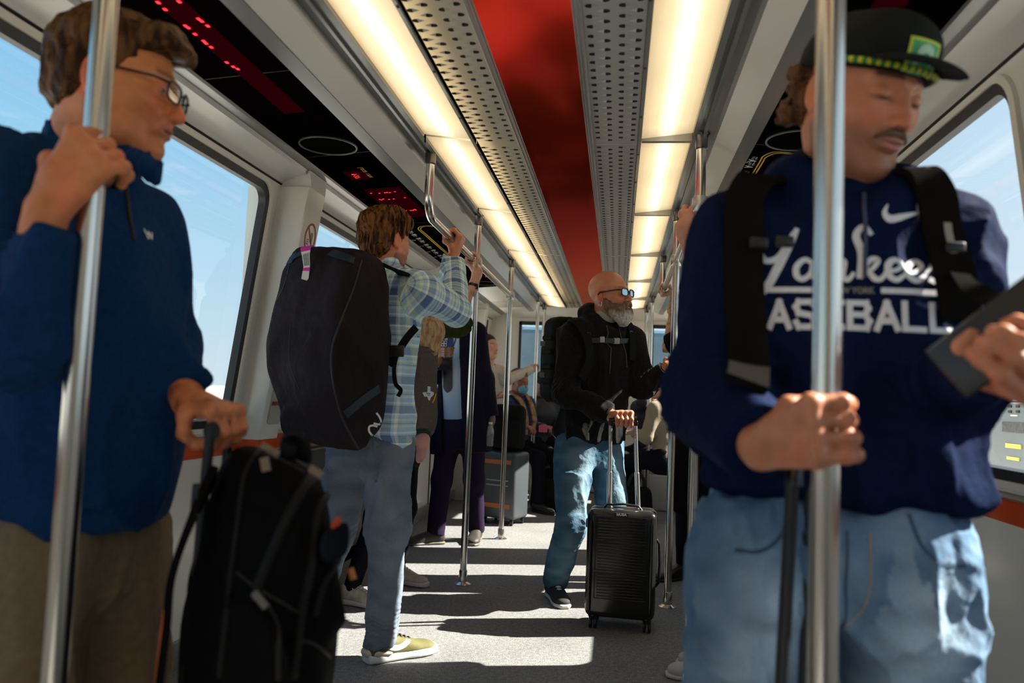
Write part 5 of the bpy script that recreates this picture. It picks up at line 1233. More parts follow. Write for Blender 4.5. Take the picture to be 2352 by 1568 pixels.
        if kind == 'k': sc_([(x+.026, .082), (x+.014, .094), (x+.002, .080), (x+.010, .050), (x+.006, .008)], [.007, .009, .012, .013, .010]); sc_([(x+.010, .020), (x+.024, .040), (x+.034, .038), (x+.026, .024), (x+.018, .022)], [.006, .009, .009, .007, .006]); sc_([(x+.018, .023), (x+.028, .008), (x+.038, .007), (x+.046, .018)], [.008, .010, .008, .006])
        if kind == 'e': sc_([(x, .020), (x+.014, .022), (x+.024, .032), (x+.016, .041), (x+.004, .032), (x+.004, .014), (x+.016, .006), (x+.030, .018)], [.006, .007, .008, .009, .011, .010, .009, .006])
        if kind == 's': sc_([(x, .020), (x+.012, .038), (x+.016, .046), (x+.018, .030), (x+.024, .016), (x+.016, .006), (x+.004, .010)], [.005, .007, .009, .010, .010, .009, .008])
    lo(.086, 'a'); lo(.130, 'n'); lo(.178, 'k'); lo(.224, 'e'); lo(.254, 'e'); lo(.284, 's'); sc_([(.300, .008), (.312, .012), (.322, .022)], [.008, .007, .004])
    art(merge(*sw), 'script_lettering', pr, .002)
    sx, sy = .100, .128
    art(merge(place2(ribbon([(-.026, .016), (-.031, .002), (-.024, -.007), (-.008, -.004), (.034, .012)], [.001, .008, .0125, .0105, .0005], 8), .088, .128)), 'chest_mark', pr, .0022)
    # draw cord
    for sxx, lo_ in ((.012, -.20), (-.035, -.03)):
        a = J['neck']+f*.11-V3(0, 0, .03)-r*sxx; strap
    def onT(px, py, off=.004):
        bv = BVHTree.FromPolygons([x.co for x in t.data.vertices], [tuple(q.vertices) for q in t.data.polygons]); d = nrm(P(px, py, 1)-CAM); h = bv.ray_cast(Vector(CAM), Vector(d)); return np.array(h[0])+np.array(h[1])*off
    cm = mat('navy draw cord', (.03, .045, .10), .6); g = MB(); g.tube([onT(1986, y) for y in (450, 480, 520, 560, 600, 640)], .0032, 8); g.build('draw_cord', cm, b, True)
    wb = SDF()
    # jeans details: waistband button edge and pocket stitch
    pj = pants['obj']
    orgp = J['pel']+f*.3-V3(0, 0, .06)
    st_m = mat('denim stitch', (.36, .27, .15), .8); dk = mat('denim seam', (.05, .09, .16), .85)
    proj('fly_seam', ribbon([(-.005, .07), (-.006, .0), (-.004, -.05), (-.010, -.09)], .005), pj, orgp, -r, V3(0, 0, 1), dk, b, .001, push=0, depth=.5)
    proj('fly_stitch', ribbon([(.028, .07), (.029, .0), (.020, -.05), (-.004, -.075)], .0022), pj, orgp, -r, V3(0, 0, 1), st_m, b, .0012, push=0, depth=.5)
    proj('pocket_seam', ribbon([(.085, .10), (.10, .055), (.13, .03), (.17, .025)], .006), pj, orgp, -r, V3(0, 0, 1), dk, b, .001, push=0, depth=.5)
    proj('pocket_seam', ribbon([(-.085, .10), (-.10, .055), (-.13, .03), (-.17, .025)], .006), pj, orgp, -r, V3(0, 0, 1), dk, b, .001, push=0, depth=.5)
    # backpack worn behind
    bp = empty('backpack', tuple(J['neck']-f*.2-V3(0, 0, .2)), 'black backpack worn by the young man in the hoodie, mostly its straps seen', 'backpack')
    bm_ = mat('black strap cloth', (.010, .009, .008), .9, bump=[(300, .5, .0008)], spec=0)
    S = SDF(); c = J['neck']-f*.26-V3(0, 0, .27); R_ = np.stack([r, f, V3(0, 0, 1)], 1); S.box(c, (.15, .09, .24), R_, .05, .02); S.box(c-f*.09-V3(0, 0, .07), (.12, .04, .14), R_, .03, .03)
    to_obj('pack_body', S.mesh(.008, lambda p: wrinkle(p, .004, (8, 8, 8), 3)), bm_, bp)
    for pts, w_ in ((((1768, 428, -.005), (1712, 460, .012), (1706, 560, .012), (1706, 680, .012), (1708, 780, .012), (1712, 850, .010), (1716, 900, .008)), .062), (((2095, 400, -.01), (2130, 450, .012), (2158, 540, .012), (2180, 640, .012), (2196, 740, .008)), .058)):
        q = []
        for x, y, o_ in pts:
            try: q.append(onT(x, y, o_))
            except Exception: pass
        q = [J['neck']+(-r if pts[0][0] > 2000 else r)*.08-f*.14-V3(0, 0, .11)]+q
        strap('shoulder_strap', q, w_, .012, bm_, bp, [V3(0, 0, 1)]*2+[f]*(len(q)-2), 8)
    wv = mat('pale webbing', (.30, .29, .24), .6)
    q = [onT(x, y, .022) for x, y in ((2110, 410), (2145, 480), (2165, 560), (2172, 600))]; strap('webbing', q, .011, .002, wv, bp, f, 8)
    for x, y in ((1790, 570), (2172, 590), (1745, 575)): c_ = onT(x, y, .024); bk_ = MB(); bk_.box(c_-V3(.015, .006, .009), c_+V3(.015, .006, .009), bev=.004); bk_.build('buckle', blackr, bp, True)
    strap('loose_strap', [onT(2185, 640, .02), P(2225, 655, 1.20), P(2262, 680, 1.16), P(2308, 712, 1.12)], .028, .003, bm_, bp, V3(-.2, -1, .2), 8)
    # phone
    a = nrm(P(2420, 660, 1.04)-P(2212, 812, 1.09)); up_ = nrm(V3(-.35, .35, .8)-a*(V3(-.35, .35, .8) @ a)); n_ = np.cross(a, up_)
    M = Matrix([[*[a[i], up_[i], n_[i]], 0] for i in range(3)]+[[0, 0, 0, 1]]); cc = P(2306, 762, 1.055); M.translation = Vector(cc)
    g = MB(); g.box((-.085, -.040, -.005), (.085, .040, .005), M, bev=.004); ph = g.build('phone', mat('black phone case', (.012, .012, .014), .35), None, True, 30); tag(ph, 'dark phone held up by the young man in the cap', 'phone')
    g = MB(); zz = .0053 if (n_ @ (cc-CAM)) > 0 else -.0053; g.add([np.array((M @ Vector((x, y, zz)))[:]) for x, y in ((-.08, -.036), (.08, -.036), (.08, .036), (-.08, .036))], [(0, 1, 2, 3)]); g.build('screen', mat('phone screen', (.02, .02, .025), .05, emit=((.5, .6, .7), .25)), ph)
    # suitcase handle in the same hand and the suitcase below the frame
    sc_e = empty('rolling_suitcase', tuple(P(1820, 1560, 1.3)*[1, 1, 0]), 'black telescoping suitcase handle under the young man hand, its case below the frame', 'suitcase')
    rod = mat('black handle rod', (.012, .014, .018), .3); r0 = []
    for (x1, y1, Y1_), (x2, y2, Y2_) in (((1822, 1075, 1.22), (1795, 1568, 1.22)), ((1862, 1080, 1.30), (1848, 1568, 1.30))):
        p0, p1 = P(x1, y1, Y1_), P(x2, y2, Y2_); d = nrm(p1-p0); g = MB(); g.tube([p0, p0+d*(p0[2]-.42)/abs(d[2])], .0130, 14, True, ((0, 1, 0), .75)); g.build('handle_rod', rod, sc_e, True); r0.append(p0+d*(p0[2]-.48)/abs(d[2]))
    hp, hq = P(1822, 1066, 1.21), P(1864, 1072, 1.31); g = MB(); g.tube([hp-V3(0, .01, .03), hp-V3(0, .008, 0), hp+V3(0, 0, .012), hq+V3(0, 0, .012), hq+V3(0, .008, 0), hq+V3(0, .01, -.03)], .0135, 12); g.build('handle_grip', rod, sc_e, True)
    g = MB(); g.ball(P(1838, 1040, 1.195), .0085, 8); g.build('release_button', mat('chrome button', (.7, .7, .7), .12, metal=1), sc_e, True)
    cx_ = (r0[0]+r0[1])/2; g = MB(); g.box((cx_[0]-.22, cx_[1]-.10, .05), (cx_[0]+.03, cx_[1]+.24, .52), bev=.04); g.build('suitcase_body', mat('black suitcase shell', (.012, .012, .014), .3), sc_e, True)
    for dx in (-.18, -.01):
        for dy in (-.06, .2): g = MB(); g.lathe((cx_[0]+dx-.012, cx_[1]+dy, .025), [(.025, 0), (.025, .024)], 14, (1, 0, 0)); g.build('wheel', blackr, sc_e, True)
man_hoodie()
# ================================================================== man in plaid seen from behind
def plaid_mat():
    m = bpy.data.materials.new('blue green plaid flannel'); m.use_nodes = True; nt = m.node_tree; N = nt.nodes.new; L = nt.links.new; b = nt.nodes['Principled BSDF']
    b.inputs['Roughness'].default_value = .9; b.inputs['Specular IOR Level'].default_value = .1
    uv = N('ShaderNodeUVMap'); sx = N('ShaderNodeSeparateXYZ'); L(uv.outputs[0], sx.inputs[0]); per = .118; outs = []
    for o in (0, 1):
        a = N('ShaderNodeMath'); a.operation = 'DIVIDE'; a.inputs[1].default_value = per; L(sx.outputs[o], a.inputs[0])
        f = N('ShaderNodeMath'); f.operation = 'FRACT'; L(a.outputs[0], f.inputs[0]); cr = N('ShaderNodeValToRGB'); cr.color_ramp.interpolation = 'CONSTANT'; e = cr.color_ramp.elements
        lb = (.46, .66, .80, 1); gn = (.78, .92, .66, 1); db = (.12, .19, .36, 1); wl = (.92, 1.0, .96, 1)
        stops = [(0, db), (.26, lb), (.32, wl), (.38, lb), (.52, gn), (.60, lb), (.64, db), (.665, lb), (.74, gn), (.82, lb), (.93, wl)]
        e[0].position = 0; e[0].color = stops[0][1]; e[1].position = .26; e[1].color = stops[1][1]
        for p, c in stops[2:]: q = e.new(p); q.color = c
        L(f.outputs[0], cr.inputs[0]); outs.append(cr)
    mx = N('ShaderNodeMixRGB'); mx.inputs[0].default_value = .5; L(outs[0].outputs[0], mx.inputs[1]); L(outs[1].outputs[0], mx.inputs[2])
    tc = N('ShaderNodeTexCoord'); nz = N('ShaderNodeTexNoise'); nz.inputs['Scale'].default_value = 500; L(tc.outputs['Object'], nz.inputs[0])
    mr = N('ShaderNodeMapRange'); mr.inputs[3].default_value = .65; mr.inputs[4].default_value = 1.35; L(nz.outputs[0], mr.inputs[0]); vm = N('ShaderNodeVectorMath'); vm.operation = 'MULTIPLY'; L(mx.outputs[0], vm.inputs[0]); L(mr.outputs[0], vm.inputs[1])
    L(vm.outputs[0], b.inputs['Base Color']); bn = N('ShaderNodeBump'); bn.inputs['Strength'].default_value = .4; bn.inputs['Distance'].default_value = .001; L(nz.outputs[0], bn.inputs['Height'])
    nz2 = N('ShaderNodeTexNoise'); nz2.inputs['Scale'].default_value = 15; nz2.inputs['Detail'].default_value = 4; L(tc.outputs['Object'], nz2.inputs[0]); b2 = N('ShaderNodeBump'); b2.inputs['Strength'].default_value = .8; b2.inputs['Distance'].default_value = .010; L(nz2.outputs[0], b2.inputs['Height']); L(bn.outputs[0], b2.inputs['Normal']); L(b2.outputs[0], b.inputs['Normal'])
    return m
RZ = 1.83; RX = PL
def railY(px): return PX(px, 600, RX)[1]
def man_plaid():
    J = std(0, 0, (.30, .95), 1.82); f = J['f']; r = J['r']; J['k'] = 1.0
    J['neck'] = P(876, 622, 3.22); J['pel'] = P(846, 1010, 3.22)
    H = Head(P(886, 553, 3.22), (.52, .85, -.02), (0, 0, 1), 1.04)
    J['shR'] = P(962, 668, 3.16); J['shL'] = P(800, 668, 3.24)
    yr = railY(1036); hb = V3(RX, yr, RZ)
    J['elR'] = P(1048, 716, 3.42); J['elL'] = P(790, 820, 3.30); J['wrL'] = P(850, 760, 3.42)
    def hR(S): return grip(S, hb, (.0, -1, .05), .019, (.85, -.25, -.42), (.25, .1, 1), 1.12, bend=.0, wl=.072)
    J['hipR'] = P(892, 1035, 3.20); J['knR'] = P(892, 1225, 3.12); J['anR'] = P(876, 1450, 3.15); J['anR'][2] = .10; J['ftR'] = nrm(V3(.72, .69, 0))
    J['hipL'] = P(812, 1035, 3.25); J['knL'] = P(768, 1230, 3.28); J['anL'] = P(722, 1412, 3.38); J['ftL'] = nrm(V3(-.2, 1, 0))
    prof = [(.04, .190, .135, .0), (.12, .190, .138, .0), (.3, .178, .130, .0), (.5, .182, .130, .0), (.7, .195, .130, -.006), (.85, .182, .112, -.01), (.96, .115, .082, -.006), (1.02, .07, .065, 0)]
    def extra(S, J):
        c = J['neck']; S.loft([(c-V3(0, 0, .015), .078, .074), (c+V3(0, 0, .035), .068, .066), (c+V3(0, 0, .05), .069, .067)], r, f, .008, 'u', 2.1, .004)
        S.hull([J['pel']+V3(0, 0, .03)+r*.15+f*.10, J['pel']+V3(0, 0, .03)+r*.19, J['pel']+V3(0, 0, .03)+r*.12-f*.11, J['pel']-V3(0, 0, .045)+r*.18+f*.05, J['pel']-V3(0, 0, .02)+r*.19-f*.02, J['pel']+V3(0, 0, .03)], .01, .02)
    top = dict(mat=plaid_mat(), prof=prof, sleeve=(.080, .068, .052), extra=extra, fold=.018, seed=31, name='flannel_shirt', scale=(5, 5, 2.6), cuff=.10, sm=1)
    jm = mat('grey blue jeans', (.13, .16, .20), .85, attr=True, bump=[(420, .5, .0007), (18, .8, .010), (50, .6, .003)], var=(400, .2), spec=.03)
    pants = dict(mat=jm, r=(.100, .076, .062), fold=.017, waist=.10, v=.0055, seed=38, name='jeans', col=denim_col(J, (.17, .20, .245), (.33, .37, .42), (.07, .085, .11), .6), cuff=.08)
    b = build_person('man in blue plaid flannel seen from behind, reaching up to the left rail', J, H, (.64, .25, .13), {'R': hR}, top, pants, None, hv=.003, tv=.0055, headshape=dict(full=.2), headcol=dict(stub=((.17, .06, .03), .75), brow=(.1, .04, .015)))
    w = H.w; k = H.s; S = SDF()
    S.ell(w(0, -.022, .052), np.array((.086, .106, .088))*k, H.R, .02); S.ell(w(0, -.055, -.010), np.array((.080, .062, .075))*k, H.R, .03); S.ell(w(.0, .06, .098), np.array((.06, .045, .034))*k, H.R, .03)
    S.ell(w(.045, -.02, .10), np.array((.04, .06, .03))*k, H.R, .03); S.ell(w(.06, .03, .07), np.array((.03, .05, .04))*k, H.R, .03)
    for x in (-1, 1): S.cone(w(.076*x, .014, .03), w(.078*x, .016, -.020), .012*k, .006*k, .015)
    S.ell(w(0, .090, -.015), np.array((.12, .078, .082))*k, H.R, .012, 's'); S.plane(w(0, 0, -.082), -H.R[:, 2], .012)
    for x in (-1, 1): S.ell(w(.084*x, -.004, -.016), np.array((.03, .027, .042))*k, H.R, .01, 's')
    def hf(p):
        q = H.l(p); s1 = vnoise(np.stack([q[:, 0]*16, q[:, 1]*16, q[:, 2]*14], -1), 3); s2 = vnoise(np.stack([q[:, 0]*120+s1*4, q[:, 1]*120, q[:, 2]*32+s1*3], -1), 2); return .0085*s2+.011*s1
    to_obj('hair', S.mesh(.0026, hf), hair_mat('wavy auburn hair', (.035, .011, .003), (.20, .075, .018)), b, sm=1)
    # jeans pocket patches
    pj = pants['obj']; st = mat('jeans pocket cloth', (.115, .13, .15), .85, var=(300, .2)); sm_ = mat('jeans seam thread', (.06, .07, .085), .8)
    o0 = P(895, 1000, 2.7); ux = nrm(r); 
    poly = (np.array([[-.075, .075, 0], [.070, .085, 0], [.068, -.045, 0], [.0, -.085, 0], [-.07, -.060, 0]]), [(0, 1, 2, 3, 4)])
    proj('back_pocket', poly, pj, o0, ux, V3(0, 0, 1), st, b, .003, maxlen=.02, push=.1, depth=1.0)
    proj('pocket_seam', merge(ribbon([(-.075, .075), (-.07, -.06), (0, -.085), (.068, -.045), (.07, .085), (-.075, .075)], .004, 6)), pj, o0, ux, V3(0, 0, 1), sm_, b, .0036, push=.1, depth=1.0)
    # sneakers, olive with white midsole
    ol = mat('olive suede', (.115, .100, .028), .8, bump=[(300, .5, .0006)], var=(60, .15)); wsole = mat('white foam', (.78, .78, .76), .45)
    for n in 'RL':
        sh = shoe(b, J['an'+n], J['ft'+n], ol, wsole, L=.315, lacem=mat('dark lace', (.04, .035, .02), .7), heel=.042, w=.052, high=.100, lab='olive sneaker with white sole and swoosh' if n == 'R' else None)
        if n == 'R':
            d = J['ftR']; rr_ = nrm(np.cross(d, (0, 0, 1))); o_ = V3(J['anR'][0], J['anR'][1], 0)+d*.09+V3(0, 0, .072)
            proj('side_mark', ribbon([(-.105, .018), (-.085, -.004), (-.05, -.016), (-.01, -.012), (.075, .030)], [.001, .012, .022, .020, .001], 8), sh, o_+rr_*.2, d, V3(0, 0, 1), mat('white leather', (.75, .74, .70), .5), sh, .0015, maxlen=.01, push=0, depth=.5)
            B = SDF(); q_ = o_-d*.150-V3(0, 0, .030); B.chain([q_-rr_*.030+d*.03, q_-rr_*.015, q_+rr_*.015, q_+rr_*.036+d*.03, q_+rr_*.046+d*.085-V3(0, 0, .004)], [.011, .014, .014, .012, .006], .01)
            to_obj('heel_clip', B.mesh(.003), mat('cream foam', (.62, .60, .5), .5), sh)
    return b, f, r, J
_, fP, rP, JP = man_plaid()
def travel_bag():
    rt = empty('car_seat_travel_bag', tuple(P(760, 1000, 2.8)), 'huge padded black travel bag with pink airline tag on the plaid man back', 'travel bag')
    bm_ = mat('padded charcoal nylon', (.022, .0175, .0195), .6, bump=[(500, .3, .0006), (7, .9, .03), (24, .7, .007)], var=(6, .2), spec=.01); tm = mat('petrol webbing', (.012, .024, .034), .6, bump=(300, .4, .0006), spec=.25)
    S = SDF()
    front = [(668, 566, 2.86), (700, 562, 2.84), (812, 596, 2.72), (835, 580, 2.80), (640, 690, 2.80), (606, 760, 2.80), (603, 815, 2.78), (620, 900, 2.82), (655, 1005, 2.86), (764, 795, 2.56), (770, 905, 2.54), (822, 1036, 2.66), (740, 1022, 2.72)]
    back = [(850, 578, 2.94), (890, 598, 2.98), (905, 640, 3.0), (905, 720, 3.0), (898, 830, 3.0), (892, 915, 2.93), (884, 975, 2.86), (700, 575, 3.02), (690, 980, 3.06), (840, 990, 3.02), (850, 600, 3.04), (640, 800, 3.0)]
    S.hull([P(*q) for q in front+back], .016, .02)
    def fold(p): return wrinkle(p, .012, (6, 6, 5), 44, .9)+.004*vnoise(p*14, 3)
    o = to_obj('bag_shell', S.mesh(.0055, fold), bm_, rt, sm=1)
    bvh = BVHTree.FromPolygons([x.co for x in o.data.vertices], [tuple(q.vertices) for q in o.data.polygons])
    def on(px, py, off):
        d = nrm(P(px, py, 1)-CAM); h = bvh.ray_cast(Vector(CAM), Vector(d)); h = h if h[0] is not None else bvh.find_nearest(Vector(P(px, py, 2.9))); return np.array(h[0])+np.array(h[1])*off, np.array(h[1])
    def line(name, pts, r_, m, off=0.0):
        pp = [np.array(x, float) for x in pts]; q = []
        for i in range(len(pp)-1):
            p0, p1, p2, p3 = pp[max(i-1, 0)], pp[i], pp[i+1], pp[min(i+2, len(pp)-1)]
            for k in range(8):
                t = k/8; z = .5*((2*p1)+(-p0+p2)*t+(2*p0-5*p1+4*p2-p3)*t*t+(-p0+3*p1-3*p2+p3)*t**3); h = on(z[0], z[1], off)
                if h is not None: q.append(h[0])
        b = MB(); b.tube(q, r_, 8); return b.build(name, m, rt, True)
    def band(name, pts, w, m, off=.002, n=5):
        q = []; nn = []
        for a, c in zip(pts[:-1], pts[1:]):
            for k in range(n):
                t = k/n; h = on(a[0]+(c[0]-a[0])*t, a[1]+(c[1]-a[1])*t, off)
                if h is not None: q.append(h[0]); nn.append(h[1])
        return strap(name, q, w, .002, m, rt, nn, 2)
    sm_ = mat('black seam', (.006, .006, .007), .6)
    line('seam', [(830, 598), (812, 660), (785, 730), (764, 795), (762, 850), (772, 910), (790, 970), (826, 1034)], .0042, sm_)
    line('seam', [(672, 575), (655, 650), (630, 700), (608, 750)], .0028, sm_)
    line('seam', [(668, 740), (665, 830), (690, 900)], .0018, sm_)
    band('webbing_band', [(665, 606), (672, 592), (700, 580)], .036, tm); band('webbing_band', [(760, 580), (790, 590), (818, 602)], .034, tm); band('webbing_band', [(792, 952), (830, 920), (880, 885)], .030, tm)
    # logo in two white strokes
    lv = place2(merge(ribbon([(-.075, -.030), (-.066, .002), (-.045, .018), (-.026, .004), (-.018, -.018)], .011, 8), ribbon([(-.016, .012), (.000, -.018), (.020, -.014), (.034, .012), (.040, .038)], .011, 8)), 0, 0, .62)
    h = on(866, 968, 0); n_ = nrm(CAM-h[0]); ux = nrm(P(892, 940, 2.9)-P(850, 990, 2.9)); ux = nrm(ux-n_*(ux @ n_)); uy = np.cross(n_, ux)
    proj('logo', lv, o, P(866, 970, 2.55), ux, uy, whp, rt, .002, maxlen=.01, push=0, depth=1)
    # airline tag
    tg = empty('luggage_tag', tuple(P(708, 560, 2.8)), 'white and pink barcode luggage tag on top of the black travel bag', 'luggage tag')
    tp = mat('tag paper', (.70, .70, .72), .5); pk = mat('pink tag ink', (.70, .03, .35), .5); bk = mat('barcode ink', (.05, .05, .06), .6)
    c = [P(722, 562, 2.80), P(714, 568, 2.77), P(711, 584, 2.755), P(712, 610, 2.75), P(708, 645, 2.745)]; e = [P(692, 566, 2.80), P(690, 572, 2.765), P(694, 590, 2.75), P(697, 612, 2.745), P(692, 640, 2.74)]
    n2 = len(c); b = MB(); off = nrm(CAM-c[2])*.002; b.add([q+off for q in c]+[q+off for q in e]+c+e, [(i, i+1, n2+i+1, n2+i) for i in range(n2-1)]+[(3*n2+i, 3*n2+i+1, 2*n2+i+1, 2*n2+i) for i in range(n2-1)]); b.build('tag_strip', tp, tg)
    def bnd(t0, t1, s0, s1, m, nm):
        def at(t, s): i = min(int(t), n2-2); x = t-i; return (c[i]*(1-x)+c[i+1]*x)*s+(e[i]*(1-x)+e[i+1]*x)*(1-s)+off*1.6
        b = MB(); ts = [t0]+[k for k in range(1, n2) if t0 < k < t1]+[t1]
        b.add([at(t, s0) for t in ts]+[at(t, s1) for t in ts], [(i, i+1, len(ts)+i+1, len(ts)+i) for i in range(len(ts)-1)]); b.build(nm, m, tg)
    bnd(0, 1.35, 0, 1, pk, 'pink_band'); bnd(3.1, 3.35, 0, 1, pk, 'pink_band')
    for s in (.12, .22, .30, .42, .50, .62, .74, .82): bnd(1.7, 2.95, s, s+.04, bk, 'barcode_bar')
    # shoulder strap over his shoulder, lower strap with buckle and loose end
    sm2 = mat('black shoulder strap', (.008, .008, .009), .7, spec=.03)
    strap('shoulder_strap', [P(880, 612, 2.98), P(905, 622, 3.02), P(925, 632, 3.09), P(935, 650, 3.2), P(930, 690, 3.34)], .055, .012, sm2, rt, V3(.2, -.3, 1), 6)
    strap('lower_strap', [P(892, 838, 2.96), P(915, 805, 2.99), P(935, 775, 3.02), P(955, 752, 3.1)], .030, .004, sm2, rt, V3(.5, -1, 0), 6)
    strap('strap_tail', [P(912, 812, 2.97), P(905, 845, 2.96), P(908, 880, 2.955), P(920, 895, 2.95), P(914, 910, 2.95)], .016, .003, sm2, rt, V3(.5, -1, 0), 6)
    q = P(912, 806, 2.965); g = MB(); g.box(q-V3(.028, .008, .022), q+V3(.028, .008, .022), bev=.005); g.build('buckle', blackr, rt, True)
travel_bag()
# ================================================================== mother in green, baby in the carrier
def mother():
    J = std(0, 0, (.92, -.25), 1.68); f = J['f']; r = J['r']
    J['neck'] = P(938, 752, 3.98); J['pel'] = P(912, 1010, 3.98)
    H = Head(P(952, 704, 3.96), (.85, .35, 0), (0, 0, 1), .98)
    J['shR'] = J['neck']-V3(0, 0, .05)+f*.02+r*.14; J['shL'] = J['neck']-V3(0, 0, .04)-r*.13
    yr = railY(1086); hb = V3(RX, yr, RZ)
    J['shL'] = P(990, 752, 4.10); J['elL'] = P(1056, 748, 4.22); J['elR'] = P(930, 850, 3.9); J['wrR'] = P(960, 900, 3.8)
    def hL(S): return grip(S, hb, (.1, -1, 0), .019, (-.5, -.2, -.9), (-.5, 0, 1), .93, bend=.0, wl=.065)
    for n, s in (('R', 1), ('L', -1)): J['hip'+n] = J['pel']+r*s*.08-V3(0, 0, .02)
    J['anR'] = P(806, 1392, 3.92)*[1, 1, 0]+V3(0, 0, .085); J['anL'] = P(912, 1330, 4.42)*[1, 1, 0]+V3(0, 0, .085)
    for n in 'RL': J['kn'+n] = (J['hip'+n]+J['an'+n])/2+f*.03; J['ft'+n] = nrm(V3(.95, -.25, 0))
    gm = mat('olive green cotton', (.050, .062, .018), .85, bump=[(400, .4, .0006), (26, .5, .004)], var=(20, .15), spec=.03)
    lg = mat('black leggings', (.008, .008, .011), .7, spec=.03)
    top = dict(mat=gm, prof=WOM, sleeve=(.070, .060, .05), cutL=.98, fold=.010, seed=51, name='green_top', e=.006)
    b = build_person('woman in green top behind the plaid man, watch hand on the left rail', J, H, (.60, .34, .25), {'L': hL}, top, dict(mat=lg, r=(.080, .056, .042), waist=.08, fold=.003, name='leggings', v=.008, cuff=.06), dict(mat=mat('beige runner', (.42, .37, .30), .7, var=(30, .3)), sole=mat('off white sole', (.60, .57, .53), .5), lace=mat('white lace', (.6, .6, .58), .7), L=.275, heel=.034, h=3), hv=.0032, tv=.007, hvh=.0026)
    S = SDF(); w = H.w; S.ell(w(0, -.03, .04), (.086, .105, .09), H.R); S.ell(w(0, -.07, -.06), (.06, .05, .08), H.R, .03); S.ell(w(0, .09, -.01), (.12, .08, .085), H.R, .01, 's'); to_obj('hair', S.mesh(.005, lambda p: .003*vnoise(p*60)), hair_mat('blond tied hair', (.22, .13, .06), (.35, .22, .11)), b)
    cf = SDF(); a = J['elL']; d = nrm(J['wrL']-a); s_ = J['shL']; cf.chain([a-(a-s_)*.12, a+d*.01, a+d*.04], [.062, .060, .054], .02); 
    to_obj('rolled_cuff', cf.mesh(.005, lambda p: .006*np.sin((p-a) @ d*180+3*vnoise(p*12))), gm, b)
    wp = J['wrL']+(J['elL']-J['wrL'])*.30; wt = MB(); dd = nrm(J['elL']-J['wrL']); wt.lathe(wp-dd*.010, [(.030, 0), (.0335, .002), (.0335, .018), (.030, .020)], 20, tuple(dd)); wo = wt.build('watch_band', blackr, b, True); 
    wt = MB(); wt.box(wp+V3(.022, -.03, -.014), wp+V3(.036, -.012, .016), bev=.003); wt.build('watch_face', mat('watch glass', (.01, .01, .012), .1), wo, True)
    # carrier, a worn garment-like wrap that holds the baby
    ca = empty('baby_carrier', tuple(P(975, 980, 3.75)), 'brown grey baby carrier with white Texas-shaped patch on the woman in green', 'baby carrier')
    cm = mat('brown wool carrier', (.13, .104, .092), .95, bump=[(380, .6, .001), (24, .4, .004)], var=(220, .3), spec=.03)
    S = SDF(); up = V3(0, 0, 1); fr = V3(0, -1, 0); la = V3(1, 0, 0)
    S.loft([(P(968, 1000, 3.78), .050, .07), (P(966, 975, 3.78), .070, .10), (P(970, 920, 3.77), .066, .11), (P(972, 860, 3.76), .060, .10), (P(974, 812, 3.76), .066, .09), (P(975, 795, 3.76), .068, .085)], la, fr, .02, 'u', 2.6, .015)
    S.hull([P(948, 830, 3.74), P(950, 900, 3.72), P(925, 880, 3.8), P(920, 830, 3.84), P(935, 950, 3.8)], .01, .03)
    o = to_obj('carrier_panel', S.mesh(.0045, lambda p: wrinkle(p, .004, (9, 9, 12), 61)), cm, ca)
    bvh = BVHTree.FromPolygons([x.co for x in o.data.vertices], [tuple(q.vertices) for q in o.data.polygons])
    def on(px, py, off=.002): d = nrm(P(px, py, 1)-CAM); h = bvh.ray_cast(Vector(CAM), Vector(d)); return np.array(h[0])+np.array(h[1])*off if h[0] is not None else P(px, py, 3.7)
    # collar roll, stitched pocket edge
    for pts, rr_ in (([(944, 798), (960, 800), (980, 803), (1000, 808)], .013), ([(962, 820), (985, 824), (1003, 828)], .004), ([(962, 820), (960, 845), (963, 870)], .003), ([(946, 845), (953, 868), (958, 880)], .004)):
        g = MB(); g.tube([on(*q) for q in pts], rr_, 8); g.build('seam_roll', cm, ca, True)
    tx = [(-.004, .030), (.008, .030), (.008, .012), (.016, .009), (.024, .006), (.022, -.004), (.016, -.010), (.010, -.018), (.008, -.028), (.002, -.026), (-.003, -.014), (-.008, -.010), (-.013, -.014), (-.020, -.004), (-.024, .004), (-.012, .006), (-.004, .006)]
    c = on(983, 904); n_ = nrm(CAM-c); ux = nrm(np.cross((0, 0, 1), n_)); uy = np.cross(n_, ux)
    proj('state_patch', (np.array([[a_*1.15, b_*1.15, 0] for a_, b_ in tx]), [tuple(range(len(tx)))]), o, c+n_*.1, ux, uy, whp, ca, .0015, maxlen=.01, push=.1, depth=.4)
    proj('patch_mark', merge(ribbon([(-.010, .002), (.010, .0)], .004), ribbon([(-.004, -.006), (.008, -.008)], .003)), o, c+n_*.1, ux, uy, mat('blue ink', (.03, .10, .25), .6), ca, .0022, push=.1, depth=.4)
    for px, py in ((993, 812), (982, 870), (950, 900), (988, 965)): g = MB(); g.ball(on(px, py, .001), (.0045, .0045, .0045), 6); g.build('snap', mat('snap metal', (.18, .17, .15), .35, metal=.8), ca, True)
    g = MB(); g.tube([on(999, 905, .004), on(996, 915, .004), on(993, 925, .0)], .004, 8); g.build('yellow_toggle', yel, ca, True)
    # baby
    bc = P(978, 785, 3.76); HB = Head(bc, (-.55, .80, -.05), (0, 0, 1), .86)
    S = HB.shape(P(972, 830, 3.77), neckr=.045); S.ell(HB.w(0, -.02, .045), (.070, .080, .068), HB.R, .03); T = SDF(); T.loft([(P(966, 985, 3.79), .05, .06), (P(970, 900, 3.79), .055, .07), (P(973, 830, 3.78), .05, .06)], V3(1, 0, 0), V3(0, -1, 0), .02)
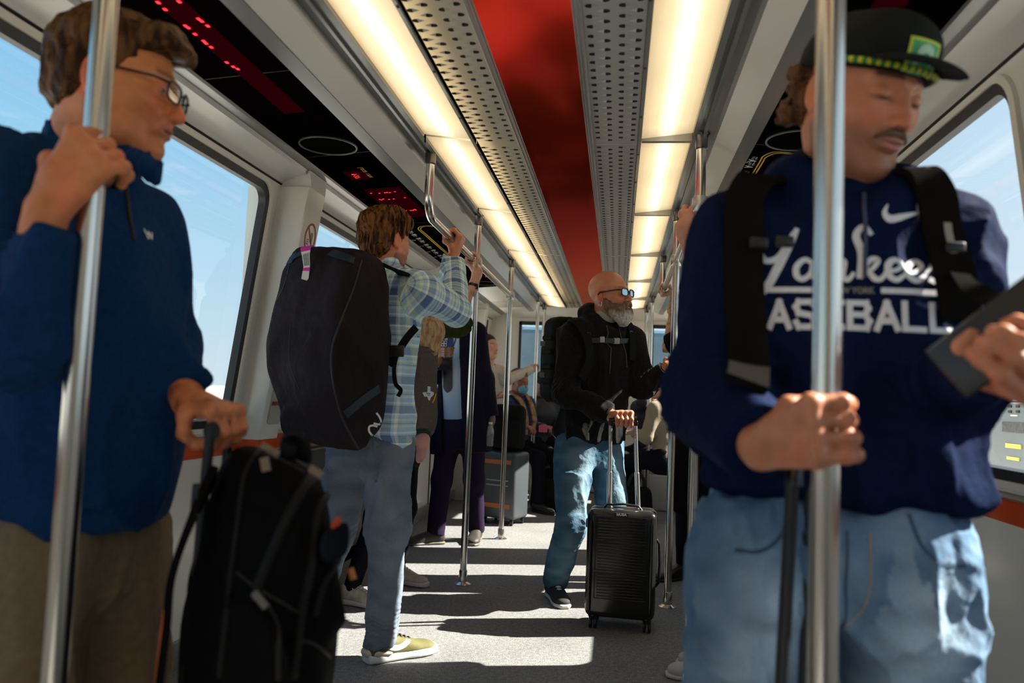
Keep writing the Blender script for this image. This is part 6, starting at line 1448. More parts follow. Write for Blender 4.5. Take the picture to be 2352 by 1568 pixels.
    T.chain([P(960, 985, 3.76), P(970, 1010, 3.71), P(968, 1042, 3.71)], [.042, .032, .021], .02); ft = P(966, 1050, 3.70); T.chain([P(968, 1040, 3.71), ft, P(961, 1056, 3.67)], [.021, .019, .013], .015)
    for i in range(5): T.cone(P(962+i*2.2, 1056-.3*i, 3.672), P(960+i*2.5, 1061-.4*i, 3.662), .0058, .0052, .003)
    T.chain([P(930, 980, 3.9), P(925, 1020, 3.9), P(925, 1045, 3.92)], [.04, .03, .02], .02)
    bb = to_obj('person', [S.mesh(.0028), T.mesh(.0035)], mat('skin', (.5, .3, .2)), None, col=lambda V: np.tile((.66, .31, .27), (len(V), 1)))
    tag(bb, 'baby with thin reddish hair strapped in the brown carrier, one bare foot dangling', 'baby')
    S = SDF(); S.ell(HB.w(0, -.024, .055), np.array((.0885, .108, .090))*.93, HB.R, .02); S.ell(HB.w(0, -.07, -.01), np.array((.065, .05, .05))*.74, HB.R, .02); S.ell(HB.w(0, .10, -.02), np.array((.1, .08, .09))*.74, HB.R, .02, 's'); S.ell(HB.w(0, -.06, -.05), np.array((.055, .04, .04))*.86, HB.R, .02); S.plane(HB.w(0, 0, -.095), -HB.R[:, 2], .01)
    for x in (-1, 1): S.ell(HB.w(.088*x, -.004, -.01), np.array((.03, .03, .042))*.74, HB.R, .01, 's')
    to_obj('hair', S.mesh(.0028, lambda p: .0016*vnoise(p*np.array([110, 110, 30]), 4)), hair_mat('baby strawberry hair', (.42, .22, .105), (.70, .44, .25)), bb, sm=1)
    S = SDF(); S.chain([P(962, 978, 3.77), P(969, 1002, 3.72)], [.052, .042], .02, cut='b'); S.cone(P(967, 992, 3.73), P(970, 1003, 3.71), .044, .042, .005, cut='ab')
    to_obj('knit_shorts', S.mesh(.0035, lambda p: .0018*np.sin(p[:, 0]*700+4*vnoise(p*20))), mat('dark green knit', (.006, .050, .040), .85), bb)
mother()
# ================================================================== man in suit and long coat
def man_suit():
    Yq = 5.67; J = std(0, 0, (-.18, -1), 1.80); f = J['f']; r = J['r']
    J['neck'] = P(1048, 738, Yq); J['pel'] = P(1060, 985, Yq)
    H = Head(P(1040, 704, Yq-.04), (-.35, -.85, -.4), (0, 0, 1), 1.0)
    J['shR'] = J['neck']+r*.185-V3(0, 0, .07); J['shL'] = J['neck']-r*.150-V3(0, 0, .085)
    J['elR'] = P(985, 860, Yq-.1); J['elL'] = P(1112, 872, Yq-.02)
    pc = P(1025, 800, Yq-.36)
    def hR(S):
        W = P(1006, 826, Yq-.30); K = [P(1012, 800+i*5.5, Yq-.36) for i in range(4)]
        for i in range(4): S.cone(W, K[i], .018, .012, .015); fingers(S, [[K[i], P(1022, 800+i*5.5, Yq-.385), P(1034, 799+i*6, Yq-.385), P(1042-i*1.5, 799+i*6, Yq-.37)]], .010, .0085, .004)
        S.chain([W, P(1004, 808, Yq-.34), P(1008, 796, Yq-.36)], [.016, .012, .010], .01); return W
    def hL(S): W = P(1129, 966, Yq-.02); openhand(S, W, (-.08, -.1, -1), (-1, -.3, 0), 1.0, .7, side=1); return W
    J['anR'] = P(1000, 1240, 5.62)*[1, 1, 0]+V3(0, 0, .09); J['anL'] = P(1093, 1238, 5.85)*[1, 1, 0]+V3(0, 0, .09); J['hipR'] = J['pel']+r*.09; J['hipL'] = J['pel']-r*.09
    J['ftR'] = nrm(V3(-.85, -.5, 0)); J['ftL'] = nrm(V3(.05, -1, 0))
    for n in 'RL': J['kn'+n] = (J['hip'+n]+J['an'+n])/2+f*.02
    shirt = mat('pale blue dress shirt', (.36, .44, .54), .8, bump=(20, .4, .004)); coat = mat('navy raincoat', (.012, .0105, .021), .55, bump=[(18, .5, .006)], spec=.03); tr = mat('dark violet suit trousers', (.022, .014, .034), .75, bump=(16, .4, .004), spec=.03)
    top = dict(mat=shirt, prof=[(max(t, .08) if t < .03 else t, a-.02, b-.012, s) for t, a, b, s in MEN[1:]], sleeve=(.05, .045, .03), fold=.004, seed=71, name='dress_shirt')
    pants = dict(mat=tr, r=(.092, .070, .062), fold=.004, seed=73, name='suit_trousers', v=.008, scale=(8, 8, 2), cuff=.06)
    b = build_person('man in dark coat, tie and suit trousers looking at a blue phone', J, H, (.22, .10, .055), {'R': hR, 'L': hL}, top, pants, dict(mat=mat('dark brown shoe', (.03, .024, .018), .6), sole=mat('brown sole', (.12, .10, .08), .6), L=.30, h=3, w=.050), hv=.004, tv=.008, headcol=dict(brow=(.02, .01, .01)), hvh=.003)
    S = SDF(); S.ell(H.w(0, -.02, .045), (.081, .102, .084), H.R); S.ell(H.w(0, .10, -.02), (.12, .07, .09), H.R, .01, 's'); S.plane(H.w(0, 0, -.05), -H.R[:, 2]); to_obj('hair', S.mesh(.005), mat('short black hair', (.008, .007, .007), .8, bump=(200, .6, .002)), b)
    # coat: open front, long to mid-thigh
    S = SDF(); S.loft([(J['pel']-V3(0, 0, .17), .225, .165), (J['pel']-V3(0, 0, .05), .225, .165), (J['pel']+V3(0, 0, .15), .205, .150), (J['pel']+V3(0, 0, .35), .185, .145), (J['neck']-V3(0, 0, .10), .165, .120), (J['neck']-V3(0, 0, .02), .13, .10), (J['neck']+V3(0, 0, .03), .085, .09)], r, f, .03, 'u', 2.3, .01)
    for n in 'RL': S.cone(J['sh'+n]*.6+J['neck']*.4-V3(0, 0, .02), J['sh'+n], .065, .075, .05); S.cone(J['sh'+n], J['el'+n], .076, .070, .04); S.cone(J['el'+n], J['wr'+n]+(J['el'+n]-J['wr'+n])*.10, .074, .056, .03, cut='b')
    S.hull([J['neck']+f*.3+V3(0, 0, .10)+r*.06, J['neck']+f*.3+V3(0, 0, .10)-r*.05, J['neck']+f*.0+V3(0, 0, .10)+r*.07, J['neck']-V3(0, 0, .0)-r*.07+f*.0, J['pel']+f*.3-V3(0, 0, .3)+r*.07, J['pel']+f*.3-V3(0, 0, .3)-r*.10, J['pel']+f*.05-V3(0, 0, .3)+r*.07, J['pel']+f*.05-V3(0, 0, .3)-r*.10, J['neck']-V3(0, 0, .1)+f*.06+r*.08, J['neck']-V3(0, 0, .1)+f*.06-r*.08], .004, .006, 's', grow=0)
    to_obj('raincoat', S.mesh(.0075, lambda p: wrinkle(p, .008, (6, 6, 2.0), 77)), coat, b)
    t = top['obj']
    c = J['neck']+f*.3-V3(0, 0, .12); tie = merge(ribbon([(0, .10), (0, .08)], [.030, .022], 2), ribbon([(0, .078), (.002, -.05), (.004, -.22), (.004, -.36), (.004, -.40)], [.026, .048, .070, .072, .002], 5))
    proj('necktie', tie, t, c, -r, V3(0, 0, 1), mat('black dotted tie', (.012, .012, .02), .6, var=(160, .8)), b, .006, maxlen=.03, push=.1, depth=.6)
    proj('lanyard', merge(ribbon([(.055, .08), (.040, -.02), (.018, -.10)], .008, 5), ribbon([(-.06, .08), (-.05, -.05), (-.045, -.16)], .008, 5)), t, c, -r, V3(0, 0, 1), blkp, b, .005, maxlen=.03, push=.1, depth=.6)
    # phone, camera bump towards us
    g = MB(); g.box(P(1011, 811, Yq-.36)-V3(0, .004, 0), P(1040, 781, Yq-.36)+V3(0, .004, 0), bev=.003); ph = g.build('phone', mat('blue phone case', (.01, .045, .22), .35), None, True); tag(ph, 'blue cased phone held by the man in the coat', 'phone')
    cb = MB(); a_ = P(1013, 795, Yq-.367); cb.box(a_-V3(0, .003, .0), a_+V3(.040, .001, .038), bev=.003); co = cb.build('camera_bump', mat('silver camera plate', (.5, .55, .6), .3), ph, True)
    for dx, dz in ((.011, .028), (.030, .028), (.011, .010), (.030, .010)): g = MB(); g.lathe(a_+V3(dx, -.0055, dz), [(.0065, 0), (.0065, .003)], 12, (0, 1, 0)); g.build('camera_lens', blackr, co, True)
    # water bottle
    wp = P(1124, 1000, Yq-.06); bt = empty('water_bottle', tuple(wp), 'crumpled clear plastic water bottle in the lowered hand of the coated man', 'bottle'); pl = glass_mat('clear bottle plastic', (.88, .92, .94))
    g = MB(); ax = nrm(V3(.05, 0, 1)); g.lathe(wp-ax*.075, [(.02, 0), (.032, .004), (.033, .02), (.030, .03), (.033, .045), (.030, .06), (.033, .075), (.031, .10), (.026, .125), (.013, .145), (.013, .155)], 18, tuple(ax)); g.build('bottle_body', mat('bottle plastic', (.75, .8, .85), .06, trans=.75), bt, True)
    g = MB(); g.lathe(wp+ax*.080, [(.015, 0), (.015, .016)], 14, tuple(ax)); g.build('cap', whp, bt, True)
man_suit()
# ================================================================== bald man with beard, black hoodie, cabin case
def man_bald():
    J = std(0, 0, (.62, -.785), 1.79); f = J['f']; r = J['r']; J['k'] = 1.0; Yq = 4.28
    J['neck'] = P(1385, 742, Yq); J['pel'] = P(1352, 1012, Yq)
    H = Head(P(1400, 678, Yq-.02), (.86, -.50, .06), (-.05, 0, 1), 1.07)
    J['shR'] = J['neck']+r*.185-V3(0, 0, .075); J['shL'] = J['neck']-r*.185-V3(0, 0, .08)
    J['elR'] = P(1300, 905, Yq-.22); J['elL'] = P(1476, 886, Yq+.02)
    ph = V3(PR, 4.33, P(1540, 842, 4.33)[2]); bar = P(1432, 966, 3.93)
    def hL(S): return grip(S, ph, (0, 0, 1), .0195, (-1, -.15, 0), (0, 1, 0), 1.08, bend=-.0, wl=.055)
    def hR(S): return grip(S, bar, (1, .1, .05), .014, (-.1, .25, 1), (.1, -1, -.1), 1.08, bend=.035, wl=.062)
    J['hipR'] = J['pel']+r*.09-V3(0, 0, .02); J['hipL'] = J['pel']-r*.09-V3(0, 0, .02)
    J['anR'] = P(1272, 1345, 4.34)*[1, 1, 0]+V3(0, 0, .09); J['anL'] = P(1405, 1300, 4.52)*[1, 1, 0]+V3(0, 0, .09)
    J['knR'] = limb_ik(J['hipR'], J['anR'], .42, .42, P(1330, 1160, 4.0)); J['knL'] = limb_ik(J['hipL'], J['anL'], .42, .42, P(1430, 1150, 4.1)); J['ftR'] = nrm(V3(.35, -1, 0)); J['ftL'] = nrm(V3(.6, -.8, 0))
    def extra(S, J):
        c = J['neck']
        for i in range(14):
            a0, a1 = 2*math.pi*i/14, 2*math.pi*(i+1)/14; q = lambda a: c+r*.088*math.sin(a)-f*.080*math.cos(a)+V3(0, 0, .025+.040*math.cos(a))-V3(0, 0, .055)*max(0, -math.cos(a)); w = lambda a: .026+.016*max(0, math.cos(a)); S.cone(q(a0), q(a1), w(a0), w(a1), .03)
        p = J['pel']+V3(0, 0, .12)+f*.130; S.hull([p+r*.12-V3(0, 0, .09), p-r*.12-V3(0, 0, .09), p+r*.12, p-r*.12, p+r*.07+V3(0, 0, .09), p-r*.07+V3(0, 0, .09), p+f*.012, p-f*.03], .005, .008, grow=.004)
    top = dict(mat=mat('black cotton fleece', (.014, .013, .0135), .85, bump=[(600, .5, .0007), (13, .8, .010), (40, .5, .004)], var=(60, .3), spec=.03, sheen=.08), prof=[(0, .180, .135, 0), (.06, .190, .142, 0), (.2, .182, .142, .012), (.42, .178, .140, .014), (.66, .192, .136, .008), (.84, .184, .115, -.004), (.96, .12, .085, -.006), (1.02, .075, .07, 0)], sleeve=(.080, .068, .050), extra=extra, fold=.017, seed=81, name='hoodie', band=True, cuff=.08)
    pants = dict(mat=denim, r=(.100, .078, .068), fold=.015, waist=.06, v=.005, seed=83, name='jeans', cuff=.02, col=denim_col(J, (.05, .115, .18), (.22, .32, .39), (.02, .045, .08), .9))
    sk = (.60, .25, .14)
    b = build_person('bald bearded man in sunglasses and black hoodie holding a pole and cabin case', J, H, sk, {'R': hR, 'L': hL}, top, pants, dict(mat=mat('black canvas', (.012, .012, .013), .8), sole=rubberw, lace=mat('white lace', (.6, .6, .58), .7), L=.29, heel=.026, h=3, w=.048), hv=.0025, tv=.005, headshape=dict(nose=1.12), headcol=dict(brow=(.2, .12, .08), lip=(.45, .16, .13), red=.3, stub=((.33, .19, .13), .35)), hvh=.0026)
    w = H.w; k = H.s
    S = SDF(); S.chain([w(-.066, .012, -.030), w(-.060, .030, -.065), w(-.040, .062, -.090), w(0, .080, -.108), w(.040, .062, -.090), w(.060, .030, -.065), w(.066, .012, -.030)], np.array([.012, .020, .030, .034, .030, .020, .012])*k, .03)
    S.chain([w(0, .078, -.115), w(0, .074, -.135)], [.034*k, .026*k], .03); S.chain([w(.02, .066, -.11), w(.012, .07, -.13)], [.03*k, .02*k], .02)
    for x in (-1, 1): S.chain([w(.003*x, .108, -.050), w(.022*x, .102, -.056), w(.040*x, .082, -.078)], np.array([.008, .0095, .012])*k, .01)
    S.ell(w(0, .118, -.067), np.array((.019, .018, .0065))*k, H.R, .004, 's')
    def bcol(V):
        q = H.l(V); t = sstep(-q[:, 2], .070, .135)+.25*vnoise(V*60, 3); c = np.tile((.17, .095, .055), (len(V), 1)); return mixc(c, (.62, .58, .54), np.clip(t, 0, 1))
    def bf(p): q = H.l(p); return .0045*vnoise(np.stack([q[:, 0]*95, q[:, 1]*95, q[:, 2]*30], -1), 4)+.002*vnoise(p*180, 5)
    to_obj('beard', S.mesh(.0024, bf), mat('grizzled beard', (.5, .45, .4), .8, attr=True, var=(140, .35, (1, 1, .3)), bump=[(200, 1, .003, (1, 1, .25))]), b, col=bcol, sm=1)
    glasses(b, H, mat('black sunglass frame', (.008, .008, .009), .2), mat('mirrored lens', (.35, .48, .55), .05, metal=.9), lw=.026, lh=.0175, dy=.004, th=.0030)
    g = MB(); c_ = w(.080, -.008, -.050); g.tube([c_+H.R @ np.array([0, .011*math.cos(a), .013*math.sin(a)]) for a in np.linspace(0, 2*math.pi, 20)], .0024, 8, False); g.build('hoop_earring', mat('silver', (.7, .68, .65), .2, metal=1), b, True)
    # tattoo on left wrist
    t = top['obj']; c = J['neck']+f*.3; wl = mat('charcoal cord', (.05, .05, .055), .6)
    bv = BVHTree.FromPolygons([x.co for x in t.data.vertices], [tuple(q.vertices) for q in t.data.polygons])
    def on(px, py, off=.004): d = nrm(P(px, py, 1)-CAM); h = bv.ray_cast(Vector(CAM), Vector(d)); h = h if h[0] is not None else bv.find_nearest(Vector(P(px, py, 4.1))); return np.array(h[0])+np.array(h[1])*off
    for pts in (((1392, 748), (1396, 765), (1390, 785), (1402, 800), (1401, 830), (1399, 858)), ((1421, 748), (1424, 770), (1430, 790), (1437, 815), (1438, 842))): g = MB(); g.tube([on(*q) for q in pts], .0032, 8); g.build('draw_cord', wl, b, True)
    ss = SDF(); ss.cone(J['neck']+f*.01, J['neck']+f*.02+V3(0, 0, .045), .058, .060, .01); ss.cone(J['neck']+f*.01, J['neck']+f*.03+V3(0, 0, .12), .052, .058, .005, 's'); to_obj('undershirt', ss.mesh(.004), mat('pale undershirt', (.45, .48, .48), .8), b)
    # pack with chest strap
    bp = empty('backpack', tuple(J['neck']-f*.2-V3(0, 0, .2)), 'black tactical backpack on the bald man, chest strap buckled', 'backpack')
    bm_ = mat('black cordura', (.012, .012, .012), .6, bump=[(300, .5, .0008), (20, .3, .004)], spec=.03); R_ = np.stack([r, f, V3(0, 0, 1)], 1)
    S = SDF(); c = J['neck']-f*.25-V3(0, 0, .20)+r*.03; S.box(c, (.155, .085, .24), R_, .06, .03); S.box(c-f*.085-V3(0, 0, .06), (.125, .05, .16), R_, .035, .02); S.box(c-f*.07+V3(0, 0, .16), (.12, .04, .06), R_, .03, .02)
    for dz in (-.12, -.04, .04, .12): S.box(c+r*.150+V3(0, 0, dz), (.014, .05, .012), R_, .006, .006)
    to_obj('pack_body', S.mesh(.006, lambda p: wrinkle(p, .004, (9, 9, 9), 5)), bm_, bp)
    for q in (P(1247, 790, 4.2), P(1246, 862, 4.2)): g = MB(); g.box(q-V3(.014, .01, .010), q+V3(.014, .01, .016), bev=.004); g.build('side_buckle', mat('grey buckle', (.10, .10, .10), .3), bp, True)
    strap('shoulder_strap', [J['neck']+r*.10-f*.14-V3(0, 0, .04), on(1316, 738, .0), on(1335, 755, .010), on(1346, 785, .012), on(1348, 830, .010), on(1330, 870, .008)], .050, .012, bm_, bp, [V3(0, 0, 1)]*2+[f]*4, 6)
    strap('shoulder_strap', [J['neck']-r*.10-f*.14-V3(0, 0, .04), on(1436, 742, .0), on(1446, 765, .010), on(1449, 800, .012), on(1450, 830, .010)], .040, .012, bm_, bp, [V3(0, 0, 1)]*2+[f]*3, 6)
    strap('chest_strap', [on(x, 783, .010) for x in (1350, 1375, 1400, 1425, 1447)], .026, .003, blkp, bp, f, 5)
    for x, m_, w_ in ((1380, 'pale frame buckle', .012), (1412, 'silver buckle', .016)): q = on(x, 782, .014); g = MB(); g.box(q-V3(w_, .006, .016), q+V3(w_, .006, .016), bev=.003); g.build('chest_buckle', mat(m_, (.42, .45, .48), .25, metal=.6), bp, True)
    for x, y in ((1348, 770), (1445, 768)): q = on(x, y, .018); g = MB(); g.tube([q+r*.013*math.cos(a)+V3(0, 0, .012*math.sin(a)) for a in np.linspace(0, 2*math.pi, 14)], .0025, 6, False); g.build('d_ring', mat('grey buckle', (.10, .10, .10), .3), bp, True)
    return b, bar
_, barG = man_bald()
def cabin_case():
    Yc = 3.90; c = P(1424, 1400, Yc); c[2] = 0; rt = empty('cabin_suitcase', tuple(c), 'black ribbed hard shell cabin suitcase with raised handle beside the bald man', 'suitcase')
    sh = mat('black polycarbonate', (.010, .010, .010), .22, bump=(14, .08, .003), spec=.5); fr = V3(0, -1, 0); W, D, z0, z1 = .162, .105, .055, .555
    M = Matrix.Translation(Vector(c)) @ Matrix.Rotation(math.radians(-3), 4, 'Z')
    T = lambda x, y, z: np.array((M @ Vector((x, y, z)))[:])
    b = MB(); b.box((-W, -D, z0), (W, -.006, z1), M, bev=.034); b.box((-W, .006, z0), (W, D, z1), M, bev=.034); b.box((-W+.003, -.012, z0+.004), (W-.003, .012, z1-.004), M, bev=.02); b.build('shell', sh, rt, True)
    rb = MB()
    for blk in ((.425, .515), (.285, .395), (.155, .255)):
        z = blk[0]
        while z < blk[1]: rb.box((-.108, -D-.0035, z), (.108, -D+.004, z+.0075), M, bev=.0025); z += .0135
    rb.build('rib', sh, rt, True)
    for blk in ((.418, .526), (.278, .404), (.148, .264)):
        e = MB(); a_, c_ = blk; e.tube([T(-.118, -D-.0005, a_), T(.118, -D-.0005, a_), T(.118, -D-.0005, c_), T(-.118, -D-.0005, c_), T(-.118, -D-.0005, a_)], .0022, 6); e.build('panel_edge', sh, rt, True)
    for x in (-.142, .142): e = MB(); e.tube([T(x, -D+.001, .09), T(x, -D-.003, .12), T(x, -D-.003, .48), T(x, -D+.001, .50)], .009, 10); e.build('corner_bead', sh, rt, True)
    e = MB(); e.box((-W-.001, -.006, z0+.03), (-W+.004, .006, z1-.03), M); e.box((W-.004, -.006, z0+.03), (W+.001, .006, z1-.03), M); e.build('zip_line', blkp, rt)
    e = MB(); e.tube([T(-.09, -.01, z1-.004), T(-.075, -.012, z1+.014), T(0, -.014, z1+.020), T(.075, -.012, z1+.014), T(.09, -.01, z1-.004)], .009, 10, True, ((0, 1, 0), .6)); e.build('top_handle', sh, rt, True)
    e = MB(); e.tube([T(W-.002, -.01, .20), T(W+.014, -.01, .22), T(W+.018, -.01, .31), T(W+.014, -.01, .40), T(W-.002, -.01, .42)], .009, 10, True, ((0, 1, 0), .8)); e.build('side_handle', sh, rt, True)
    e = MB(); e.box((-W-.012, -.02, .455), (-W+.004, .02, .495), M, bev=.004); e.build('lock', mat('lock', (.03, .028, .025), .4), rt)
    pl = MB(); pl.box((-.035, -D-.003, .531), (.032, -D+.002, .545), M, bev=.001); nb = pl.build('name_plate', blkp, rt)
    flat_on('plate_lettering', text_data('inUSA', .0175, bold=.0008, sx=1.05), T(-.0015, -D-.0035, .538), nrm(T(1, 0, 0)-T(0, 0, 0)), V3(0, 0, 1), whp, nb)
    for x in (-.125, .125):
        for y in (-.075, .075):
            w = MB(); w.lathe(T(x, y, .050), [(.016, 0), (.020, .012), (.016, .02)], 14); w.build('caster_mount', sh, rt, True)
            w = MB(); w.lathe(T(x+.008, y+.010, .026), [(.020, 0), (.0255, .003), (.0255, .011), (.020, .014)], 18, tuple(nrm(T(1, 0, 0)-T(0, 0, 0)))); w.lathe(T(x-.016, y+.010, .026), [(.020, 0), (.0255, .003), (.0255, .011), (.020, .014)], 18, tuple(nrm(T(1, 0, 0)-T(0, 0, 0)))); w.build('wheel', blackr, rt, True)
    al = mat('satin aluminium tube', (.62, .63, .65), .3, metal=.85)
    for x, nmx in ((-.070, 0), (.070, 1)):
        q1 = P(1402 if x < 0 else 1459, 972, 3.93); q0 = T(x, .085, z1-.03); m_ = q0+(q1-q0)*.45
        e = MB(); e.tube([q0, m_], .0125, 14); e.build('handle_stage', al, rt, True); e = MB(); e.tube([m_-(q1-q0)*.02, q1], .0098, 14); o_ = e.build('handle_rod', al, rt, True)
        g = MB(); g.box(q1-V3(.013, .012, .012), q1+V3(.013, .012, .014), bev=.006); g.build('grip_end', sh, rt, True)
        if nmx: flat_on('rod_lettering', text_data('inUSA', .020), q1-V3(0, .0115, .05), (0, 0, -1), (1, 0, 0), redp, o_)
    a_, c_ = P(1402, 966, 3.93), P(1460, 962, 3.93); g = MB(); g.tube([a_-V3(.006, 0, 0), (a_+c_)/2+V3(0, 0, .004), c_+V3(.006, 0, 0)], .0135, 14); g.build('handle_grip', sh, rt, True)
cabin_case()
# ================================================================== other standing riders on the right
def ink(V, c):
    n = fbm(V*34, 12); m = sstep(np.abs(n), .02, .18); return mixc(c, (.05, .04, .035), np.clip(.85-m, 0, 1)*.9)
blk_t = mat('black jersey', (.009, .009, .011), .85, bump=(20, .4, .004), spec=.03); blk_p = mat('black trousers', (.010, .010, .014), .75, bump=(16, .5, .005), spec=.03)
def man_ink():
    J = std(*P(1612, 1310, 4.98)[:2], (-.5, -.6), 1.80); Yq = 4.98
    hb = V3(PR, 5.42, 1.83); J['shR'] = J['neck']-V3(0, 0, .06)+J['r']*.18; J['elR'] = P(1530, 800, 5.20); J['shR'] = P(1590, 770, 5.12)
    def hR(S): return grip(S, hb, (.0, -1, .0), .019, (.3, -.1, -1), (-1, 0, .3), 1.0, bend=.0, wl=.06)
    top = dict(mat=blk_t, sleeve=(.085, .080, .07), cutR=.86, fold=.008, seed=91, name='t_shirt')
    b = build_person('man in black with tattooed arm holding the right rail, black garment bag before him', J, Head(J['hc'], (-.5, -.8, 0), (0, 0, 1)), (.50, .28, .17), {'R': hR}, top, dict(mat=blk_p, r=(.092, .068, .058), fold=.006, waist=.08, name='trousers', v=.009), dict(mat=blackleather, sole=blackr, L=.30, h=1), hv=.005, tv=.009, hvh=.0035, handcol=ink)
    S = SDF(); H = Head(J['hc'], (-.5, -.8, 0)); S.ell(H.w(0, -.02, .045), (.083, .102, .086), H.R); S.ell(H.w(0, .10, -.02), (.12, .07, .09), H.R, .01, 's'); to_obj('hair', S.mesh(.006), hair_mat('dark hair', (.02, .012, .008), (.05, .03, .02)), b)
    wp = J['wrR']+(J['elR']-J['wrR'])*.08; dd = nrm(J['elR']-J['wrR']); g = MB(); g.lathe(wp-dd*.01, [(.029, 0), (.032, .003), (.032, .018), (.029, .02)], 18, tuple(dd)); g.build('wrist_band', blackr, b, True)
man_ink()
def garment_bag():
    rt = empty('garment_bag', tuple(P(1600, 1190, 4.5)), 'black garment bag with small white logo hanging right of the bald man', 'garment bag'); m = mat('black polyester', (.0075, .0065, .006), .75, bump=(10, .4, .006), spec=.03)
    S = SDF(); S.hull([P(1562, 960, 4.50), P(1660, 925, 4.40), P(1700, 1000, 4.45), P(1700, 1180, 4.45), P(1640, 1200, 4.5), P(1545, 1172, 4.58), P(1537, 1110, 4.58), P(1560, 960, 4.62), P(1700, 930, 4.62), P(1700, 1180, 4.60), P(1545, 1172, 4.66)], .012, .02)
    o = to_obj('bag_body', S.mesh(.006, lambda p: wrinkle(p, .007, (4, 4, 2), 93)), m, rt)
    S = SDF(); S.hull([P(1552, 905, 4.52), P(1580, 880, 4.5), P(1600, 970, 4.47), P(1556, 972, 4.52), P(1570, 900, 4.64), P(1600, 970, 4.62)], .008, .01); to_obj('flap', S.mesh(.005), m, rt)
    q = P(1569, 948, 4.455); g = MB(); g.add([q+V3(-.018, 0, .035), q+V3(.012, 0, .022), q+V3(.014, 0, -.030), q+V3(-.008, 0, -.018)], [(0, 1, 2, 3)]); g.build('leather_patch', mat('brown leather patch', (.20, .10, .07), .6), rt)
    lg = merge(ribbon([(-.010, .022), (-.016, .034), (-.006, .044), (.006, .040), (.006, .028), (-.004, .024), (-.010, .022)], .006, 5), ribbon([(-.014, -.004), (.010, -.004)], .010, 2), ribbon([(-.014, -.016), (.010, -.016)], .008, 2), ribbon([(-.006, .012), (.006, .012)], .006, 2))
    proj('logo', lg, o, P(1618, 968, 4.2), (1.0, 0, .12), (-.15, 0, 1), whp, rt, .002, push=0, depth=1)
    strap('bag_strap', [P(1557, 880, 4.56), P(1562, 930, 4.52), P(1556, 965, 4.50)], .012, .003, blkp, rt, V3(0, -1, 0), 4)
garment_bag()
def rider_hidden():
    # stands behind the young man; hand on the rail clamp, pale shoe toe near the floor
    J = std(*P(1745, 1500, 3.28)[:2], (-.75, .2), 1.84); hb = V3(PR-.004, 3.16, 1.805)
    J['shL'] = J['neck']-V3(0, 0, .06)-J['r']*.18; J['elL'] = P(1640, 720, 3.30); J['anR'] = P(1690, 1500, 3.36)*[1, 1, 0]+V3(0, 0, .09); J['anL'] = P(1672, 1500, 3.26)*[1, 1, 0]+V3(0, 0, .09); J['ftL'] = nrm(V3(-1, -.02, 0)); J['ftR'] = nrm(V3(-1, .3, 0))
    def hL(S): return grip(S, hb, (0, .2, 1), .024, (-.5, -.6, 0), (1, -.6, 0), .98, bend=.05, wl=.035)
    for n in 'RL': J['kn'+n] = (J['hip'+n]+J['an'+n])/2
    top = dict(mat=mat('grey jersey', (.05, .05, .055), .85), sleeve=(.08, .07, .06), cutL=.9, name='t_shirt')
    b = build_person('person hidden behind the young man, only a raised hand and a shoe toe showing', J, Head(J['hc'], (-.7, .5, 0)), (.58, .27, .18), {'L': hL}, top, dict(mat=blk_p, waist=.08, name='trousers', v=.01), dict(mat=mat('light grey shoe', (.45, .43, .41), .6), sole=rubberw, L=.29, h=3), hv=.006, tv=.010, hvh=.003)
rider_hidden()
# ================================================================== far riders
def woman_cream():
    Yq = 7.35; J = std(0, 0, (.85, -.5), 1.66); f = J['f']; r = J['r']; J['neck'] = P(1122, 838, Yq); J['pel'] = P(1124, 960, Yq)
    J['shR'] = J['neck']+r*.16-V3(0, 0, .06); J['shL'] = J['neck']-r*.16-V3(0, 0, .06); H = Head(P(1121, 797, Yq), (.80, -.55, .05), (0, 0, 1), .96)
    J['elL'] = P(1163, 872, Yq-.03); J['elR'] = P(1118, 905, Yq-.2); J['wrR'] = P(1140, 905, Yq-.3)
    hz = P(1230, 846, 8.15)[2]
    def hL(S): return grip(S, V3(PL-.01, 8.15, hz), (0, .0, 1), .0195, (-1, -.4, 0), (0, 1, 0), .92, wl=.05)
    def hR(S): W = P(1136, 912, Yq-.35); openhand(S, W, (.8, -.2, .1), (0, .1, 1), .9, .5); return W
    for n, s in (('R', 1), ('L', -1)): J['hip'+n] = J['pel']+r*s*.08; J['an'+n] = V3(*(J['pel']+r*s*.09)[:2], .09); J['kn'+n] = (J['hip'+n]+J['an'+n])/2
    top = dict(mat=mat('cream knit', (.46, .42, .35), .9, bump=[(60, .6, .003)], var=(60, .12)), prof=WOM, sleeve=(.068, .056, .044), fold=.008, seed=95, name='knit_sweater', scale=(9, 9, 9))
    b = build_person('dark haired woman in cream sweater reaching out to a distant pole', J, H, (.55, .28, .18), {'L': hL, 'R': hR}, top, dict(mat=blk_p, r=(.085, .06, .05), waist=.06, name='trousers', v=.01), dict(mat=blackleather, sole=blackr, L=.26, h=1), hv=.004, tv=.008, headcol=dict(brow=(.03, .02, .015)), hvh=.004)
    S = SDF(); S.ell(H.w(0, -.025, .045), (.083, .104, .086), H.R); S.ell(H.w(0, -.075, -.05), (.06, .04, .09), H.R, .03); S.cone(H.w(0, -.09, -.05), J['neck']-f*.02-V3(0, 0, .12)+r*.02, .035, .02, .02); S.ell(H.w(0, .09, -.02), (.11, .085, .088), H.R, .01, 's'); to_obj('hair', S.mesh(.005), hair_mat('dark brown hair', (.02, .011, .007), (.05, .028, .016)), b)
woman_cream()
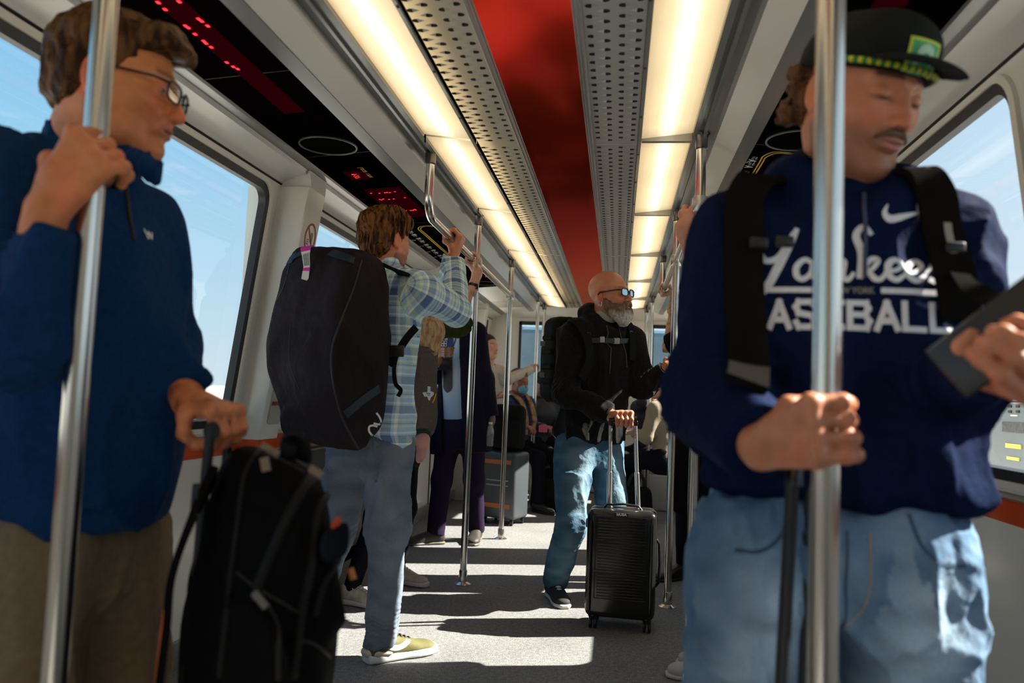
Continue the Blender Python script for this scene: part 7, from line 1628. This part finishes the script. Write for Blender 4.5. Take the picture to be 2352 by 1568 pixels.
def seated(lab, x, y, f, cloth, skin_, hairc, hz=1.17, lean=0.0, hands=(), hf=None, skirt=None, kneez=.50, sleeve=(.07, .06, .045), hair='short', prof=WOM, thigh=.42, up=False):
    J = std(x, y, f, 1.68); f = J['f']; r = J['r']; J['pel'] = V3(x, y, .56)-f*.0; J['neck'] = V3(x, y, 1.06)+f*lean; J['hc'] = J['neck']+V3(0, 0, .15)+f*.03
    for s, n in ((1, 'R'), (-1, 'L')):
        J['sh'+n] = J['neck']+r*s*.165-V3(0, 0, .06); J['el'+n] = J['sh'+n]+r*s*.05-V3(0, 0, .25)+f*.05; J['wr'+n] = J['el'+n]+f*.20-r*s*.08+V3(0, 0, .03)
        J['hip'+n] = J['pel']+r*s*.09; J['kn'+n] = J['hip'+n]+f*thigh+r*s*.03+V3(0, 0, kneez-.56); J['an'+n] = V3(*(J['kn'+n]+f*.03)[:2], .09); J['ft'+n] = f
    hd = {}
    for n, (el, wr) in dict(hands).items():
        J['el'+n] = np.array(el); hd[n] = (lambda W: (lambda S: (openhand(S, W, nrm(f*.8-J['r']*(.3 if n == 'R' else -.3)), V3(0, 0, 1) if not up else f, .92, .8, side=1), W)[1]))(np.array(wr))
    if not hd:
        for n in 'RL': hd[n] = (lambda W: (lambda S: (openhand(S, W, nrm(f), V3(0, 0, -1), .92, .7), W)[1]))(J['wr'+n])
    H = Head(J['hc'], hf or tuple(f), (0, 0, 1), .97)
    b = build_person(lab, J, H, skin_, hd, dict(mat=cloth[0], prof=prof, sleeve=sleeve, fold=.008, seed=int(abs(x)*100), name='jacket'), dict(mat=cloth[1], r=(.092, .07, .058), waist=.10, name='trousers', v=.010), dict(mat=blackleather, sole=blackr, L=.27, h=1), hv=.005, tv=.009, hvh=.004)
    S = SDF(); S.ell(H.w(0, -.025, .045), (.083, .104, .086), H.R); S.ell(H.w(0, .10, -.02), (.11, .08, .095), H.R, .01, 's')
    if hair == 'long': S.ell(H.w(0, -.06, -.05), (.075, .05, .10), H.R, .03)
    if hair == 'tied': S.ell(H.w(0, -.12, .0), (.03, .04, .05), H.R, .03)
    S.plane(H.w(0, 0, -.13 if hair == 'long' else -.04), -H.R[:, 2]); to_obj('hair', S.mesh(.005, lambda p: .003*vnoise(p*50)), hair_mat('hair '+lab[:14], hairc, tuple(min(1, 1.9*v+.01) for v in hairc)), b)
    return b, J, H
# masked person with check scarf, seated left
pc = P(1190, 900, 7.75)
bM, JM, HM = seated('seated person with blue face mask and tan check scarf at far left', pc[0]-.02, 7.80, (.75, -.55), (mat('royal blue coat', (.015, .035, .12), .8, bump=(20, .5, .004)), blk_p), (.30, .12, .07), (.10, .025, .012), hair='short', hf=(.7, -.6, -.25))
S = SDF(); S.ell(HM.w(0, .075, -.055), (.058, .048, .050), HM.R); S.ell(HM.w(0, .03, -.05), (.09, .045, .09), HM.R, .01, 's'); to_obj('face_mask', S.mesh(.003), mat('blue surgical mask', (.12, .42, .55), .8), bM)
g = MB()
tan = mat('tan check scarf', (.33, .19, .08), .9, var=(24, .85)); t_ = JM['neck']; fM = JM['f']; rM = JM['r']
strap('scarf', [t_-fM*.07+V3(0, 0, .03), t_+rM*.085+V3(0, 0, .04), t_+fM*.12+rM*.055-V3(0, 0, .06), t_+fM*.17+rM*.04-V3(0, 0, .22), t_+fM*.16+rM*.03-V3(0, 0, .36)], .055, .015, tan, bM, [V3(0, 0, 1), V3(0, 0, 1), fM, fM, fM], 6)
strap('scarf', [t_-fM*.07+V3(0, 0, .03), t_-rM*.085+V3(0, 0, .04), t_+fM*.12-rM*.07-V3(0, 0, .06), t_+fM*.16-rM*.09-V3(0, 0, .22), t_+fM*.14-rM*.09-V3(0, 0, .34)], .055, .015, tan, bM, [V3(0, 0, 1), V3(0, 0, 1), fM, fM, fM], 6)
q = P(1246, 985, 7.5); g = MB(); g.box(q-V3(.035, .01, .03), q+V3(.045, .0, .035), bev=.004); o = g.build('phone', mat('pink phone case', (.55, .10, .14), .5), None, True); tag(o, 'pink phone in the hands of the masked seated person', 'phone')
pd = P(1255, 900, 8.55)
bD, JD, HD = seated('seated person in dark cap and black coat beside the masked rider', pd[0]-.05, 8.55, (.5, -.8), (mat('black puffer', (.010, .009, .012), .5), blk_p), (.24, .12, .08), (.01, .008, .007), hair='tied', hf=(.3, -.85, -.4))
S = SDF(); S.ell(HD.w(0, -.01, .055), (.092, .112, .085), HD.R); S.ell(HD.w(0, .10, .02), (.065, .05, .012), HD.R, .01); S.plane(HD.w(0, 0, .02), -HD.R[:, 2]); to_obj('cap', S.mesh(.004), mat('black wool cap', (.008, .008, .009), .9), bD)
# right side: blond in beige jacket from behind, friend on phone
pf = P(1530, 900, 7.3)
bF, JF, HF = seated('seated person in beige jacket with auburn hair, turned away, chin on hand, at far right', pf[0]+.02, 7.30, (-.75, .5), (mat('beige jacket', (.30, .24, .16), .85, bump=(18, .6, .006)), blk_p), (.55, .27, .18), (.22, .09, .035), hair='long', hf=(-.95, .1, -.05), lean=.03)
pg = P(1500, 900, 7.9)
bG, JG, HG = seated('seated person in dark jacket holding a phone to the ear at far right', pg[0]-.0, 8.35, (-.5, -.7), (mat('dark plum jacket', (.018, .014, .022), .8), blk_p), (.55, .30, .22), (.12, .07, .04), hands={'R': (P(1475, 925, 8.15), P(1492, 893, 8.18)), 'L': (P(1518, 960, 8.0), P(1503, 950, 7.9))}, hair='short', up=True)
# luggage by the left seats
def grey_case():
    Yc = 6.78; a_ = P(1118, 1165, Yc); b_ = P(1196, 1155, Yc-.1); c = (a_+b_)/2; c[2] = 0
    rt = empty('suitcase', tuple(c), 'grey hard suitcase with two orange stripes behind the suit man', 'suitcase'); M = Matrix.Translation(Vector(c)) @ Matrix.Rotation(math.radians(-22), 4, 'Z'); g1 = mat('graphite shell', (.055, .062, .07), .35); og = mat('orange band', (.42, .12, .03), .5)
    b = MB(); b.box((-.16, -.13, .05), (.17, .13, .60), M, bev=.03); b.build('shell', g1, rt, True)
    for z in (.14, .50): b = MB(); b.box((-.12, -.133, z), (.13, -.128, z+.035), M); b.build('orange_stripe', og, rt)
    for z in (.32, .36): b = MB(); b.box((-.10, -.136, z), (.11, -.128, z+.010), M, bev=.002); b.build('bright_rib', alu, rt)
    b = MB(); b.box((-.164, -.008, .07), (-.158, .008, .58), M); b.build('zip_line', mat('rust zip', (.10, .03, .02), .5), rt)
    for x in (-.12, .13):
        for y in (-.09, .09): q = np.array((M @ Vector((x-.012, y, .026)))[:]); b = MB(); b.lathe(q, [(.026, 0), (.026, .024)], 14, (1, 0, 0)); b.build('wheel', blackr, rt)
    p2 = empty('backpack', (c[0], c[1], .6), 'black backpack standing on top of the grey suitcase', 'backpack'); S = SDF(); R_ = np.eye(3)
    S.box(c+V3(.01, .02, .80), (.145, .095, .195), R_, .06, .02); S.box(c+V3(.02, -.09, .74), (.11, .03, .11), R_, .03, .02); to_obj('pack_body', S.mesh(.007, lambda p: wrinkle(p, .004, (9, 9, 9), 5)), MATS['black cordura'], p2)
    g = MB(); g.tube([c+V3(-.03, 0, .98), c+V3(-.02, 0, 1.02), c+V3(.03, 0, 1.02), c+V3(.04, 0, .98)], .008, 8); g.build('carry_handle', blkp, p2, True)
grey_case()
# dark bags at the feet of the seated riders
for (px, py, Yq, s_, lb) in ((1262, 1130, 7.6, .17, 'black duffel bag at the feet of the seated riders left of the bald man'), (1462, 1120, 7.3, .14, 'dark bag on the floor behind the suitcase handle')):
    c = P(px, py, Yq); c[2] = 0; rt = empty('duffel_bag', tuple(c), lb, 'bag'); S = SDF(); S.box(c+V3(0, 0, .15), (s_, .12, .15), np.eye(3), .06, .02); to_obj('bag_body', S.mesh(.008, lambda p: wrinkle(p, .008, (8, 8, 8), 9)), MATS['black cordura'], rt); strap('bag_strap', [c+V3(-s_*.6, 0, .28), c+V3(-s_*.3, 0, .40), c+V3(s_*.3, 0, .40), c+V3(s_*.6, 0, .28)], .03, .004, blkp, rt, V3(0, -1, 0), 6)
